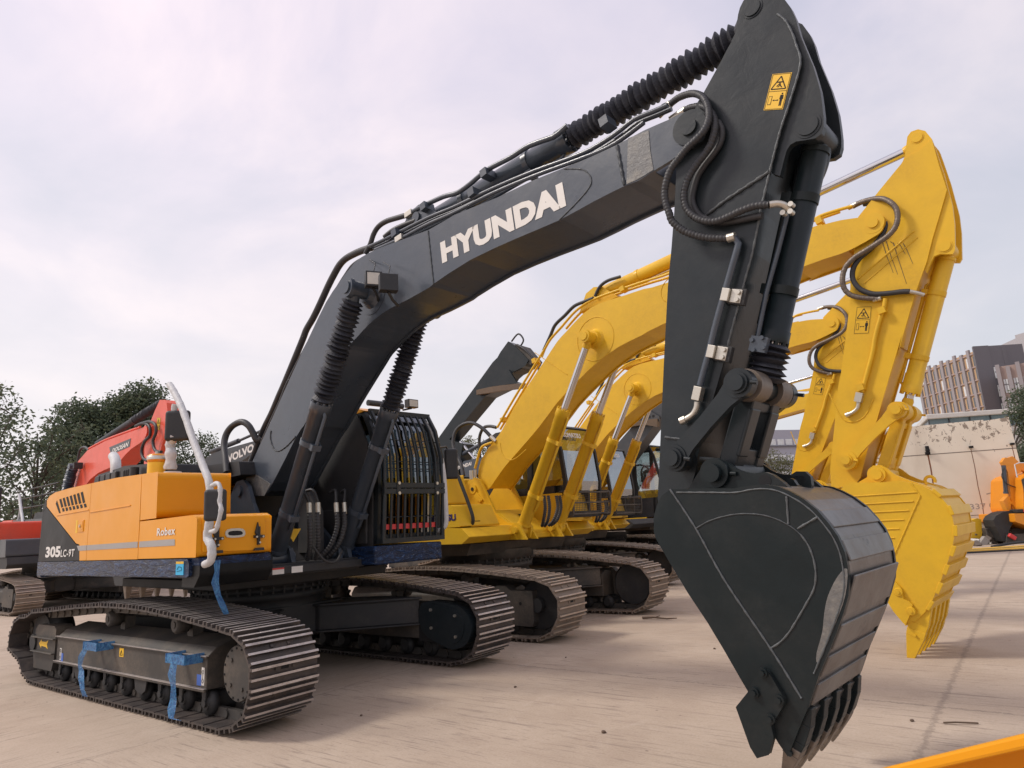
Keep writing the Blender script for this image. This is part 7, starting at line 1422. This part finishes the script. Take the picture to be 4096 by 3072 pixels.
def block(name, label, a, b, H, depth, mat, z0=0, bevel=0):
    A, d, n, Lw = frame2(a, b); root = empty(name, (A.x, A.y, 0), math.atan2(d.y, d.x), label=label, cat='building'); w = MB(); w.box(0, Lw, 0, depth, z0, H); w.build('wall', mat, root); return root, Lw
r_, L_ = block('tower_block', 'pale grey metal clad block rising behind the office block', P2('tow_l'), P2('tow_c'), 48.5, 25, BM['metal'])
w = MB(); w.prismz([(L_, 0), (L_+16, 8), (L_+16, 25), (L_, 25)], 0, 49.5); w.build('side_wall', BM['metal'], r_)
rb, L_ = block('brick_building', 'brown building with paired white windows in front of the grey block', P2('brn_l'), P2('brn_r'), 34.5, 14, BM['slab'])
for i in range(6):
    p = MB(); p.box(i*L_/6, i*L_/6+.9, -.7, 0, 0, 35 if i % 2 == 0 else 34.2); p.build('pier', BM['pier'], rb)
    for k in range(6):
        q = MB(); x = i*L_/6+1.15; z = 31-k*5.0; q.box(x, x+.9, -.12, 0, z-3.6, z); q.build('window', BM['winl'], rb)
        q = MB(); q.box(x+.4, x+.5, -.2, -.12, z-3.6, z); q.box(x, x+.9, -.2, -.12, z-1.5, z-1.3); q.build('window_frame', BM['dark'], rb)
def low_building():
    A, d, n, Lw = frame2(P2('low_c'), P2('low_r')); root = empty('low_building', (A.x, A.y, 0), math.atan2(d.y, d.x), label='low white building with a window band under its flat roof', cat='building')
    # second face recedes to the left
    Q = Vector((DATA['low_l'][0]-A.x, DATA['low_l'][1]-A.y, 0)); ca, sa = d.x, d.y; q = (Q.x*ca+Q.y*sa, -Q.x*sa+Q.y*ca)
    f = MB(); f.prismz([(0, 0), (Lw+3, 0), (Lw+3, 14), (q[0], 14+q[1]), q], 6.80, 7.12); f.build('roof', BM['whitec'], root, bevel=.05)
    b = MB(); b.prismz([(.35, .35), (Lw+2, .35), (Lw+2, 13), (q[0]+.6, 12+q[1]), (q[0]+.35, q[1])], 0, 6.0); b.build('wall', BM['whitec'], root)
    g = MB(); g.prismz([(.25, .3), (Lw+2, .3), (Lw+2, 13), (q[0]+.5, 12+q[1]), (q[0]+.25, q[1])], 6.0, 6.80); g.build('window_band', BM['strip'], root)
    for i in range(8): m = MB(); m.box(.2+i*1.3, .26+i*1.3, .22, .3, 6.0, 6.80); m.build('mullion', M['grey'], root)
    gl = MB(); gl.box(Lw*.76, Lw+2, .10, .3, 1.0, 5.6); gl.build('glass_front', BM['strip'], root)
    for i in range(5): m = MB(); m.box(Lw*.76+i*.9, Lw*.76+.06+i*.9, .04, .1, 1.0, 5.6); m.build('mullion', M['grey'], root)
    for i in range(3): s = MB(); s.box(-2.9+i*.9, -2.4+i*.9, 6.2-i*2.0, 6.3-i*2.0, 6.6, 7.1); s.build('roof_sign', BM['whitec'], root)
low_building()
rm, L_ = block('pale_building', 'pale lavender building with rows of white windows between the black and yellow arms', P2('mid_l'), P2('mid_r'), 15.6, 12, BM['lav'])
for k in range(4):
    z = 13.9-k*2.9
    for i in range(8):
        q = MB(); x = .2+i*L_/8; q.box(x, x+L_/8*.78, -.10, 0, z-1.1, z); wi = q.build('window', BM['winl'], rm)
    sh = MB(); sh.box(-.3, L_, -.35, 0, z-1.45, z-1.25); sh.build('ledge', BM['dark'], rm)
# ---------------------------------------------------------------- things lying about
def debris():
    rg = random.Random(5)
    t = MB(); t.prism(smooth_poly([tuple((q[0], max(q[1], .02))) for q in DATA['r_tank']], 2), .3, 1.1); o = t.build('fuel_tank', M['yellow'], None, bevel=.05, seg=3); o.location = (6.7, 22.1, 0); o.rotation_euler = (0, 0, R(37.2)); tag(o, 'yellow rounded tank standing by the wall left of the black bucket', 'tank')
    t = MB(); t.box(-1.0, -.55, .1, .5, .18, .50); t.box(-.85, -.65, .15, .45, .0, .18); o = t.build('steel_block', M['dusty'], None, bevel=.02); o.location = (6.7, 22.1, 0); o.rotation_euler = (0, 0, R(37.2)); tag(o, 'grey steel block between the yellow tank and the black bucket', 'block')
    rb = MB()
    for i in range(420):
        u = rg.random(); c = Vector((3.7, 20.9, 0)).lerp(Vector((6.6, 22.7, 0)), u) + Vector((rg.gauss(0, .25), rg.gauss(0, .35), 0)); s = rg.uniform(.03, .13); c.z = s*.5 + max(0, rg.gauss(.0, .12)); a = Vector((rg.gauss(0, 1), rg.gauss(0, 1), rg.gauss(0, 1))).normalized(); b = a.orthogonal().normalized(); rb.obox(c, a, b, a.cross(b), s*rg.uniform(.6, 1.2), s*rg.uniform(.4, 1), s*rg.uniform(.3, .8), i % 3)
    o = rb.build('rubble', [BM['whitec'], M['rodsteel'], M['stripe']]); tag(o, 'broken rubble heaped along the foot of the white wall', 'rubble', kind='stuff')
    for i, (y, r, mt, lb) in enumerate(((0, .035, 'yellow2', 'yellow hose lying across the ground below the white wall, farthest of the bundle'), (-.35, .028, 'black_dull', 'black hose lying along the yellow ones before the wall'), (-.75, .035, 'yellow2', 'yellow hose lying nearest to the camera in the bundle by the wall'), (-1.1, .022, 'black_dull', 'thin black cable lying in front of the yellow hoses'))):
        t = MB(); P = [Vector((3.4, 17.2+y*1.0, r)), Vector((4.6, 17.9+y+.12, r)), Vector((6.0, 19.0+y, r)), Vector((7.4, 20.1+y*1.2, r)), Vector((9.5, 21.6+y, r))]; t.tube(smooth_path(P, 8), r, 8); o = t.build('hose', M[mt]); tag(o, lb, 'hose', 'hoses lying by the wall')
    t = MB(); t.tube(smooth_path([(6.0, 19.7, .04), (6.6, 20.4, .10), (7.3, 20.9, .08), (7.9, 21.2, .04)], 6), .04, 8); o = t.build('hose', M['plastic']); tag(o, 'thick black hose bowed up from the ground near the orange excavator', 'hose', 'hoses lying by the wall')
    wd = paint('stick_wood', (.12, .08, .055), .8)
    t = MB(); t.tube([(2.42, 4.68, .02), (2.6, 4.70, .03), (2.8, 4.69, .02), (2.93, 4.75, .025)], .017, 6, 0, rf=lambda i, m: .019-.004*i); t.tube([(2.6, 4.7, .03), (2.66, 4.76, .045)], .007, 5); o = t.build('stick', wd); tag(o, 'dead brown stick lying on the concrete right of the far crawler track', 'stick')
    t = MB(); t.tube([(6.53, .97, .01), (6.60, .99, .016), (6.72, 1.05, .01)], .006, 5); o = t.build('stick', wd); tag(o, 'short thin twig on the concrete near the orange steel edge', 'stick')
    names = [('small dark stone left of the joint below the black bucket', 5.85, 1.15), ('dark clod on the concrete midway between track and bucket', 3.2, .6), ('small stone near the front end of the far black track', 2.9, 1.9), ('tiny stone in the middle of the bare concrete', 4.2, 2.9), ('brown clod right of the tips of the black bucket', 6.35, .95), ('small stone close to the near crawler track', 2.6, -.7), ('pebble at the bottom edge left of the bucket', 4.6, -.2)]
    for i, (lb, x, y) in enumerate(names):
        bm = bmesh.new(); bmesh.ops.create_icosphere(bm, subdivisions=2, radius=.014*rg.uniform(.7, 1.3))
        for v in bm.verts: v.co *= 1+.35*noise.noise(v.co*60+Vector((i, 0, 0))); v.co.z = v.co.z*.6
        for v in bm.verts: v.co.z += .008
        me = bpy.data.meshes.new('stone'); bm.to_mesh(me); bm.free(); me.materials.append(wd); o = bpy.data.objects.new('stone', me); COL.objects.link(o); o.location = (x, y, 0); tag(o, lb, 'stone', 'small stones on the yard')
    # orange steel edge close to the camera, lower right: a flanged beam
    A = Vector(DATA['fgA']); B = Vector(DATA['fgB']); d = (B-A).normalized(); up = Vector((0, 0, 1)); n = d.cross(up).normalized(); up = n.cross(d)
    t = MB(); c = A+d*.25; t.obox(c - up*.004 - n*(-.10), d, n, up, .9, .10, .006); t.obox(c + n*.012 - up*.16, d, n, up, .9, .004, .15)
    
    for k in (.12, .30): t.cyl(c + d*k - n*(-.05) + up*.002, c + d*k - n*(-.05) + up*.010, .011, 6)
    o = t.build('steel_beam', M['orange'], None, bevel=.003); tag(o, 'orange painted steel beam with a flange, close to the camera at the lower right corner', 'beam')
debris()
